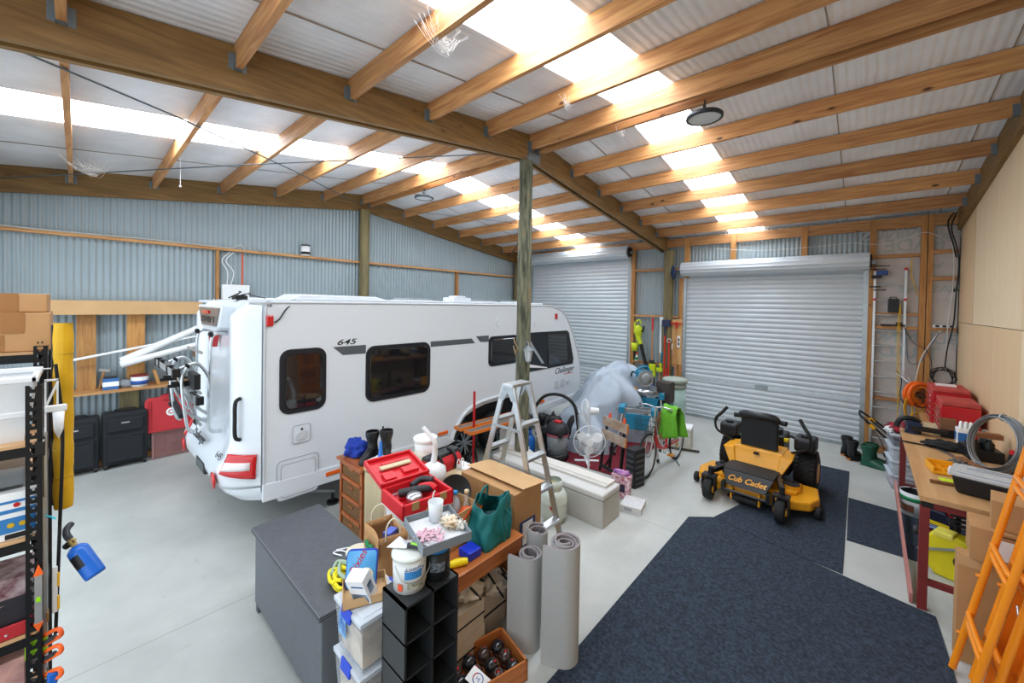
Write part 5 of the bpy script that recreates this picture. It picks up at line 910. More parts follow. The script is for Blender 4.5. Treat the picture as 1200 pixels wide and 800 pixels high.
# red rug
mats_red = M('red_rug', '#6e1624', .95, var=.15, vs=60)
o = MB().box(-.75, -.9, 0, .75, .95, .01).build('red_rug', mats_red); tag(place(o, (.25, 1.9, .0005), radians(4)), 'dark red rug under the covered motorbike and fans', 'rug')
# covered motorbike
tarp = M('silver_tarp', '#a3afbc', .42, var=.05, vs=4, bump=.8, bs=7)
t = thing('covered_motorbike', 'motorbike hidden under a draped silver grey cover by the roller door', 'covered motorbike', (-.1, 2.5, .011), radians(-4))
def tarpf(u, v):
    s = v; y = -1.0 + 2.05 * s; a = pi * u                     # a: across
    ridge = .62 + .78 * (1 / (1 + math.exp(-(s - .34) * 11)))
    if s < .1: ridge *= .75 + 2.5 * s
    wb_ = .36 + .16 * math.exp(-((s - .7) / .2) ** 2); wt = .1 + .3 / (1 + math.exp(-(s - .4) * 14))
    c, q = cos(a), sin(a); z = ridge * q ** .38; w = wb_ * (1 - q) + wt * q
    fold = .09 * sin(s * 26 + c * 4) * (1 - q) + .07 * sin(s * 11 + a * 5) + .03 * noise.noise(Vector((c * 3, s * 6, 1)))
    x = c * (w + .14 * (1 - q ** 2)) + fold * c; end = 0
    if s < .06 or s > .97: z *= .55 if (s == 0 or s == 1) else .9
    return (x, y + .06 * noise.noise(Vector((a * 2, s * 3, 5))), max(.0, z + .07 * q * noise.noise(Vector((a * 2.2, s * 9, 9))) - .05 * q * abs(sin(s * 7 + a * 2))))
m = MB().grid(tarpf, 60, 70, flip=True)
o0 = [tarpf(i / 40, 0) for i in range(41)]; o1 = [tarpf(i / 40, 1) for i in range(41)]
m.add([(p[0], p[1] - .05 * (p[2] < .3), p[2]) for p in o0] + [(0, o0[0][1] - .12, 0)], [(i, i + 1, 41) for i in range(40)], 0, True); m.add(list(o1) + [(0, o1[0][1] + .05, 0)], [(i + 1, i, 41) for i in range(40)], 0, True)
P(t, 'cover', m, tarp); P(t, 'front_wheel', MB().torus((0, -.75, .3), .24, .06, 'X'), RUBBER); P(t, 'rear_wheel', MB().torus((0, .7, .3), .24, .06, 'X'), RUBBER)
# fans
fw = M('fan_white', '#e6e9ea', .35); wire = M('fan_wire', '#dfe3e5', .4)
def fan(loc, rz, h, r, lab, tilt=0):
    t = thing('pedestal_fan', lab, 'fan', loc, rz, 'white pedestal fans')
    P(t, 'base', MB().box(-.2, -.025, 0, .2, .025, .02).box(-.025, -.2, 0, .025, .2, .02), fw, bevel=.005); P(t, 'pole', MB().cyl((0, 0, .02), (0, .04, h - .04), .016), fw); P(t, 'motor', MB().cyl((0, .02, h), (0, .18, h), .065, .05), fw, bevel=.01)
    g = MB()
    for k in range(44):
        a = 2 * pi * k / 44; p = [(.05, -.09), (r * .6, -.1), (r * .97, -.06), (r, -.03), (r * .9, .02), (.06, .03)]; g.tube([(q * cos(a), y, h + q * sin(a)) for q, y in p], .0016, n=4, sub=2, cap=False)
    g.torus((0, -.03, h), r, .006, 'Y', n=40, k=6).torus((0, -.1, h), r * .6, .0025, 'Y', n=32, k=4).torus((0, -.09, h), .05, .004, 'Y', n=20, k=4); gd = P(t, 'guard', g, wire); P(gd, 'centre_cap', MB().cyl((0, -.1, h), (0, -.085, h), .05), fw)
    for k in range(3):
        a = 2 * pi * k / 3 + .5
        def bl(u, v, a=a): q = .03 + (r * .8) * v; ang = a + (u - .5) * 1.15 * (sin(pi * min(1, v * .95 + .1)) ** .6); return (q * cos(ang), -.03 + .035 * (u - .5), h + q * sin(ang))
        P(t, 'blade', MB().grid(bl, 8, 10), M('fan_blade', '#eef1f3', .3, alpha=.92))
    return t
fan((.72, .73, 0), radians(38), .56, .235, 'white pedestal fan facing the viewer in front of the covered motorbike'); fan((.38, 1.24, 0.011), radians(-50), .84, .19, 'second white fan turned sideways against the silver cover')
tag(MB().box(-.22, -.1, 0, .22, .1, .1).build('clear_case', M('clear_case', '#c5cdd2', .2, alpha=.7), bevel=.02), 'low clear plastic case on the floor beside the vacuum cleaner', 'case'); bpy.data.objects['clear_case'].location = (.35, .5, 0)
# folded workbench
t = thing('folding_workbench', 'folded portable workbench with worn timber jaws beside the fan', 'workbench', (.9, 1.0, 0), rot=(radians(-8), 0, radians(-22))); worn = M('worn_jaw_board', '#a79a8c', .7, col2='#8a6e56', vs=9)
for z in (.72, .52): bd = P(t, 'jaw_board', MB().box(-.24, -.035, z, .3, -.005, z + .14), worn, bevel=.004); P(bd, 'orange_edge', MB().box(.3, -.035, z, .315, -.005, z + .14), M('jaw_edge', '#c07a44', .6))
P(t, 'steel_leg', MB().bar((-.2, 0, 0), (-.16, 0, .8), .03, .03).bar((.25, 0, 0), (.22, 0, .8), .03, .03).bar((-.2, .0, .1), (.24, 0, .1), .02, .05).bar((-.15, .06, .1), (.1, .06, .6), .02, .02).bar((-.1, .1, 0), (-.1, .1, .55), .03, .03).bar((.15, .1, 0), (.15, .1, .55), .03, .03), BLACK)
for x in (-.1, .22): P(t, 'orange_peg', MB().cyl((x, -.02, .86), (x, -.02, .93), .022, .018), M('peg_orange', '#e8502a', .4))
t = thing('ribbed_crate', 'black ribbed plastic crate standing on end beside the bicycle wheel', 'crate', (1.28, 1.0, 0), radians(-12)); P(t, 'crate_shell', MB().box(-.02, -.12, 0, .14, .12, .55), M('crate_black', '#1f2124', .6), bevel=.01)
for z in (.05, .13, .21, .29, .37, .45): P(t, 'rib', MB().box(.0, -.135, z, .12, -.12, z + .03).box(.14, -.1, z, .15, .1, z + .03), M('crate_rib', '#3e4146', .45))
# saw stands
tealp = M('tool_teal', '#1f7fa0', .4); 
def sawstand(loc, rz, lab, h=.82):
    t = thing('saw_stand', lab, 'saw stand', loc, rz, 'teal folding saw stands')
    P(t, 'rail', MB().box(-.36, -.12, h - .05, .32, -.07, h).box(-.36, .07, h - .05, .32, .12, h), STEEL); P(t, 'teal_bracket', MB().box(-.32, -.16, h - .09, -.22, .16, h + .02).box(.22, -.16, h - .09, .32, .16, h + .02).prism([(-.15, h - .35), (.15, h - .35), (.22, h - .08), (-.22, h - .08)], -.15, -.12, 'Y'), tealp, bevel=.006)
    for sx in (-1, 1):
        for sy in (-1, 1): lg = P(t, 'leg', MB().cyl((sx * .25, sy * .1, h - .08), (sx * .36, sy * .28, 0.0), .018), STEEL); P(lg, 'rubber_foot', MB().cyl((sx * .36, sy * .28, .0), (sx * .355, sy * .27, .05), .024), BLACK)
    P(t, 'side_roller', MB().cyl((.3, -.14, h + .02), (.3, .14, h + .02), .02), STEEL); return t
sawstand((.6, 3.16, .0), radians(14), 'teal saw stand carrying the round mitre saw', .9); sawstand((.84, 2.18, .011), radians(18), 'teal saw stand with bare silver rails behind the bicycle', .8)
t = thing('mitre_saw', 'teal sliding mitre saw with a round silver blade guard', 'mitre saw', (.55, 3.1, .905), radians(-38)); P(t, 'saw_base', MB().lathe([(0, 0), (.18, 0), (.18, .05), (0, .06)]).box(-.28, .02, 0, .28, .14, .06), STEEL); P(t, 'fence', MB().box(-.26, .1, .06, .26, .12, .14), STEEL)
P(t, 'blade_guard', MB().cyl((-.03, 0, .27), (.05, 0, .27), .16, n=36), M('guard_silver', '#b9bcbb', .35, .6), bevel=.01); P(t, 'guard_face', MB().lathe([(0, 0), (.1, 0), (.11, .015), (.05, .02), (0, .03)], xf=Tr(.05, 0, .27) @ Ry(radians(90))), M('guard_grey', '#8f9698', .4)); P(t, 'upper_guard', MB().prism([(-.17, .3), (.17, .3), (.15, .38), (.06, .44), (-.06, .44), (-.15, .38)], -.06, .02, 'X'), tealp, bevel=.01)
P(t, 'motor', MB().cyl((-.06, .02, .33), (-.25, .02, .33), .06), tealp); P(t, 'carry_handle', MB().tube([(-.03, .12, .4), (-.03, .05, .5), (-.03, -.12, .46), (-.03, -.2, .36)], .022), tealp); P(t, 'black_grip', MB().tube([(-.1, -.1, .36), (-.12, -.2, .38), (-.1, -.24, .3)], .02), BLACK)
t = cloth('kraft_parcel', (.3, 2.98, .9), .13, (1.2, .8, .55), kraft, 'crumpled brown paper parcel on the rails of the mitre saw stand', 'parcel', .3, 3, 8)
tag(MB().box(-.15, -.12, 0, .15, .12, .1).build('blue_case', M('case_navy', '#1b2f8a', .4), bevel=.02), 'small dark blue case with a red corner under the mitre saw', 'case'); bpy.data.objects['blue_case'].location = (.42, 3.42, .9)
# stacked cushions on wrapped drum
t = thing('wrapped_drum', 'tall drum wrapped in pale teal plastic by the pole in the back wall', 'drum', (.93, 3.69, 0)); P(t, 'drum_body', MB().lathe([(0, 0), (.19, 0), (.21, .3), (.22, .7), (.2, .95), (0, .95)], n=32), M('teal_wrap', '#a9c9c6', .3, var=.1, vs=6, bump=.6, bs=12))
gb = M('grey_green_canvas', '#98a297', .8, var=.06, vs=6)
for k, (z, r_, lb) in enumerate(((.95, .215, 'round grey-green cushion resting directly on the wrapped drum'), (1.06, .235, 'topmost round grey-green cushion on the wrapped drum'))):
    t = thing('round_cushion', lb, 'cushion', (.93, 3.69, z), 0, 'round cushions on the drum'); P(t, 'cushion', MB().lathe([(0, 0), (r_ * .88, .0), (r_, .025), (r_ + .005, .05), (r_, .08), (r_ * .88, .1), (0, .11)], n=36), gb); P(t, 'piping', MB().torus((0, 0, .05), r_ + .004, .006, 'Z', n=40, k=5), M('piping_grey', '#7c857c', .8))
t = thing('dark_canister', 'dark brown square canister beside the wrapped drum', 'canister', (.86, 3.36, .0)); P(t, 'canister_body', MB().box(-.13, -.13, .0, .13, .13, .55), CARD, bevel=.01); P(t, 'dark_top_section', MB().box(-.14, -.14, .72, .14, .14, 1.12), M('dark_brown', '#3d3733', .6), bevel=.01); P(t, 'middle', MB().box(-.12, -.12, .55, .12, .12, .72), tealp)
t = thing('cool_box', 'cream insulated cool box on the floor beside the bicycle', 'cool box', (1.25, 3.13, 0), radians(10)); P(t, 'box_body', MB().box(-.2, -.16, 0, .2, .16, .34), M('cool_cream', '#d6d6c9', .5), bevel=.02); P(t, 'lid', MB().box(-.21, -.17, .34, .21, .17, .4), WHITEPL, bevel=.02); P(t, 'dark_strip', MB().bar((-.2, -.3, .03), (.35, -.22, .03), .02, .04), M('groove_brown', '#4c4236', .8))
# bicycle
t = thing('bicycle', 'red step-through bicycle with a wire basket and a towel hung on it', 'bicycle', (1.36, 1.35, 0), radians(0)); bl_ = M('bike_red', '#c4141c', .3, coat=.4)
WB = Vector((.06, 1.08, 0)); fwp = Vector((0, 0, .34)); rwp = WB + Vector((0, 0, .34)); 
def bwheel(c, nm):
    w = P(t, nm, MB().torus(c, .32, .02, 'X', n=44, k=8), RUBBER); P(w, 'rim', MB().torus(c, .298, .009, 'X', n=44, k=6), STEEL); s = MB()
    for k in range(28): a = 2 * pi * k / 28; s.cyl((c[0] + (.02 if k % 2 else -.02), c[1], c[2]), (c[0], c[1] + .295 * cos(a), c[2] + .295 * sin(a)), .0018, n=4, cap=False)
    P(w, 'spokes', s, STEEL); P(w, 'hub', MB().cyl((c[0] - .04, c[1], c[2]), (c[0] + .04, c[1], c[2]), .02), STEEL)
bwheel(fwp, 'front_wheel'); bwheel(rwp, 'rear_wheel')
hd = Vector((.02, .2, .82)); bbk = Vector((.04, .62, .3)); st = Vector((.05, .78, .8))
P(t, 'frame', MB().tube([hd - Vector((0, 0, .06)), (.03, .3, .5), (.04, .45, .36), bbk], .02).tube([hd - Vector((0, 0, .16)), (.03, .32, .4), bbk], .016).cyl(bbk, st, .017).cyl(bbk, rwp + Vector((.03, 0, 0)), .011).cyl(bbk, rwp - Vector((.03, 0, 0)), .011).cyl(st - Vector((0, 0, .15)), rwp + Vector((.03, 0, 0)), .009).cyl(st - Vector((0, 0, .15)), rwp - Vector((.03, 0, 0)), .009), bl_)
P(t, 'fork', MB().tube([hd + Vector((.0, .02, .0)), (.035, .12, .62), (.045, .04, .45), (.045, 0, .34)], .011).tube([hd + Vector((.0, .02, .0)), (-.035, .12, .62), (-.045, .04, .45), (-.045, 0, .34)], .011), STEEL); P(t, 'stem', MB().cyl(hd - Vector((0, 0, .08)), hd + Vector((0, .03, .22)), .014), STEEL)
hb = P(t, 'handlebar', MB().tube([(-.3, .42, 1.0), (-.27, .28, 1.02), (-.12, .22, 1.06), (.02, .22, 1.04), (.16, .22, 1.06), (.3, .28, 1.02), (.34, .42, 1.0)], .012), STEEL); P(hb, 'grip', MB().cyl((-.3, .42, 1.0), (-.29, .34, 1.01), .018).cyl((.34, .42, 1.0), (.32, .34, 1.01), .018), BLACK); P(hb, 'brake_lever', MB().tube([(-.2, .22, 1.02), (-.28, .24, .98), (-.32, .32, .97)], .007).tube([(.22, .22, 1.02), (.3, .24, .98), (.35, .32, .97)], .007), BLACK)
P(t, 'saddle', MB().prism([(-.02, -.16), (.02, -.16), (.1, .1), (.05, .13), (-.05, .13), (-.1, .1)], .84, .9, 'Z', xf=Tr(.05, .8, 0)), BLACK, bevel=.015); P(t, 'seat_post', MB().cyl(st, st + Vector((0, .02, .08)), .012), STEEL)
bk_ = MB()
for z in (.68, .76, .84, .92): 
    k = .13 + .03 * (z - .68) / .24; bk_.tube([(-k, -.16, z), (k, -.16, z), (k, .1, z), (-k, .1, z)], .0025, n=4, closed=True, smooth=False)
for i in range(9): x = -.13 + .0325 * i; bk_.cyl((x, -.15, .68), (x * 1.2, -.16, .92), .002, n=4).cyl((x, .1, .68), (x * 1.2, .1, .92), .002, n=4).cyl((-.13, -.15 + .031 * i, .68), (-.16, -.15 + .031 * i, .92), .002, n=4).cyl((.13, -.15 + .031 * i, .68), (.16, -.15 + .031 * i, .92), .002, n=4).cyl((x, -.15, .68), (x, .1, .68), .002, n=4)
P(t, 'basket', bk_, M('dark_wire', '#3c3e40', .5, .5)); P(t, 'crank', MB().torus(bbk, .08, .006, 'X', n=30, k=6).bar(bbk + Vector((.05, 0, 0)), bbk + Vector((.05, .1, -.13)), .012, .02).bar(bbk - Vector((.05, 0, 0)), bbk + Vector((-.05, -.1, .13)), .012, .02), STEEL)
for s in (1, -1): P(t, 'pedal', MB().box(s * .05, s * .1 - .04 + .62, .3 - s * .13 - .01, s * .14, s * .1 + .04 + .62, .3 - s * .13 + .015), M('pedal_orange', '#d98a1e', .5))
P(t, 'kickstand', MB().cyl((.0, .8, .28), (.22, .78, 0.01), .009), BLACK); P(t, 'mudguard', MB().tube([(WB.x, 1.08 + .35 * cos(a), .34 + .35 * sin(a)) for a in (.3, .8, 1.3, 1.8, 2.4)], .014), bl_); P(t, 'yellow_reflector', MB().box(.03, 1.1, .2, .05, 1.2, .3), M('reflector_yellow', '#e8b01c', .4))
towel = M('green_towel', '#67ad2e', .95, var=.1, vs=30, bump=.7, bs=150)
t = thing('green_towel', 'bright green towel draped over the bicycle handlebar', 'towel', (1.6, 1.68, 0), radians(-25))
def twf(u, v):
    s = (v - .5) * 2; a = abs(s); z = 1.08 - .03 * a - (.5 * max(0, a - .12)); y = (.1 * (1 if s > 0 else -1) * min(1, a * 3)) + .02 * sin(u * 9 + v * 4); x = (u - .5) * (.3 + .06 * a) + .02 * sin(v * 7); return (x, y + .03 * sin(u * 14) * a, z - .03 * sin(u * 5) * a)
P(t, 'towel', MB().grid(twf, 24, 30), towel, solid=.008)
# sawhorse workbench by the caravan
t = thing('orange_workbench', 'orange edged folding workbench standing by the caravan wheel', 'workbench', (-.6, -.05, 0), radians(-3)); og = M('bench_orange', '#e07a28', .45); gtop = M('bench_grey_top', '#7c7d7c', .7, var=.1)
for x in (-.14, .1): j = P(t, 'jaw', MB().box(x, -.6, .72, x + .16, .6, .75), gtop); P(j, 'orange_edge', MB().box(x - .004, -.605, .715, x + .02, .605, .756).box(x - .004, -.615, .715, x + .16, -.6, .756).box(x + .13, -.605, .715, x + .164, .605, .756), og)
for s in (-1, 1): P(t, 'leg', MB().bar((-.14, s * .4, 0), (.1, s * .35, .72), .035, .02).bar((.2, s * .4, 0), (-.04, s * .35, .72), .035, .02).bar((-.1, s * .4, .14), (.16, s * .4, .14), .02, .02), BLACK)
t = thing('red_pole', 'thin bright red pole standing through the orange workbench', 'pole', (-.57, -.44, 0)); P(t, 'shaft', MB().box(-.013, -.013, 0, .013, .013, 1.28), M('pole_red', '#c81420', .4)); P(t, 'foot_plate', MB().box(-.06, -.06, 0, .06, .06, .01), BLACK)
t = thing('red_jack', 'small red trolley jack on the floor by the caravan wheel', 'jack', (-.35, -.55, 0)); P(t, 'jack_body', MB().prism([(-.15, .02), (.15, .02), (.1, .12), (-.05, .16)], -.06, .06, 'Y'), RED, bevel=.008); P(t, 'jack_handle', MB().cyl((.0, 0, .1), (-.1, -.12, .4), .014), BLACK)
for y in (-.06, .06): P(bpy.data.objects['red_jack'], 'wheel', MB().cyl((.1, y - .01, .03), (.1, y + .01, .03), .03), BLACK)
# things behind the ladder
t = thing('blue_gas_bottle', 'blue gas bottle behind the ladder at the foot of the pole', 'gas bottle', (-.5, .72, 0)); P(t, 'cylinder', MB().lathe([(0, 0), (.13, .01), (.15, .06), (.15, .3), (.1, .38), (0, .4)], n=30), M('bottle_blue', '#1d66b8', .4)); P(t, 'collar', MB().lathe([(.09, .36), (.095, .36), (.09, .46), (.085, .46)], n=24), M('bottle_blue', '#1d66b8', .4))
t = cloth('plastic_sack', (-.25, .25, 0), .24, (1, .8, .9), M('sack_white', '#dfe4e8', .35, var=.05), 'white plastic sack with red printing behind the ladder', 'sack', .4, 3, 6); P(t, 'red_print', MB().cyl((.17, -.14, .05), (.2, -.17, .05), .035).cyl((.22, -.06, -.03), (.235, -.075, -.03), .03).cyl((.1, -.19, .1), (.11, -.205, .1), .03), RED)
carton('white_box', (-.52, .28, 0), .2, .2, .56, 'upright white box between the ladder legs by the workbench', mat=WHITE, tape=False)
tag(MB().box(-.28, -.16, 0, .28, .16, .16).build('white_tray', WHITEPL, bevel=.02), 'low white tray on the floor between the ladder and the long chest', 'tray'); bpy.data.objects['white_tray'].location = (.1, -.58, 0)
# lantern on the pole
t = thing('pole_lantern', 'small grey carriage lantern mounted on the round pole', 'lantern', (.17, -.08, 1.78), radians(-20)); lm_ = M('lantern_grey', '#7f8588', .4, .5)
P(t, 'lantern_roof', MB().lathe([(.085, .16), (.05, .2), (.012, .235), (0, .26)], n=6, sm=False), lm_); P(t, 'lantern_glass', MB().lathe([(.035, .0), (.06, .155)], n=6, sm=False), M('lantern_glass', '#dfe6ea', .2, alpha=.8)); P(t, 'lantern_base', MB().lathe([(0, -.02), (.04, -.01), (.04, .005), (0, .005)], n=6, sm=False), lm_); P(t, 'wall_bracket', MB().tube([(-.075, 0, .1), (-.07, 0, .26), (-.03, 0, .28), (0, 0, .25)], .009).box(-.09, -.03, .02, -.075, .03, .2), lm_)
for k in range(6): a = k * pi / 3; P(t, 'glass_bar', MB().cyl((.036 * cos(a), .036 * sin(a), 0), (.062 * cos(a), .062 * sin(a), .157), .004, n=6), lm_)
tag(MB().tube([(-.11, -.09, 2.1), (-.05, -.12, 2.02), (.0, -.115, 1.96), (-.06, -.11, 1.9), (-.1, -.1, 1.98), (-.02, -.14, 1.86)], .007).build('rope_loop', M('jute', '#a98d62', .9)), 'short loop of rope tied round the pole above the lantern', 'rope')
# ================================================================ MOWER SIDE
matm = M('charcoal_carpet', '#2b3542', .97, var=.55, vs=42, bump=.6, bs=160)
def floormat(name, poly, z, lab):
    o = MB().prism(poly, z, z + .009, 'Z').build(name, matm); return tag(o, lab, 'mat', 'charcoal floor mats')
floormat('floor_mat', [(2.2, -5.3), (4.5, -5.3), (4.27, .45), (3.25, .65), (2.42, .83), (2.2, .63)], 0, 'largest charcoal carpet mat, running towards the viewer')
floormat('floor_mat', [(2.43, .84), (3.25, .66), (3.66, .6), (3.64, 3.86), (3.05, 3.84), (2.42, 3.6), (2.4, 1.6), (2.6, 1.45)], 0, 'charcoal carpet mat under the mower')
floormat('floor_mat', [(3.67, 1.38), (4.9, 1.42), (4.9, 2.62), (3.655, 2.7)], 0, 'small charcoal mat crossing under the workbench')
# ride-on mower
my = M('mower_yellow', '#e9a21c', .35, coat=.3); mk = M('mower_black', '#191b1e', .4); mgrey = M('mower_worn_black', '#2b2a2a', .7, var=.2, vs=30); mseat = M('seat_vinyl', '#1d1f22', .38)
t = thing('ride_on_mower', 'yellow and black zero-turn ride-on mower with its seat tipped forward', 'mower', (2.68, 1.85, .009), radians(-3))
tyre = lambda c, r, w, n=30: MB().lathe([(r * .5, -w / 2), (r * .8, -w / 2), (r * .96, -w * .42), (r, -w * .3), (r, w * .3), (r * .96, w * .42), (r * .8, w / 2), (r * .5, w / 2)], n=n, xf=Tr(*c) @ Ry(radians(90)))
for s in (-1, 1):
    w = P(t, 'rear_wheel', tyre((s * .48, .75, .28), .28, .26, 40), RUBBER); tr = MB()
    for k in range(30):
        a = 2 * pi * k / 30
        for q in (-.09, -.03, .03, .09): tr.box(-.022, -.02, -.006, .022, .02, .01, xf=Tr(s * .48 + q, .75, .28) @ Rx(a + (q * 1.2)) @ Tr(0, 0, .282))
    P(w, 'tread', tr, RUBBER); P(w, 'rim', MB().lathe([(0, 0), (.06, .01), (.13, .0), (.14, .01)], xf=Tr(s * .6, .75, .28) @ Ry(radians(90 * s))), my)
    cw = P(t, 'front_caster', tyre((s * .41, -.55, .14), .14, .11), RUBBER); P(cw, 'hub', MB().cyl((s * .41 - .07, -.55, .14), (s * .41 + .07, -.55, .14), .05), my)
    P(t, 'caster_fork', MB().box(s * .41 - .085, -.6, .12, s * .41 - .07, -.5, .31).box(s * .41 + .07, -.6, .12, s * .41 + .085, -.5, .31).box(s * .41 - .085, -.6, .3, s * .41 + .085, -.46, .325).cyl((s * .41, -.5, .32), (s * .41, -.5, .42), .03), mk)
    P(t, 'side_frame_rail', MB().bar((s * .41, -.5, .36), (s * .3, -.1, .36), .05, .06).bar((s * .3, -.1, .36), (s * .3, .9, .36), .05, .06), mk)
    P(t, 'deck_wheel', tyre((s * .72, -.12, .07), .07, .06, 20), RUBBER)
    P(t, 'fuel_tank', MB().prism(rrect(.32, .2, .05, 4, .62, .7), s * .36, s * .6, 'X'), mk, bevel=.03, seg=3); P(t, 'tank_cap', MB().cyl((s * .48, .55, .8), (s * .48, .55, .83), .05), mk)
    lv = P(t, 'steering_lever', MB().tube([(s * .3, .38, .56), (s * .42, .3, .64), (s * .56, .22, .74), (s * .58, .2, .9), (s * .52, .24, .98), (s * .46, .3, 1.08)], .017), mk); P(lv, 'foam_grip', MB().tube([(s * .58, .2, .88), (s * .56, .21, .94), (s * .51, .25, 1.0), (s * .45, .3, 1.09)], .023), RUBBER)
    P(t, 'side_wing', MB().add([(s * .3, -.02, .34), (s * .42, .05, .58), (s * .4, .4, .6), (s * .3, .4, .34), (s * .24, -.02, .34), (s * .28, .05, .6), (s * .28, .4, .62), (s * .24, .4, .34)], [(0, 1, 2, 3), (4, 7, 6, 5), (0, 4, 5, 1), (1, 5, 6, 2), (2, 6, 7, 3), (3, 7, 4, 0)]), my, bevel=.012)
P(t, 'cutting_deck', MB().prism([(-.38, -.38), (.38, -.38), (.66, -.22), (.72, .0), (.66, .35), (-.66, .35), (-.72, .0), (-.66, -.22)], .09, .21, 'Z'), my, bevel=.025)
P(t, 'deck_top', MB().prism([(-.3, -.25), (.3, -.25), (.5, -.12), (.5, .25), (-.5, .25), (-.5, -.12)], .21, .25, 'Z').cyl((-.42, .02, .21), (-.42, .02, .29), .1).cyl((.42, .02, .21), (.42, .02, .29), .1), my, bevel=.01)
for s in (-1, 1): P(t, 'blade_pulley', MB().cyl((s * .42, .02, .29), (s * .42, .02, .31), .09).cyl((s * .42, .02, .31), (s * .42, .02, .35), .025), mgrey)
P(t, 'front_roller', MB().cyl((-.14, -.45, .08), (.14, -.45, .08), .035), RUBBER); P(t, 'roller_bracket', MB().box(-.17, -.48, .06, -.15, -.36, .2), my); P(t, 'roller_bracket', MB().box(.15, -.48, .06, .17, -.36, .2), my)
fp = [(-.33, -.5, .16), (.33, -.5, .16), (.27, -.12, .44), (-.27, -.12, .44)]
P(t, 'footrest', MB().add([(-.23, -.47, .23), (.23, -.47, .23), (.3, -.36, .4), (-.3, -.36, .4), (-.23, -.44, .23), (.23, -.44, .23), (.3, -.33, .4), (-.3, -.33, .4)], [(0, 1, 2, 3), (7, 6, 5, 4), (0, 4, 5, 1), (1, 5, 6, 2), (2, 6, 7, 3), (3, 7, 4, 0)]), mk, bevel=.012)
textmesh('maker_script', 'Cub Cadet', .1, my, t, Matrix.Translation((0, -.424, .32)) @ Rx(radians(-33)) @ TYM, .0015, .35, 1.0, .002)
P(t, 'floor_pan', MB().box(-.29, -.36, .38, .29, .05, .41), mgrey); P(t, 'cross_bar', MB().cyl((-.24, -.5, .17), (.24, -.5, .17), .018).box(-.28, -.5, .14, -.24, -.4, .26).box(.24, -.5, .14, .28, -.4, .26), mk)
P(t, 'front_cowl', MB().add([(-.29, .02, .4), (.29, .02, .4), (.3, .1, .62), (-.3, .1, .62), (-.29, .5, .4), (.29, .5, .4), (.3, .5, .62), (-.3, .5, .62)], [(0, 1, 2, 3), (7, 6, 5, 4), (0, 4, 5, 1), (1, 5, 6, 2), (2, 6, 7, 3), (3, 7, 4, 0)]), my, bevel=.012)
P(t, 'slot', MB().box(-.03, .03, .56, .03, .1, .585), mk)
st = P(t, 'seat', MB().prism(rrect(.46, .54, .05, 5, 0, .8), .16, .24, 'Y'), mseat, bevel=.03, seg=3); P(st, 'bolster', MB().tube([(-.21, .15, 1.04), (-.17, .12, 1.08), (0, .1, 1.09), (.17, .12, 1.08), (.21, .15, 1.04)], .055, n=12), mseat); P(st, 'seat_back', MB().prism(rrect(.42, .46, .06, 5, 0, .84), .24, .34, 'Y'), mseat, bevel=.03)
for s in (-1, 1): P(st, 'armrest', MB().cyl((s * .2, .2, 1.03), (s * .32, .16, 1.03), .036), mseat)
P(t, 'engine', MB().box(-.22, .62, .42, .22, 1.05, .72).cyl((0, .84, .72), (0, .84, .78), .17), mk, bevel=.02); P(t, 'yellow_cap', MB().cyl((.27, .5, .7), (.27, .5, .74), .03), M('cap_yellow', '#f0dc1e', .4)); P(t, 'rear_guard', MB().tube([(-.3, 1.1, .35), (-.3, 1.12, .6), (.3, 1.12, .6), (.3, 1.1, .35)], .02), mk)
P(t, 'hydro_unit', MB().box(-.3, .55, .2, .3, .95, .4), mgrey); P(t, 'spring_hardware', MB().box(-.36, -.14, .2, -.3, -.02, .36).cyl((-.34, -.2, .28), (-.34, .1, .3), .015).cyl((.34, -.2, .28), (.34, .1, .3), .015), mgrey)
# tall ladder leaning on the wall
t = thing('tall_ladder', 'tall aluminium straight ladder standing against the wrapped wall', 'ladder', (4.09, 5.3, 0), 0, rot=(radians(-1.2), 0, 0)); 
for s in (-1, 1): r_ = P(t, 'ladder_rail', MB().box(s * .2 - .018, -.035, 0, s * .2 + .018, .035, 3.32), ALU, bevel=.004); P(r_, 'red_cap', MB().box(s * .2 - .022, -.04, 3.32, s * .2 + .022, .04, 3.36).box(s * .2 - .021, -.038, 2.78, s * .2 + .021, .038, 2.82), RED)
for k in range(11): P(t, 'rung', MB().cyl((-.19, 0, .28 + k * .28), (.19, 0, .28 + k * .28), .016, n=10), ALU)
tag(MB().tube([(4.23, 5.26, 2.72), (4.225, 5.2, 2.0), (4.235, 5.19, 1.2), (4.22, 5.18, .5), (4.2, 5.2, .12)], .006).tube([(4.23, 5.26, 2.72), (4.2, 5.2, 2.3), (4.21, 5.19, 1.4), (4.24, 5.18, .9)], .005).build('yellow_rope', M('rope_yellow', '#d9b01e', .7)), 'yellow rope hanging down the tall ladder', 'rope')
tag(MB().tube([(4.36, 5.36, 3.56), (4.35, 5.34, 3.3), (4.37, 5.34, 3.15), (4.42, 5.35, 2.98), (4.44, 5.36, 2.85)], .007).build('yellow_cable', M('rope_yellow', '#d9b01e', .7)), 'short yellow cable hanging from the top nogging beside the tall ladder', 'cable')
t = thing('power_supply', 'small black electric box on the shelf nogging behind the tall ladder', 'electric box', (4.14, 5.34, 2.57)); P(t, 'casing', MB().box(-.07, -.05, 0, .07, .05, .24), BLACK, bevel=.008); P(t, 'handle', MB().tube([(-.04, 0, .24), (-.04, 0, .27), (.04, 0, .27), (.04, 0, .24)], .006), BLACK)
t = thing('clamp_pile', 'blue and black clamps bundled above the tall ladder', 'clamps', (3.92, 5.3, 3.24)); P(t, 'blue_body', MB().box(-.02, -.05, 0, .14, .05, .08), M('clamp_blue', '#2a4a8a', .5), bevel=.006)
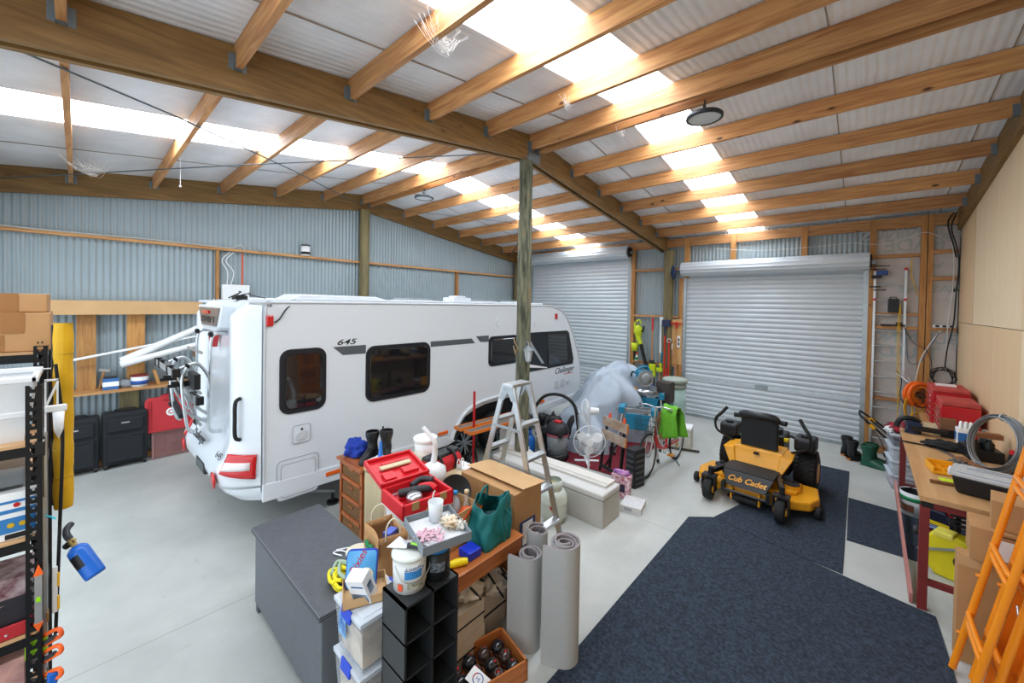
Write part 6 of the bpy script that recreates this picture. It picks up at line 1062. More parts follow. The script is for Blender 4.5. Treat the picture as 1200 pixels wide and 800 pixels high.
for q in ((-.1, -.02, .1, .12, .0, .115), (-.12, .0, .16, .16, .02, .175), (-.08, -.05, -.06, .06, .0, .0), (-.05, -.04, -.28, .12, -.02, -.26), (-.1, -.03, -.22, .05, 0, -.2)): P(t, 'clamp_bar', MB().box(*q), BLACK)
t = thing('black_tools', 'row of small black fittings on the middle nogging behind the tall ladder', 'fittings', (4.2, 5.32, 2.326)); P(t, 'holder', MB().box(-.22, -.03, 0, .1, .03, .03).box(-.02, -.04, .03, .06, .02, .07), BLACK, bevel=.004)
t = thing('power_strip', 'white power strip of sockets on the nogging by the corner', 'power strip', (4.76, 5.34, 2.326)); P(t, 'strip', MB().box(-.13, -.03, 0, .13, .03, .05), WHITEPL, bevel=.005); P(t, 'plugs', MB().box(-.1, -.05, .01, -.06, -.03, .045).box(-.02, -.05, .01, .02, -.03, .045).box(.06, -.05, .01, .1, -.03, .045), DARK)
def wire(name, pts, r, m, lab, cat='cable', closed=False): return tag(MB().tube(pts, r, closed=closed, n=6).build(name, m), lab, cat)
wh = M('cable_white', '#dcdcd8', .5); rnd = random.Random(3)
coilp = []
for k in range(40): a = k * .72; coilp.append((4.76 + (.13 + .025 * sin(k * 1.3)) * cos(a) * (1 + .1 * sin(k)), 5.3 - .002 * (k % 6), 1.5 + (.14 + .03 * cos(k * .9)) * sin(a)))
wire('black_cable_coil', coilp, .008, BLACK, 'tangled coil of black cable on the wall in the corner')
wire('black_cable', [(4.86, 5.3, 4.25), (4.8, 5.28, 4.0), (4.86, 5.28, 3.7), (4.9, 5.3, 3.4), (4.88, 5.3, 2.9), (4.86, 5.28, 2.4), (4.8, 5.26, 2.0), (4.78, 5.28, 1.66)], .01, BLACK, 'thick black cable running down the corner studs')
wire('black_cable', [(4.83, 5.3, 4.25), (4.76, 5.28, 4.08), (4.82, 5.28, 3.75), (4.87, 5.3, 3.5)], .01, BLACK, 'black cable loop at the top of the corner')
wire('white_cable', [(3.6, 5.3, 3.86), (3.9, 5.28, 3.8), (4.2, 5.28, 3.84), (4.5, 5.26, 3.95), (4.75, 5.28, 3.78), (4.83, 5.28, 3.62), (4.84, 5.28, 3.0), (4.8, 5.28, 2.5), (4.79, 5.28, 1.8)], .006, wh, 'thin white cable strung across the studs above the ladder and down the corner')
wire('white_cable', [(1.2, 5.3, 3.95), (2.0, 5.28, 3.84), (2.8, 5.28, 3.83), (3.6, 5.28, 3.86)], .004, wh, 'thin white cable strung over the second roller door drum')
wire('white_cable', [(4.72, 5.28, 2.28), (4.6, 5.24, 2.05), (4.5, 5.22, 1.8), (4.45, 5.22, 1.5), (4.42, 5.22, 1.3), (4.35, 5.24, 1.45)], .008, wh, 'white cable sagging from the power strip across the double stud')
wire('grey_cable', [(4.3, 5.3, 2.3), (4.32, 5.24, 2.0), (4.36, 5.24, 1.7), (4.5, 5.22, 1.75), (4.62, 5.24, 2.05), (4.7, 5.26, 2.25)], .007, M('cable_blue_grey', '#56677c', .5), 'blue-grey cable looping between ladder and power strip')
wire('black_cable', [(4.2, 5.28, 1.55), (4.27, 5.26, 1.4), (4.26, 5.26, 1.1), (4.33, 5.26, .95)], .007, BLACK, 'short black cable hanging beside the tall ladder')
wire('black_cable', [(4.28, 5.28, 2.32), (4.4, 5.22, 2.05), (4.55, 5.22, 1.95), (4.62, 5.24, 1.75), (4.63, 5.26, 1.55)], .005, BLACK, 'thin black cable hanging in front of the double stud')
# wall tools between the doors
limeg = M('tool_lime', '#c6d81e', .4); redh = M('handle_red', '#cf2b22', .4); ash = wood('ash_handle', '#b97a44', '#d59c62', 'Z', 0, .5, 20)
t = thing('leaf_blower', 'lime and black leaf blower hanging on the tool rail', 'leaf blower', (-.58, 5.28, 1.25), 0, rot=(0, radians(0), 0)); P(t, 'blower_body', MB().ball((0, 0, .72), .13, 16, sc=(.9, .7, 1.2)).tube([(0, 0, .62), (.02, 0, .5), (.08, 0, .38)], lambda s: .075 - .02 * s), limeg); P(t, 'hook_handle', MB().tube([(-.08, 0, .75), (-.1, 0, .9), (.02, 0, 1.0), (.08, 0, .9)], .02), limeg); P(t, 'black_nozzle', MB().tube([(.08, 0, .38), (.14, 0, .15), (.24, 0, -.18), (.26, 0, -.26)], .045), BLACK); P(t, 'black_grip', MB().tube([(.06, -.03, .72), (.14, -.03, .72), (.16, -.03, .85)], .022), BLACK)
t = thing('line_trimmer', 'lime line trimmer hanging by the end of the tool rail', 'trimmer', (-.2, 5.27, 1.0)); P(t, 'motor_head', MB().box(-.06, -.05, -.02, .1, .05, .16).box(.04, -.04, -.16, .1, .04, 0), limeg, bevel=.015); P(t, 'black_shaft', MB().cyl((.05, 0, -.1), (.08, 0, -.5), .02), BLACK)
t = thing('lime_cup_tool', 'lime green cup shaped tool on the stud below the blower', 'tool', (-.66, 5.26, 1.45)); P(t, 'cup', MB().lathe([(0, 0), (.07, 0), (.09, .2), (0, .2)], n=20), limeg); P(t, 'black_neck', MB().cyl((.02, 0, -.18), (0, 0, 0), .035), BLACK)
t = thing('spray_bottle', 'white spray bottle with orange trigger on the low rail', 'bottle', (-.62, 5.28, 1.186)); P(t, 'bottle_body', MB().lathe([(0, 0), (.045, 0), (.045, .12), (.02, .17), (0, .17)], n=18), M('bottle_white', '#e6efe0', .4)); P(t, 'green_band', MB().lathe([(.046, .04), (.047, .04), (.047, .1), (.046, .1)], n=18), green); P(t, 'trigger', MB().box(-.03, -.02, .17, .04, .02, .23), M('peg_orange', '#e8502a', .4), bevel=.004)
t = thing('lime_drill', 'lime cordless tool sitting on the low rail beside the trimmer', 'tool', (.02, 5.28, 1.0)); P(t, 'tool_body', MB().box(-.1, -.04, 0, .06, .04, .08).box(-.02, -.04, .08, .04, .04, .2).box(-.08, -.05, -.02, .05, .05, .0), limeg, bevel=.012); P(t, 'teal_handle', MB().tube([(0, 0, .2), (.02, 0, .36), (.04, 0, .48)], .03), tealp)
def longtool(x, z0, z1, lab, name='garden_tool', head=None, hm=None, y=5.27, col=None, top=None, grp='long handled tools on the wall'):
    t = thing(name, lab, 'garden tool', (x, y, z0), 0, grp); P(t, 'shaft', MB().cyl((0, 0, 0), (0, 0, z1 - z0), .017, n=12), col or ash)
    if top: P(t, 'grip', MB().cyl((0, 0, z1 - z0 - top[0]), (0, 0, z1 - z0 + .02), .024, n=12), top[1])
    if head: P(t, 'tool_head', head, hm or GALV)
    return t
longtool(-.2, 1.25, 2.3, 'timber handled spade with a red grip hanging on the tool rail', head=MB().box(-.06, -.015, -.2, .06, .015, 0), hm=DARK, top=(.3, redh))
longtool(.01, .75, 2.3, 'long pole with a white upper half and brown lower half on the tool rail', head=MB().box(-.03, -.02, 1.52, .06, .02, 1.6), hm=STEEL, col=ash, top=(.85, WHITEPL))
longtool(.14, .7, 2.2, 'red shafted long tool with dark blue head on the tool rail', col=redh, head=MB().box(-.06, -.04, 1.42, .12, .04, 1.58), hm=M('navy_tool', '#222c4c', .5), top=(.3, M('navy_tool', '#222c4c', .5)), y=5.2)
longtool(.24, .9, 1.78, 'short red and chrome tool clipped to the wall pole', col=redh, head=MB().torus((0, 0, .88), .045, .014, 'Y', n=20, k=6), hm=STEEL, y=5.21)
longtool(.2, .55, 1.1, 'red banded tool standing against the wall pole', col=redh, head=MB().ball((0, 0, .1), .06, 14), hm=DARK, y=5.17)
t = thing('plywood_board', 'plywood board with sockets fixed beside the second roller door', 'board', (.37, 5.36, 1.2)); P(t, 'board', MB().box(-.17, -.01, 0, .12, .01, 1.1), wood('board_ply', '#c99c5e', '#dbb276', 'Z', .2, .6, 9)); P(t, 'socket_box', MB().box(.0, -.05, .42, .09, -.01, .7), WHITEPL, bevel=.004); P(t, 'socket', MB().box(.05, -.065, .48, .08, -.05, .54).box(.05, -.065, .58, .08, -.05, .64), BLACK); P(t, 'light_switch', MB().box(-.15, -.02, .36, -.09, -.01, .5), WHITE)
longtool(.38, .8, 2.22, 'long ash handled rake hanging in front of the plywood board', name='rake', head=MB().box(-.16, -.01, 1.38, .12, .02, 1.42), hm=redh, top=(.14, redh), y=5.29)
t = thing('garden_fork', 'garden fork with splayed timber tines below the plywood board', 'garden fork', (.45, 5.3, .62)); P(t, 'tines', MB().tube([(0, 0, .1), (-.02, 0, .3), (-.07, 0, .5)], .012).tube([(0, 0, .1), (.02, 0, .3), (.07, 0, .5)], .012).cyl((0, 0, 0), (0, 0, .12), .014), ash)
t = thing('small_chisel', 'small timber handled hand tool on the plywood board', 'hand tool', (.28, 5.33, 1.28)); P(t, 'handle', MB().cyl((0, 0, 0), (0, 0, .14), .016), ash); P(t, 'blade', MB().box(-.01, -.004, .14, .01, .004, .24), STEEL)
# boots by the door
gbm = M('green_rubber', '#15513c', .35, coat=.2); tan = M('tan_sole', '#b0713a', .6)
boot('rubber_boot', (3.86, 4.42, 0), radians(-15), 'green rubber boot with its toe towards the storage tubs', gbm, .34, 'green boots', None, 1.35); boot('rubber_boot', (3.9, 4.57, 0), radians(-15), 'green rubber boot half hidden behind its pair', gbm, .34, 'green boots', None, 1.3)
boot('rubber_boot', (3.66, 4.55, 0), radians(35), 'black boot with tan sole nearest the green boots', neo, .34, 'black boots with tan soles', tan, 1.15); boot('rubber_boot', (3.58, 4.75, 0), radians(35), 'black boot with tan sole nearest the roller door', neo, .34, 'black boots with tan soles', tan, 1.15)
# push mower handle
t = thing('push_mower', 'black push mower with folded handles behind the storage tubs', 'mower', (4.3, 4.75, 0)); P(t, 'mower_body', MB().box(-.2, -.25, .08, .3, .25, .28), BLACK, bevel=.05)
P(t, 'handle', MB().tube([(-.05, -.2, .3), (-.35, -.18, .6), (-.52, -.17, .76), (-.56, -.12, .8), (-.56, .1, .82), (-.52, .16, .78), (-.3, .18, .62), (0, .2, .34)], .016).tube([(.0, -.1, .3), (-.2, -.08, .52), (-.42, -.05, .72)], .012), BLACK); P(t, 'yellow_latch', MB().cyl((-.43, -.175, .66), (-.37, -.175, .6), .03), M('latch_yellow', '#e6a81c', .4)); P(t, 'yellow_latch', MB().cyl((-.43, .17, .7), (-.37, .17, .64), .03), M('latch_yellow', '#e6a81c', .4)); P(t, 'cable', MB().tube([(-.5, -.15, .72), (-.3, -.2, .45), (-.22, -.22, .2), (-.15, -.2, .1), (-.1, -.2, .2)], .006), BLACK)
for sx in (-.15, .25):
    for sy in (-.27, .27): P(t, 'wheel', MB().cyl((sx, sy - .02, .09), (sx, sy + .02, .09), .09), RUBBER)
# stacked clear tubs by the bench
for k, (z, h, f, lb) in enumerate(((0, .22, '#b9a8b4', 'lowest clear tub of the stack by the workbench'), (.22, .2, '#c3ccd6', 'second clear tub from the floor by the workbench'), (.42, .2, '#cdd3d8', 'third clear tub from the floor by the workbench'), (.62, .19, '#3f3a55', 'topmost clear tub by the workbench, full of dark things'))):
    cleartub((4.26, 3.75, z), .4, .5, h, lb, radians(6), f, 'clear tubs by the workbench', False)
t = cloth('red_dark_bag', (4.2, 3.72, .81), .15, (1.0, 1.2, .55), M('bag_darkred', '#2b2430', .7, col2='#b01c30', vs=7), 'dark bag with red patches on the tub stack', 'bag', .5, 3, 3)
t = cloth('white_bag_scrap', (4.08, 3.62, .81), .06, (1, 1, .8), WHITEPL, 'small white crumpled bag at the edge of the tub stack', 'bag', .6, 3, 13)
t = thing('paint_drum', 'white plastic drum with green band under the bench edge', 'bucket', (4.3, 2.72, 0)); P(t, 'drum_body', MB().lathe([(0, 0), (.13, 0), (.15, .3), (.145, .3), (.125, .01), (0, .01)], n=34), M('drum_white', '#d9dcdb', .4)); P(t, 'green_band', MB().lathe([(.1445, .2), (.147, .2), (.149, .25), (.1465, .25)], n=34), M('band_green', '#1d8a55', .4)); P(t, 'brown_label', MB().grid(lambda u, v: (.141 * cos(radians(190 + 70 * u)), .141 * sin(radians(190 + 70 * u)), .06 + .09 * v), 10, 1), M('label_brown', '#7a4a34', .5)); P(t, 'black_lining', MB().lathe([(.125, .2), (.143, .29)], n=34), BLACK); P(t, 'handle', MB().tube([(-.14, .0, .29), (-.02, -.1, .38), (.1, -.1, .36), (.14, 0, .29)], .005), BLACK)
# red steel workbench
rs = M('red_steel', '#7c2a28', .5, var=.1, vs=10); bt = wood('bench_plywood', '#b98a58', '#d2a878', 'Y', .15, .55, 9, knotcol='#8a6038')
t = thing('steel_workbench', 'long workbench with plywood top on a dark red steel frame', 'workbench', (4.54, .0, 0)); P(t, 'bench_top', MB().box(-.385, .47, .955, .385, 3.1, 1.0), bt, bevel=.003)
for y in (.52, 3.04):
    for x in (-.35, .34): P(t, 'leg', MB().box(x - .03, y - .03, 0, x + .03, y + .03, .9), rs)
    P(t, 'cross_rail', MB().box(-.34, y - .02, .22, .34, y + .02, .27), rs)
P(t, 'top_rail', MB().box(-.36, .5, .895, .36, .54, .955).box(-.36, 3.02, .895, .36, 3.06, .955).box(-.37, .5, .9, -.33, 3.06, .955).box(.33, .5, .9, .37, 3.06, .955), rs); P(t, 'dark_gap_block', MB().box(-.37, .49, .9, -.3, .56, .95), BLACK)
t = thing('timber_prop', 'reddish worn board running low along the front legs of the workbench', 'board', (4.13, 1.0, 0), 0); P(t, 'board', MB().bar((-.005, 2.0, .25), (-.005, -.47, .05), .022, .09), wood('red_worn_board', '#a2605a', '#c98f84', 'Y', .2, .7, 10))
t = thing('second_bench', 'pine bench in the corner carrying the red tool boxes', 'bench', (4.66, 3.75, 0)); P(t, 'bench_board', MB().box(-.22, -.62, .96, .25, .75, 1.0), pineY); P(t, 'bench_side', MB().box(-.2, -.58, 0, -.16, .72, .96), pineY); P(t, 'bench_end', MB().box(-.2, -.6, 0, .22, -.57, .96), pineY)
tbr = M('toolbox_red', '#c01822', .3, coat=.4); tbt = M('toolbox_top_dusty', '#b4443e', .6, var=.15, vs=8)
def toolchest(y0, y1, x0, x1, h, lab, nd):
    t = thing('tool_chest', lab, 'tool chest', ((x0 + x1) / 2, (y0 + y1) / 2, 1.001), 0, 'red steel tool chests'); w = (x1 - x0) / 2; d = (y1 - y0) / 2
    P(t, 'chest_body', MB().box(-w, -d, 0, w, d, h - .06), tbr, bevel=.008); P(t, 'chest_lid', MB().box(-w, -d, h - .058, w, d, h), tbt, bevel=.014)
    for k in range(nd): z = .03 + k * (h - .12) / nd; dd = P(t, 'drawer', MB().box(-w - .012, -d + .02, z, -w, d - .02, z + (h - .12) / nd - .01), tbr, bevel=.003); P(dd, 'drawer_pull', MB().box(-w - .024, -d + .03, z + (h - .12) / nd - .035, -w - .01, d - .03, z + (h - .12) / nd - .015), M('chrome', '#dadcdc', .15, 1))
    return t
a = toolchest(3.08, 3.6, 4.53, 4.87, .44, 'red steel tool chest nearer the viewer with a dusty lid', 4); P(a, 'side_handle', MB().tube([(-.06, -.24, .16), (-.06, -.28, .15), (.06, -.28, .15), (.06, -.24, .16)], .008), STEEL)
b_ = toolchest(3.68, 4.3, 4.5, 4.86, .52, 'taller red steel tool chest standing behind the other', 5)
tag(place(MB().box(-.1, -.05, 0, .1, .05, .025).build('lid_tray', WHITEPL), (4.66, 4.0, 1.522)), 'small white tray on the taller red tool chest', 'tray')
t = thing('wood_block', 'pale timber block standing beside the red tool chests', 'wood', (4.4, 3.3, 1.0)); o = P(t, 'block', MB().bar((0, .1, .03), (.05, -.35, .03), .13, .06), pineP); t.location = (4.47, 3.36, 1.001)
# orange cable reel
t = thing('cable_reel', 'orange extension cord reel hanging beside the tool chests', 'cable reel', (4.44, 4.75, 1.24), radians(42)); og2 = M('reel_orange', '#ef6a14', .4); P(t, 'reel_disc', MB().torus((0, -.035, 0), .185, .028, 'Y', n=36, k=8).torus((0, .035, 0), .185, .028, 'Y', n=36, k=8), og2); P(t, 'cord_winding', MB().torus((0, 0, 0), .12, .055, 'Y', n=32, k=10), M('cord_orange', '#f08a22', .5, col2='#c55a10', vs=60)); P(t, 'hub', MB().cyl((0, -.08, 0), (0, .08, 0), .05).box(-.12, -.09, -.015, .12, -.07, .015).box(-.015, -.09, -.12, .015, -.07, .12), M('hub_brown', '#5a3a24', .5)); P(t, 'black_lettering_band', MB().tube([(.19 * cos(a), -.085, .19 * sin(a)) for a in (-2.4, -2.0, -1.6, -1.2, -.8)], .009), BLACK)
P(t, 'yellow_cord_loops', MB().tube([(-.15, 0, .02), (-.2, .02, -.2), (-.14, .02, -.4), (-.06, .02, -.3), (-.08, .02, -.15)], .01).tube([(-.16, 0, -.05), (-.17, .03, -.25), (-.1, .03, -.45), (-.02, .03, -.32), (.1, .02, -.3), (.12, .02, -.12)], .01), M('rope_yellow2', '#e0aa1c', .6)); P(t, 'hook', MB().tube([(0, .06, .1), (0, .3, .25), (.02, .6, .3)], .008), STEEL)
# vice
t = thing('bench_vice', 'dark blue bench vice bolted at the far bench corner', 'vice', (4.27, 2.92, 1.001), radians(5)); vb = M('vice_blue', '#26344e', .45, .3); P(t, 'vice_base', MB().cyl((0, 0, 0), (0, 0, .04), .08).box(-.06, -.08, .04, .06, .08, .1), vb, bevel=.006); P(t, 'jaw', MB().box(-.07, -.02, .1, .07, .06, .15).box(-.07, -.1, .1, .07, -.05, .15), vb, bevel=.008); P(t, 'slide', MB().box(-.035, -.1, .05, .3, .0, .1), M('vice_dark', '#2b2726', .5, .4), bevel=.005); P(t, 'anvil_arch', MB().tube([(-.16, 0, .06), (-.12, 0, .16), (-.02, 0, .19), (.06, 0, .15)], .03), BLACK); P(t, 'screw_handle', MB().cyl((-.12, -.1, .07), (-.12, .08, .07), .008), STEEL)
# bench clutter
t = thing('blue_white_tub', 'white and blue square tub full of white bottles on the bench by the tool chest', 'tub', (4.72, 2.82, 1.001)); P(t, 'tub_body', MB().box(-.09, -.07, 0, .09, .07, .18), WHITE, bevel=.01); P(t, 'blue_label', MB().box(-.08, -.0715, .03, .08, -.07, .13), M('label_mid_blue', '#2f6cb4', .4)); P(t, 'blue_side', MB().box(-.0915, -.06, .03, -.09, .06, .13), M('label_mid_blue', '#2f6cb4', .4))
for k in range(4): P(t, 'white_loop', MB().tube([(-.06 + .04 * k, -.04, .18), (-.05 + .04 * k, 0, .25), (-.03 + .04 * k, .04, .2)], .014), WHITEPL)
t = thing('brown_box_lid', 'small brown box with wire handle in front of the red tool chest', 'box', (4.58, 2.98, 1.001)); P(t, 'box_body', MB().box(-.07, -.04, .1, .07, .04, .24), M('dark_brown_card', '#7a5236', .7), bevel=.003); P(t, 'stand', MB().box(-.06, -.03, 0, .06, .03, .1), BLACK)
t = cloth('black_gloves', (4.5, 2.35, 1.001), .12, (1.5, 1.2, .4), M('black_cloth', '#17181b', .8), 'black crumpled cloth or gloves in the middle of the bench', 'cloth', .35, 2.5, 3)
t = thing('long_pruner', 'long black pointed tool lying towards the bench edge', 'tool', (4.36, 2.3, 1.012), radians(95)); P(t, 'blade', MB().prism([(0, -.012), (.22, -.02), (.3, 0), (.22, .014), (0, .012)], -.006, .006, 'Z', xf=Rz(radians(80))), BLACK, bevel=.002); P(t, 'handle', MB().tube([(0, 0, 0), (.02, -.12, .0), (.05, -.3, .01)], .014), BLACK)
t = thing('tool_caddy', 'dark caddy stuffed with black bottles and red caps near the plywood wall', 'caddy', (4.74, 2.2, 1.001), radians(8)); P(t, 'caddy_box', MB().box(-.13, -.16, 0, .13, .16, .12), BLACK, bevel=.01)
for k, (x, y, h, c) in enumerate(((-.07, -.1, .22, BLACK), (.03, -.1, .24, BLACK), (-.06, .0, .25, DARK), (.05, .02, .22, BLACK), (-.05, .1, .2, BLACK), (.06, .11, .26, DARK))): bq = P(t, 'dark_bottle', MB().lathe([(0, .01), (.042, .01), (.042, h - .05), (.018, h - .02), (.018, h), (0, h)], n=16, c=(x, y, 0)), c); P(bq, 'cap', MB().cyl((x, y, h), (x, y, h + .03), .022), RED if k in (0, 2) else STEEL)
P(t, 'brown_block', MB().box(-.08, -.14, .25, .12, -.04, .3), M('worn_wood_brown', '#8a5a3a', .7))
t = thing('wire_coil', 'large coil of grey fencing wire standing on the bench against the plywood', 'wire coil', (4.76, 1.7, 1.295), rot=(0, radians(12), radians(28))); wc = MB(); rnd = random.Random(2)
for k in range(22): wc.torus((.04 * rnd.uniform(-1, 1) , 0, 0), .27 + .018 * rnd.uniform(-1, 1), .005, 'X', n=40, k=5)
P(t, 'wire', wc, M('wire_grey', '#8c9094', .4, .7)); P(t, 'tie', MB().torus((0, .0, .27), .032, .006, 'Y', n=14, k=5), STEEL)
t = thing('red_black_torch', 'black torch with red end leaning on the plywood behind the wire coil', 'torch', (4.86, 1.75, 1.001), rot=(0, radians(8), 0)); P(t, 'torch_body', MB().cyl((0, 0, 0), (0, 0, .2), .03), BLACK); P(t, 'red_end', MB().cyl((0, 0, .2), (0, 0, .24), .032), RED)
t = thing('tape_tub', 'round clear tub of grey tape with a blue rim beside the wire coil', 'tub', (4.86, 1.28, 1.001)); P(t, 'tub_body', MB().lathe([(0, 0), (.06, 0), (.065, .09), (0, .09)], n=28), M('tub_smoke', '#b9bfc2', .25, alpha=.7)); P(t, 'blue_base', MB().lathe([(.061, 0), (.064, 0), (.064, .015), (.061, .015)], n=28), clip); P(t, 'grey_roll', MB().lathe([(0, .01), (.05, .01), (.05, .07), (0, .07)], n=24), M('grey_roll', '#6b7177', .5))
t = thing('steel_rod', 'thin steel rod leaning up the plywood wall from the bench', 'rod', (4.88, 1.35, 1.0)); P(t, 'rod', MB().cyl((0, 0, 0), (.03, .08, .42), .005), STEEL)
ow = wood('old_brown_wood', '#6f4426', '#8f5e38', 'Y', .2, .6, 12)
t = thing('hand_saw', 'wooden handled saw lying across the bench behind the black bin', 'saw', (4.55, 1.9, 1.01), radians(0)); P(t, 'saw_blade', MB().bar((-.12, .35, .0), (.02, .0, .005), .004, .05, up=(1, 0, 0)), STEEL); P(t, 'saw_handle', MB().bar((.0, .02, .02), (.14, -.35, .02), .07, .03), ow, bevel=.006)
t = thing('red_pliers', 'red handled pliers and packets lying by the wire coil', 'pliers', (4.68, 1.62, 1.004), radians(15)); P(t, 'red_grip', MB().tube([(-.1, -.02, .01), (0, 0, .012), (.08, .02, .01)], .012).tube([(-.1, .04, .01), (0, .01, .012)], .012), RED); P(t, 'jaw', MB().box(.06, 0, 0, .12, .03, .02), STEEL); P(t, 'red_packet', MB().box(-.04, .04, 0, .1, .12, .025), M('packet_red2', '#c02a30', .4, col2='#e8e0e0', vs=20))
t = thing('small_metal_tool', 'small dark metal tool lying in front of the wire coil', 'tool', (4.6, 1.55, 1.001), radians(-40)); P(t, 'tool_body', MB().tube([(-.1, 0, .03), (0, .01, .035), (.1, -.01, .03)], .025), DARK); P(t, 'metal_tip', MB().cyl((.1, -.01, .03), (.17, -.02, .03), .014), STEEL)
t = cloth('grey_rag', (4.52, 1.72, 1.001), .05, (1.4, 1, .6), M('rag_brown', '#6b6660', .9), 'small grimy rag on the bench beside the saw handle', 'rag', .7, 3, 21)
t = thing('yellow_drill_case', 'open yellow-orange plastic case on the bench beside the black bin', 'case', (4.38, 1.36, 1.001), radians(8)); yo = M('case_amber', '#eda51a', .4); P(t, 'case_shell', MB().box(-.1, -.13, 0, .1, .13, .012).box(-.1, -.13, 0, -.09, .13, .07).box(.09, -.13, 0, .1, .13, .05).box(-.1, .12, 0, .1, .13, .08).box(-.1, -.13, 0, .1, -.12, .03), yo, bevel=.004); P(t, 'inner_ribs', MB().box(-.08, -.04, .012, .08, -.03, .04).box(-.02, -.12, .012, -.01, .12, .04), yo)
t = thing('lime_packet', 'lime green flat packet on the bench beside the amber case', 'packet', (4.4, 1.06, 1.001), radians(10)); P(t, 'packet', MB().box(-.07, -.05, 0, .07, .05, .012), M('lime_flat', '#c9e81e', .4), bevel=.003); P(t, 'yellow_edge', MB().box(.06, -.06, 0, .085, .07, .03), M('edge_yellow', '#f2d414', .4))
t = thing('wood_stick', 'round brown stick lying at the near bench edge', 'stick', (4.35, .93, 1.017), radians(12)); P(t, 'stick', MB().cyl((-.1, 0, 0), (.1, 0, 0), .015), ow)
t = thing('black_storage_bin', 'black storage bin with a milky clip-on lid on the near end of the bench', 'storage bin', (4.62, .86, 1.001), radians(-12)); P(t, 'bin_body', MB().add([(-.2, -.13, 0), (.24, -.13, 0), (.24, .13, 0), (-.2, .13, 0), (-.23, -.155, .16), (.27, -.155, .16), (.27, .155, .16), (-.23, .155, .16)], [(0, 3, 2, 1), (4, 5, 6, 7), (0, 1, 5, 4), (1, 2, 6, 5), (2, 3, 7, 6), (3, 0, 4, 7)]), BLACK, bevel=.02)
P(t, 'bin_lid', MB().box(-.245, -.17, .155, .285, .17, .185).box(-.2, -.13, .185, .24, .13, .2), M('milky_lid', '#c2c6cb', .35, alpha=.9), bevel=.01); P(t, 'lid_ribs', MB().box(-.15, -.02, .2, .2, .0, .21).box(-.1, .05, .2, .15, .06, .21), M('lid_rib', '#a4a9ae', .4)); P(t, 'clip', MB().box(-.26, -.05, .12, -.245, .05, .18), WHITEPL, bevel=.004)
# under the bench
t = thing('oil_container', 'dark oil container with yellow and red label under the bench', 'oil container', (4.47, 2.15, 0), radians(-25)); P(t, 'container_body', MB().prism([(-.1, 0), (.1, 0), (.1, .26), (.04, .33), (-.1, .33)], -.06, .06, 'Y'), M('oil_navy', '#171c30', .4), bevel=.015); P(t, 'handle', MB().tube([(.02, 0, .3), (.02, 0, .36), (-.07, 0, .36), (-.08, 0, .3)], .014), BLACK); P(t, 'red_cap', MB().cyl((.07, 0, .3), (.07, 0, .34), .025), RED); P(t, 'yellow_label', MB().box(-.08, -.0615, .17, .08, -.06, .21), M('label_yellow', '#e8c81a', .4)); P(t, 'white_lines', MB().box(-.08, -.0615, .12, .04, -.06, .14).box(-.08, -.0615, .15, .06, -.06, .16), M('label_bluewhite', '#9fb6e0', .4)); P(t, 'red_label', MB().box(-.08, -.0615, .06, .02, -.06, .09), RED)
t = thing('ribbed_strap', 'black ribbed plastic strap stack hanging under the bench beside the oil container', 'strap', (4.56, 1.9, .0)); P(t, 'upright', MB().box(-.02, -.02, 0, .02, .02, .55), BLACK)
for k in range(5): P(t, 'rib', MB().box(-.07, -.05, .3 + k * .05, .07, .0, .32 + k * .05), DARK, bevel=.004)
yj = M('case_yellow', '#dfcf1a', .45, var=.06, vs=9)
t = thing('yellow_machine', 'yellow angular machine case standing under the bench', 'machine', (4.46, 1.3, 0), radians(-20)); P(t, 'case_body', MB().prism([(-.16, .06), (-.1, .0), (.16, .0), (.2, .1), (.2, .36), (.1, .42), (-.12, .42), (-.18, .34)], -.09, .09, 'Y'), yj, bevel=.02); P(t, 'round_opening', MB().cyl((.1, -.091, .2), (.1, -.094, .2), .08), BLACK); P(t, 'top_handle', MB().box(-.12, -.1, .38, .02, .06, .44), M('case_pale_yellow', '#e6da5a', .5), bevel=.015); P(t, 'side_knob', MB().cyl((-.26, 0, .34), (-.16, 0, .34), .03).cyl((-.28, 0, .34), (-.25, 0, .34), .045), DARK); P(t, 'drive_shaft', MB().bar((-.22, -.11, .2), (.16, -.11, .38), .02, .02), GALV); P(t, 'dark_bag', MB().ball((.22, .02, .4), .1, 18, k=.3), BLACK)
carton('tall_flat_carton', (4.52, .03, 0), .4, .12, .8, 'tall flat brown carton standing beside the orange frames', tape=False, cat='carton'); textmesh('carton_print', 'Garage Door', .07, M('print_dark', '#2e2218', .7), bpy.data.objects['tall_flat_carton'], Tr(.06, -.0605, .42) @ TYM @ Rz(radians(-90)), .0004, 0, .9, .001)
P(bpy.data.objects['tall_flat_carton'], 'torn_flap', MB().box(-.2, -.0615, .72, -.06, -.06, .8), CARD2)
t = carton('labelled_carton', (4.58, .07, .802), .4, .3, .24, 'brown carton with a white paper label on top of the tall flat carton', tape=False, cat='carton', rz=radians(-4)); P(t, 'white_label', MB().box(-.1, -.1515, .05, .14, -.15, .19), WHITE); P(t, 'dark_scrawl', MB().box(-.08, -.1515, .215, .05, -.15, .222).box(-.1, -.1515, .02, .08, -.15, .028), M('print_dark', '#2e2218', .7))
carton('upper_carton', (4.66, .1, 1.044), .34, .26, .2, 'smallest brown carton on top of the labelled one', tape=False, cat='carton', rz=radians(-8))
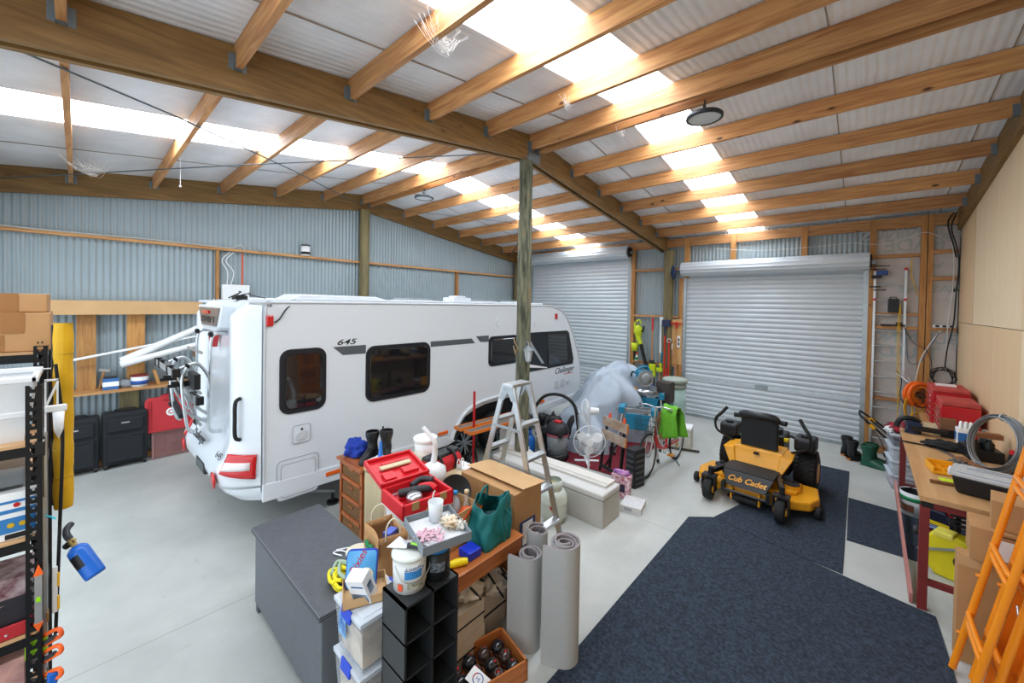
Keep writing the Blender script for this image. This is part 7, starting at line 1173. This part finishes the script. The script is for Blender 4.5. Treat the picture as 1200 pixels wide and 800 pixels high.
# orange folding frames leaning on the plywood
of = M('frame_orange', '#f08e12', .35, coat=.3); oc = M('channel_orange', '#e07c10', .45)
def ox(z, d=0): return 4.285 + .18 * z + d
for i, (d, ya, yb, zt_, rz_, lb) in enumerate(((0, -.2, -.66, 2.0, (.47, 1.0, 1.5), 'orange tubular folding frame leaning on the plywood, nearest the mats'), (.09, -.24, -.62, 1.9, (.42, .95, 1.45), 'orange tubular folding frame sandwiched second in the leaning stack'))):
    t = thing('trestle', lb, 'folding frame', (4.3, -.4, 0), 0, 'orange frames leaning on the plywood'); o_ = Vector((4.3, -.4, 0)); m = MB()
    m.tube([Vector((ox(.03, d), ya, .03)) - o_, Vector((ox(1.0, d), ya, 1.0)) - o_, Vector((ox(zt_ - .08, d), ya, zt_ - .08)) - o_, Vector((ox(zt_, d), ya - .08, zt_)) - o_, Vector((ox(zt_, d), yb + .08, zt_)) - o_, Vector((ox(zt_ - .08, d), yb, zt_ - .08)) - o_, Vector((ox(1.0, d), yb, 1.0)) - o_, Vector((ox(.03, d), yb, .03)) - o_], .021, n=12)
    P(t, 'tube_frame', m, of)
    for z in rz_: P(t, 'cross_tube', MB().tube([Vector((ox(z, d), ya, z)) - o_, Vector((ox(z, d) - .015, ya - .05, z + .0)) - o_, Vector((ox(z, d) - .015, yb + .05, z)) - o_, Vector((ox(z, d), yb, z)) - o_], .017).tube([Vector((ox(z, d), ya, z - .07)) - o_, Vector((ox(z, d) - .015, ya - .05, z - .07)) - o_, Vector((ox(z, d) - .015, yb + .05, z - .07)) - o_, Vector((ox(z, d), yb, z - .07)) - o_], .017), of)
    for z in (.3, .75): P(t, 'locking_pin', MB().cyl(Vector((ox(z, d) - .035, ya + .005, z)) - o_, Vector((ox(z, d), ya, z)) - o_, .012), of)
for i, (d, y0, lb) in enumerate(((.19, -.3, 'orange steel channel plank behind the leaning frames, farther one'), (.2, -.52, 'orange steel channel plank behind the leaning frames, nearer one'))):
    t = thing('steel_plank', lb, 'plank', (4.3, -.4, 0), 0, 'orange channel planks'); o_ = Vector((4.3, -.4, 0)); m = MB()
    a, c = Vector((ox(.02, d), y0, .02)) - o_, Vector((ox(1.95, d), y0, 1.95)) - o_; m.bar(a, c, .17, .008, up=(1, 0, 0)).bar(a + Vector((-.02, .085, 0)), c + Vector((-.02, .085, 0)), .008, .05, up=(1, 0, 0)).bar(a + Vector((-.02, -.085, 0)), c + Vector((-.02, -.085, 0)), .008, .05, up=(1, 0, 0)); P(t, 'channel', m, oc)
    P(t, 'silver_pin', MB().cyl(Vector((ox(.62, d) - .03, y0 + .03, .66)) - o_, Vector((ox(.62, d) - .03, y0 - .05, .56)) - o_, .008), STEEL)
# ================================================================ STEEL SHELVING AT THE NEAR WALL
blk2 = M('shelf_black_steel', '#17181a', .4, .3); mdf = wood('shelf_board', '#b98d60', '#cfa679', 'Y', 0, .6, 8)
YE = -4.535                                              # end plane of the shelving
def slotted(x, y, z0, z1, w=.042):
    """angle post with real keyhole gaps in its face towards the aisle"""
    m = MB(); n = int((z1 - z0) / .038)
    m.box(x - w, y, z0, x, y + .0025, z1)
    # face with holes: side strips plus bridges between slots
    m.box(x, y - w, z0, x + .0025, y - w + .012, z1).box(x, y - .012, z0, x + .0025, y, z1)
    for k in range(n + 1): zz = z0 + k * .038; m.box(x, y - w + .012, zz, x + .0025, y - .012, min(z1, zz + .015)); m.box(x, y - w + .012, zz + .015, x + .0025, y - w + .017, zz + .025).box(x, y - .017, zz + .015, x + .0025, y - .012, zz + .025)
    return m
def shelving(x0, x1, levels, zp, lab, ylen=.75):
    t = thing('steel_shelving', lab, 'shelving', (0, 0, 0), 0, 'black steel shelving'); 
    for x in (x0, x1): P(t, 'post', slotted(x, YE, 0, zp if x == x0 else zp), blk2); P(t, 'post', slotted(x, YE - ylen, 0, zp), blk2)
    for z in levels:
        sh = P(t, 'shelf', MB().box(x1, YE - ylen, z, x0 - .002, YE - .01, z + .012), mdf); P(sh, 'beam', MB().box(x0 - .03, YE - ylen, z - .04, x0 - .004, YE - .038, z + .004).box(x1, YE - ylen, z - .04, x1 + .025, YE - .038, z + .004).box(x1, YE - .03, z - .04, x0 - .04, YE - .006, z + .002), blk2)
    return t
shelving(1.24, .86, (.35, .8, 1.2, 1.6, 1.985), 2.235, 'black steel shelving with slotted posts full of workshop goods')
shelving(.8, .38, (.4, 1.1, 1.75, 2.32), 2.36, 'taller black steel shelving behind, carrying the cartons')
# cartons on the top
t = carton('moving_carton', (.6, -4.775, 2.334), .36, .5, .185, 'long brown carton with white label on the top shelf', tape=False); P(t, 'brown_tape', MB().box(.181, .1, .09, .183, .17, .185).box(.181, .05, .0, .183, .11, .08).box(-.18, .09, .185, .182, .17, .187), TAPE); P(t, 'white_label', MB().box(.181, -.16, .07, .183, -.01, .14), WHITE); P(t, 'printed_line', MB().box(.181, -.1, .04, .183, .04, .045), M('print_dark', '#2e2218', .7))
t = carton('moving_carton', (.58, -4.775, 2.521), .34, .48, .09, 'shallow taped carton with black scrawl resting on the long labelled carton', tape=False); P(t, 'brown_tape', MB().box(.171, .09, 0, .173, .15, .09), TAPE); P(t, 'black_scrawl', MB().tube([(.173, -.2, .05), (.173, -.15, .065), (.173, -.1, .05), (.173, -.05, .07), (.173, 0, .05)], .003).tube([(.173, -.1, .02), (.173, -.02, .03), (.173, .03, .02)], .002), M('print_dark', '#2e2218', .7))
# white tub
t = thing('white_bin', 'large white plastic tub on the upper near shelf', 'tub', (1.04, -4.765, 1.998)); wt = M('tub_milky', '#e8eaeb', .35)
P(t, 'tub_body', MB().add([(-.13, -.2, 0), (.13, -.2, 0), (.13, .18, 0), (-.13, .18, 0), (-.165, -.23, .26), (.165, -.23, .26), (.165, .21, .26), (-.165, .21, .26)], [(0, 3, 2, 1), (0, 1, 5, 4), (1, 2, 6, 5), (2, 3, 7, 6), (3, 0, 4, 7)]), wt, bevel=.015, solid=.004); P(t, 'tub_rim', MB().box(.155, -.24, .245, .178, .22, .27).box(-.178, -.24, .245, -.155, .22, .27).box(-.178, .2, .245, .178, .222, .27), wt, bevel=.005); P(t, 'lower_band', MB().box(.135, -.22, .1, .152, .2, .125), wt, bevel=.004)
t = thing('orange_clip', 'orange plastic clip hooked on the rear post of the shelving', 'clip', (.92, -4.5, 2.2)); P(t, 'clip_body', MB().tube([(0, 0, 0), (.02, 0, .04), (.0, 0, .09), (-.02, 0, .06), (-.01, 0, .02)], .009), M('clip_orange', '#f0951a', .4)); P(t, 'clip_foot', MB().box(-.035, -.01, -.012, .015, .01, .006), M('clip_orange', '#f0951a', .4)); P(t, 'pin', MB().cyl((0, -.05, .06), (0, 0, .06), .004), STEEL)
t = thing('caulking_gun', 'white and grey caulking gun hanging nose down at the shelving end', 'caulking gun', (1.16, -4.51, 2.0)); P(t, 'frame', MB().box(-.004, -.02, 0, .004, -.014, .24).box(-.004, .014, 0, .004, .02, .24).box(-.004, -.02, .235, .004, .02, .243).bar((0, -.018, .12), (0, .018, .23), .006, .008), WHITEPL); P(t, 'trigger', MB().box(-.008, -.02, .1, .008, .045, .13), WHITEPL, bevel=.006); P(t, 'cartridge', MB().lathe([(0, -.02), (.008, .0), (.014, .02), (.018, .1), (0, .1)], n=16, c=(0, .02, 0)), WHITEPL)
t = thing('shelf_bracket', 'pale folded metal bracket sticking out at the shelving end', 'bracket', (1.2, -4.548, 1.96)); P(t, 'arm', MB().box(-.004, 0, 0, .06, .012, .035).box(-.004, 0, .03, .06, .02, .036), M('bracket_cream', '#d8d2c6', .4)); P(t, 'black_end', MB().box(.058, -.002, -.004, .07, .024, .042), BLACK)
# yellow padded sleeve
yel = M('padded_yellow', '#d9a813', .6, var=.06, vs=9, bump=.3, bs=20)
t = thing('padded_tube', 'tall yellow padded sleeve hanging at the end of the shelving', 'padded sleeve', (1.035, -4.478, 1.63)); 
def slv(u, v):
    a = 2 * pi * u; r = .030 + .003 * abs(sin(v * 16)) + .002 * noise.noise(Vector((cos(a) * 2, sin(a) * 2, v * 20))); return (r * 1.05 * cos(a), r * sin(a), .85 * v)
P(t, 'sleeve', MB().grid(slv, 22, 90), yel); P(t, 'dark_seam', MB().cyl((-.0, -.032, .02), (0, -.032, .84), .005), BLACK); P(t, 'dark_lining', MB().lathe([(.0, .848), (.028, .85), (.032, .846)], n=22), DARK)
for k in range(1, 6): P(t, 'stitched_band', MB().torus((0, 0, .85 * k / 6), .0325, .0015, 'Z', n=22, k=4), M('stitch_brown', '#a57c10', .6))
tag(MB().tube([(1.1, -4.5, 2.3), (1.1, -4.48, 2.0), (1.11, -4.49, 1.5), (1.12, -4.5, 1.1)], .006).build('black_rod', BLACK), 'thin black rod hanging behind the yellow sleeve', 'rod')
for k, (x, y, z0, z1, m_, lb) in enumerate(((1.17, -4.525, 1.0, 2.02, ALU, 'thin aluminium strip standing at the shelving end'), (1.1, -4.53, .9, 1.9, pineP, 'pale timber lath standing at the shelving end'), (1.2, -4.53, .8, 1.75, STEEL, 'narrow steel rule hanging beside the near post'))):
    tag(place(MB().box(-.008, -.003, 0, .008, .003, z1 - z0).build('metal_strip' if m_ != pineP else 'timber_lath', m_), (x, y, z0)), lb, 'strip')
# blow torch
bt_ = M('torch_blue', '#1a63c2', .35); t = thing('blow_torch', 'bright blue gas blow torch hanging from a shelving hook', 'blow torch', (1.13, -4.45, 1.49), rot=(radians(0), radians(142), radians(40)))
P(t, 'gas_cylinder', MB().lathe([(0, .02), (.02, .02), (.034, .035), (.036, .05), (.036, .17), (.033, .18), (0, .18)], n=30), bt_); P(t, 'black_label', MB().grid(lambda u, v: (.0364 * cos(4 + 1.6 * u), .0364 * sin(4 + 1.6 * u), .06 + .06 * v), 12, 1), BLACK); P(t, 'white_label', MB().grid(lambda u, v: (.0364 * cos(5.6 + .5 * u), .0364 * sin(5.6 + .5 * u), .06 + .08 * v), 8, 1), M('torch_label', '#a9c4e8', .4)); P(t, 'brass_valve', MB().cyl((0, 0, -.02), (0, 0, .025), .01).cyl((-.02, 0, -.005), (.02, 0, -.005), .006), M('brass', '#9c8550', .4, .7)); P(t, 'black_knob', MB().cyl((.018, 0, -.005), (.034, 0, -.005), .014), BLACK); P(t, 'burner_tube', MB().tube([(0, 0, -.02), (0, 0, -.045), (.012, .02, -.07), (.02, .05, -.085)], .013), M('burner_grey', '#3a3d42', .5, .4))
# long level hung on the near post, saws below
t = thing('spirit_level', 'aluminium spirit level with orange ends hanging on the near slotted post', 'spirit level', (1.245, -4.545, 1.25)); og3 = M('level_orange', '#f0641a', .4); P(t, 'level_bar', MB().box(.002, -.008, 0, .012, .012, .2), ALU); P(t, 'end_cap', MB().add([(.0, -.011, .2), (.014, -.011, .2), (.014, .015, .2), (0, .015, .2), (.007, .002, .245)], [(0, 1, 4), (1, 2, 4), (2, 3, 4), (3, 0, 4), (3, 2, 1, 0)]), og3); P(t, 'end_cap', MB().add([(.0, -.011, 0), (.014, -.011, 0), (.014, .015, 0), (0, .015, 0), (.007, .002, -.04)], [(1, 0, 4), (2, 1, 4), (3, 2, 4), (0, 3, 4), (0, 1, 2, 3)]), og3); P(t, 'green_vial', MB().box(.012, -.004, .09, .014, .008, .11), M('vial_green', '#9be01e', .3))
t = thing('white_handled_tool', 'white handled tool with yellow grips hanging at the shelving end', 'tool', (1.2, -4.5, 1.24)); P(t, 'white_body', MB().box(-.004, -.008, 0, .004, .008, .2), WHITEPL, bevel=.003); P(t, 'yellow_grip', MB().box(-.006, .006, .01, .006, .014, .07).box(-.006, .006, .11, .006, .014, .17), M('grip_yellow2', '#f2b81c', .4), bevel=.003)
t = thing('hanging_tag', 'brown tag hanging at the shelving end above the saws', 'tag', (1.19, -4.52, 1.2)); P(t, 'tag_plate', MB().prism([(-.01, 0), (.012, .01), (.012, .05), (-.004, .06), (-.01, .04)], -.003, .003, 'Y'), M('tag_brass', '#a5824a', .5))
for k, (z, lb) in enumerate(((1.13, 'orange and black saw handle at the shelving end, uppermost'), (1.06, 'orange saw handle jutting out at the shelving end, middle one'), (.96, 'orange saw handle at the very bottom of the shelving end'))):
    t = thing('hand_saw', lb, 'saw', (1.22, -4.53, z), 0, 'orange handled saws', rot=(0, radians(-12), radians(40))); P(t, 'saw_handle', MB().tube([(0, 0, 0), (.05, 0, .015), (.085, 0, .03), (.08, 0, .055), (.045, 0, .05), (.0, 0, .03)], .008, closed=True), og3 if k else M('saw_dark_orange', '#d9561a', .4)); P(t, 'saw_blade', MB().box(-.2, -.001, -.01, .01, .001, .035), STEEL); P(t, 'grey_insert', MB().tube([(.01, -.004, .01), (.04, -.004, .02), (.06, -.004, .03)], .009), DARK)
t = thing('blue_clamp', 'small blue plastic tool among the saw handles', 'clamp', (1.24, -4.5, .99)); P(t, 'clamp_body', MB().box(-.01, -.02, -.02, .03, .01, .03), bt_, bevel=.006)
# goods on the shelves
t = thing('organiser_box', 'clear organiser case lying under the upper near shelf', 'case', (1.04, -4.82, 1.613)); P(t, 'case_body', MB().box(-.14, -.2, .0, .14, .24, .09).box(-.14, -.2, .1, .14, .24, .19).box(-.13, -.2, .2, .13, .24, .28), M('organiser_clear', '#8c9296', .2, alpha=.6), bevel=.008); P(t, 'dark_contents', MB().box(-.12, -.18, .02, .12, .22, .07).box(-.12, -.18, .12, .12, .22, .17), M('organiser_contents', '#5c5450', .7, col2='#a39a92', vs=18))
t = thing('paint_kit_box', 'white box with blue stripes and a red dot beside the near post', 'box', (1.19, -4.6, 1.613)); P(t, 'box_body', MB().box(-.03, -.05, 0, .03, .05, .19), WHITE, bevel=.003); P(t, 'blue_print', MB().box(.03, -.05, .03, .0312, .05, .09).box(.03, -.05, .11, .0312, .05, .125).box(.03, -.05, .15, .0312, .05, .16), M('kit_blue', '#2f7ab8', .4)); P(t, 'yellow_dots', MB().cyl((.031, -.015, .06), (.0325, -.015, .06), .01).cyl((.031, .015, .06), (.0325, .015, .06), .01), M('dot_yellow', '#cfa81c', .4)); P(t, 'red_dot', MB().cyl((.031, .0, .14), (.0325, .0, .14), .009), RED); P(t, 'black_hole', MB().box(.03, -.03, .005, .0315, .04, .025), BLACK)
t = thing('boxed_tool_set', 'boxed tool set with a printed lid on the third shelf', 'box', (1.1, -4.665, 1.45)); P(t, 'tool_case', MB().box(-.1, -.15, -.235, .11, .1, -.08), M('tool_case_dark', '#26242a', .5), bevel=.006); P(t, 'clear_lid', MB().box(-.1, -.15, -.08, .112, .1, .0), M('maroon_box', '#5c2030', .4, col2='#b9a8a8', vs=22), bevel=.004)
t = thing('red_bottle', 'white bottle with red cap at the frame edge on the third shelf', 'bottle', (1.19, -4.66, 1.213)); P(t, 'bottle_body', MB().lathe([(0, 0), (.025, 0), (.025, .1), (.012, .12), (0, .12)], n=18), WHITEPL); P(t, 'red_cap', MB().lathe([(0, .12), (.015, .12), (.015, .145), (0, .15)], n=16), RED)
t = thing('packaged_fitting', 'clear blister pack with a metal fitting standing on the third shelf', 'blister pack', (1.17, -4.6, 1.213)); P(t, 'clear_pack', MB().box(-.02, -.05, 0, .02, .06, .13), M('blister', '#c9cdd4', .15, alpha=.55), bevel=.006); P(t, 'metal_fitting', MB().tube([(.0, -.02, .02), (.0, .0, .07), (.0, .03, .11)], .012), STEEL); P(t, 'pink_card', MB().box(.018, -.05, 0, .0215, -.01, .09), M('pink_card', '#dcc3d0', .5))
tray_m = M('tray_red', '#b3262e', .45)
def junk(name, c, sx, sy, n, mat, lab, seed, s=.012):
    rnd = random.Random(seed); m = MB()
    for i in range(n):
        q = Tr(c[0] + rnd.uniform(-sx, sx), c[1] + rnd.uniform(-sy, sy), c[2] + rnd.uniform(0, .02)) @ Rz(rnd.uniform(0, 6)) @ Rx(rnd.uniform(-1, 1)); k = rnd.random()
        if k < .4: m.torus((0, 0, 0), s * 1.1, s * .25, 'Z', n=10, k=4, xf=q)
        elif k < .7: m.box(-s * 2, -s * .3, 0, s * 2, s * .3, s * .5, xf=q)
        else: m.box(-s, -s * .7, 0, s, s * .7, s * .8, xf=q)
    return tag(m.build(name, mat), lab, 'hardware', None, 'stuff')
t = thing('round_dish', 'round metal dish of loose fittings on the third shelf', 'dish', (1.1, -4.69, 1.32)); P(t, 'dish', MB().lathe([(0, 0), (.1, 0), (.125, .03), (.12, .03), (.098, .004), (0, .004)], n=34), M('dish_grey', '#8c8478', .5, .4)); P(t, 'support_carton', MB().box(-.1, -.1, -.107, .1, .1, 0), DARK)
junk('loose_fittings', (1.1, -4.69, 1.33), .07, .07, 90, M('junk_steel', '#9b9da0', .35, .7), 'jumble of steel fittings in the round dish', 3)
t = thing('red_tray', 'red rectangular tray of silver hardware near the post', 'tray', (1.12, -4.68, 1.214)); P(t, 'tray_body', MB().box(-.0, -.14, 0, .11, .12, .006).box(.1, -.14, 0, .11, .12, .055).box(.0, .11, 0, .11, .12, .055).box(-.0, -.14, 0, .01, .12, .055), tray_m, bevel=.004)
junk('silver_hardware', (1.175, -4.69, 1.228), .04, .1, 80, M('junk_silver', '#c3c6c9', .3, .75), 'silver hardware heaped in the red tray', 5)
t = thing('printed_carton', 'pink printed box on the low shelf under the red tray', 'box', (1.14, -4.66, .813)); P(t, 'box_body', MB().box(-.1, -.16, 0, .07, .08, .3), M('print_pink', '#d9a59a', .5, col2='#7c5a5e', vs=10), bevel=.003)
tag(place(MB().box(-.004, -.03, 0, .004, .03, .07).build('lime_card', M('lime_card', '#9fdc1e', .5)), (1.225, -4.55, 1.1)), 'lime green card tucked beside the near post', 'card')
tag(place(MB().tube([(0, 0, 0), (.02, .03, .005), (.05, .05, 0), (.08, .05, .01)], .004).build('aqua_cord', M('aqua', '#3fb6c4', .5)), (1.18, -4.55, 1.66)), 'short aqua cord looped at the shelving end', 'cord')
for k, (x, y, z) in enumerate(((1.15, -4.86, 1.613),)):
    t = thing('glass_bowl', 'amber glass dish at the frame edge of the second near shelf', 'dish', (1.19, -4.69, 1.613)); P(t, 'dish', MB().lathe([(0, 0), (.02, 0), (.04, .03), (.037, .03), (.018, .004), (0, .004)], n=20), M('amber_glass', '#c98a2a', .2, alpha=.7))
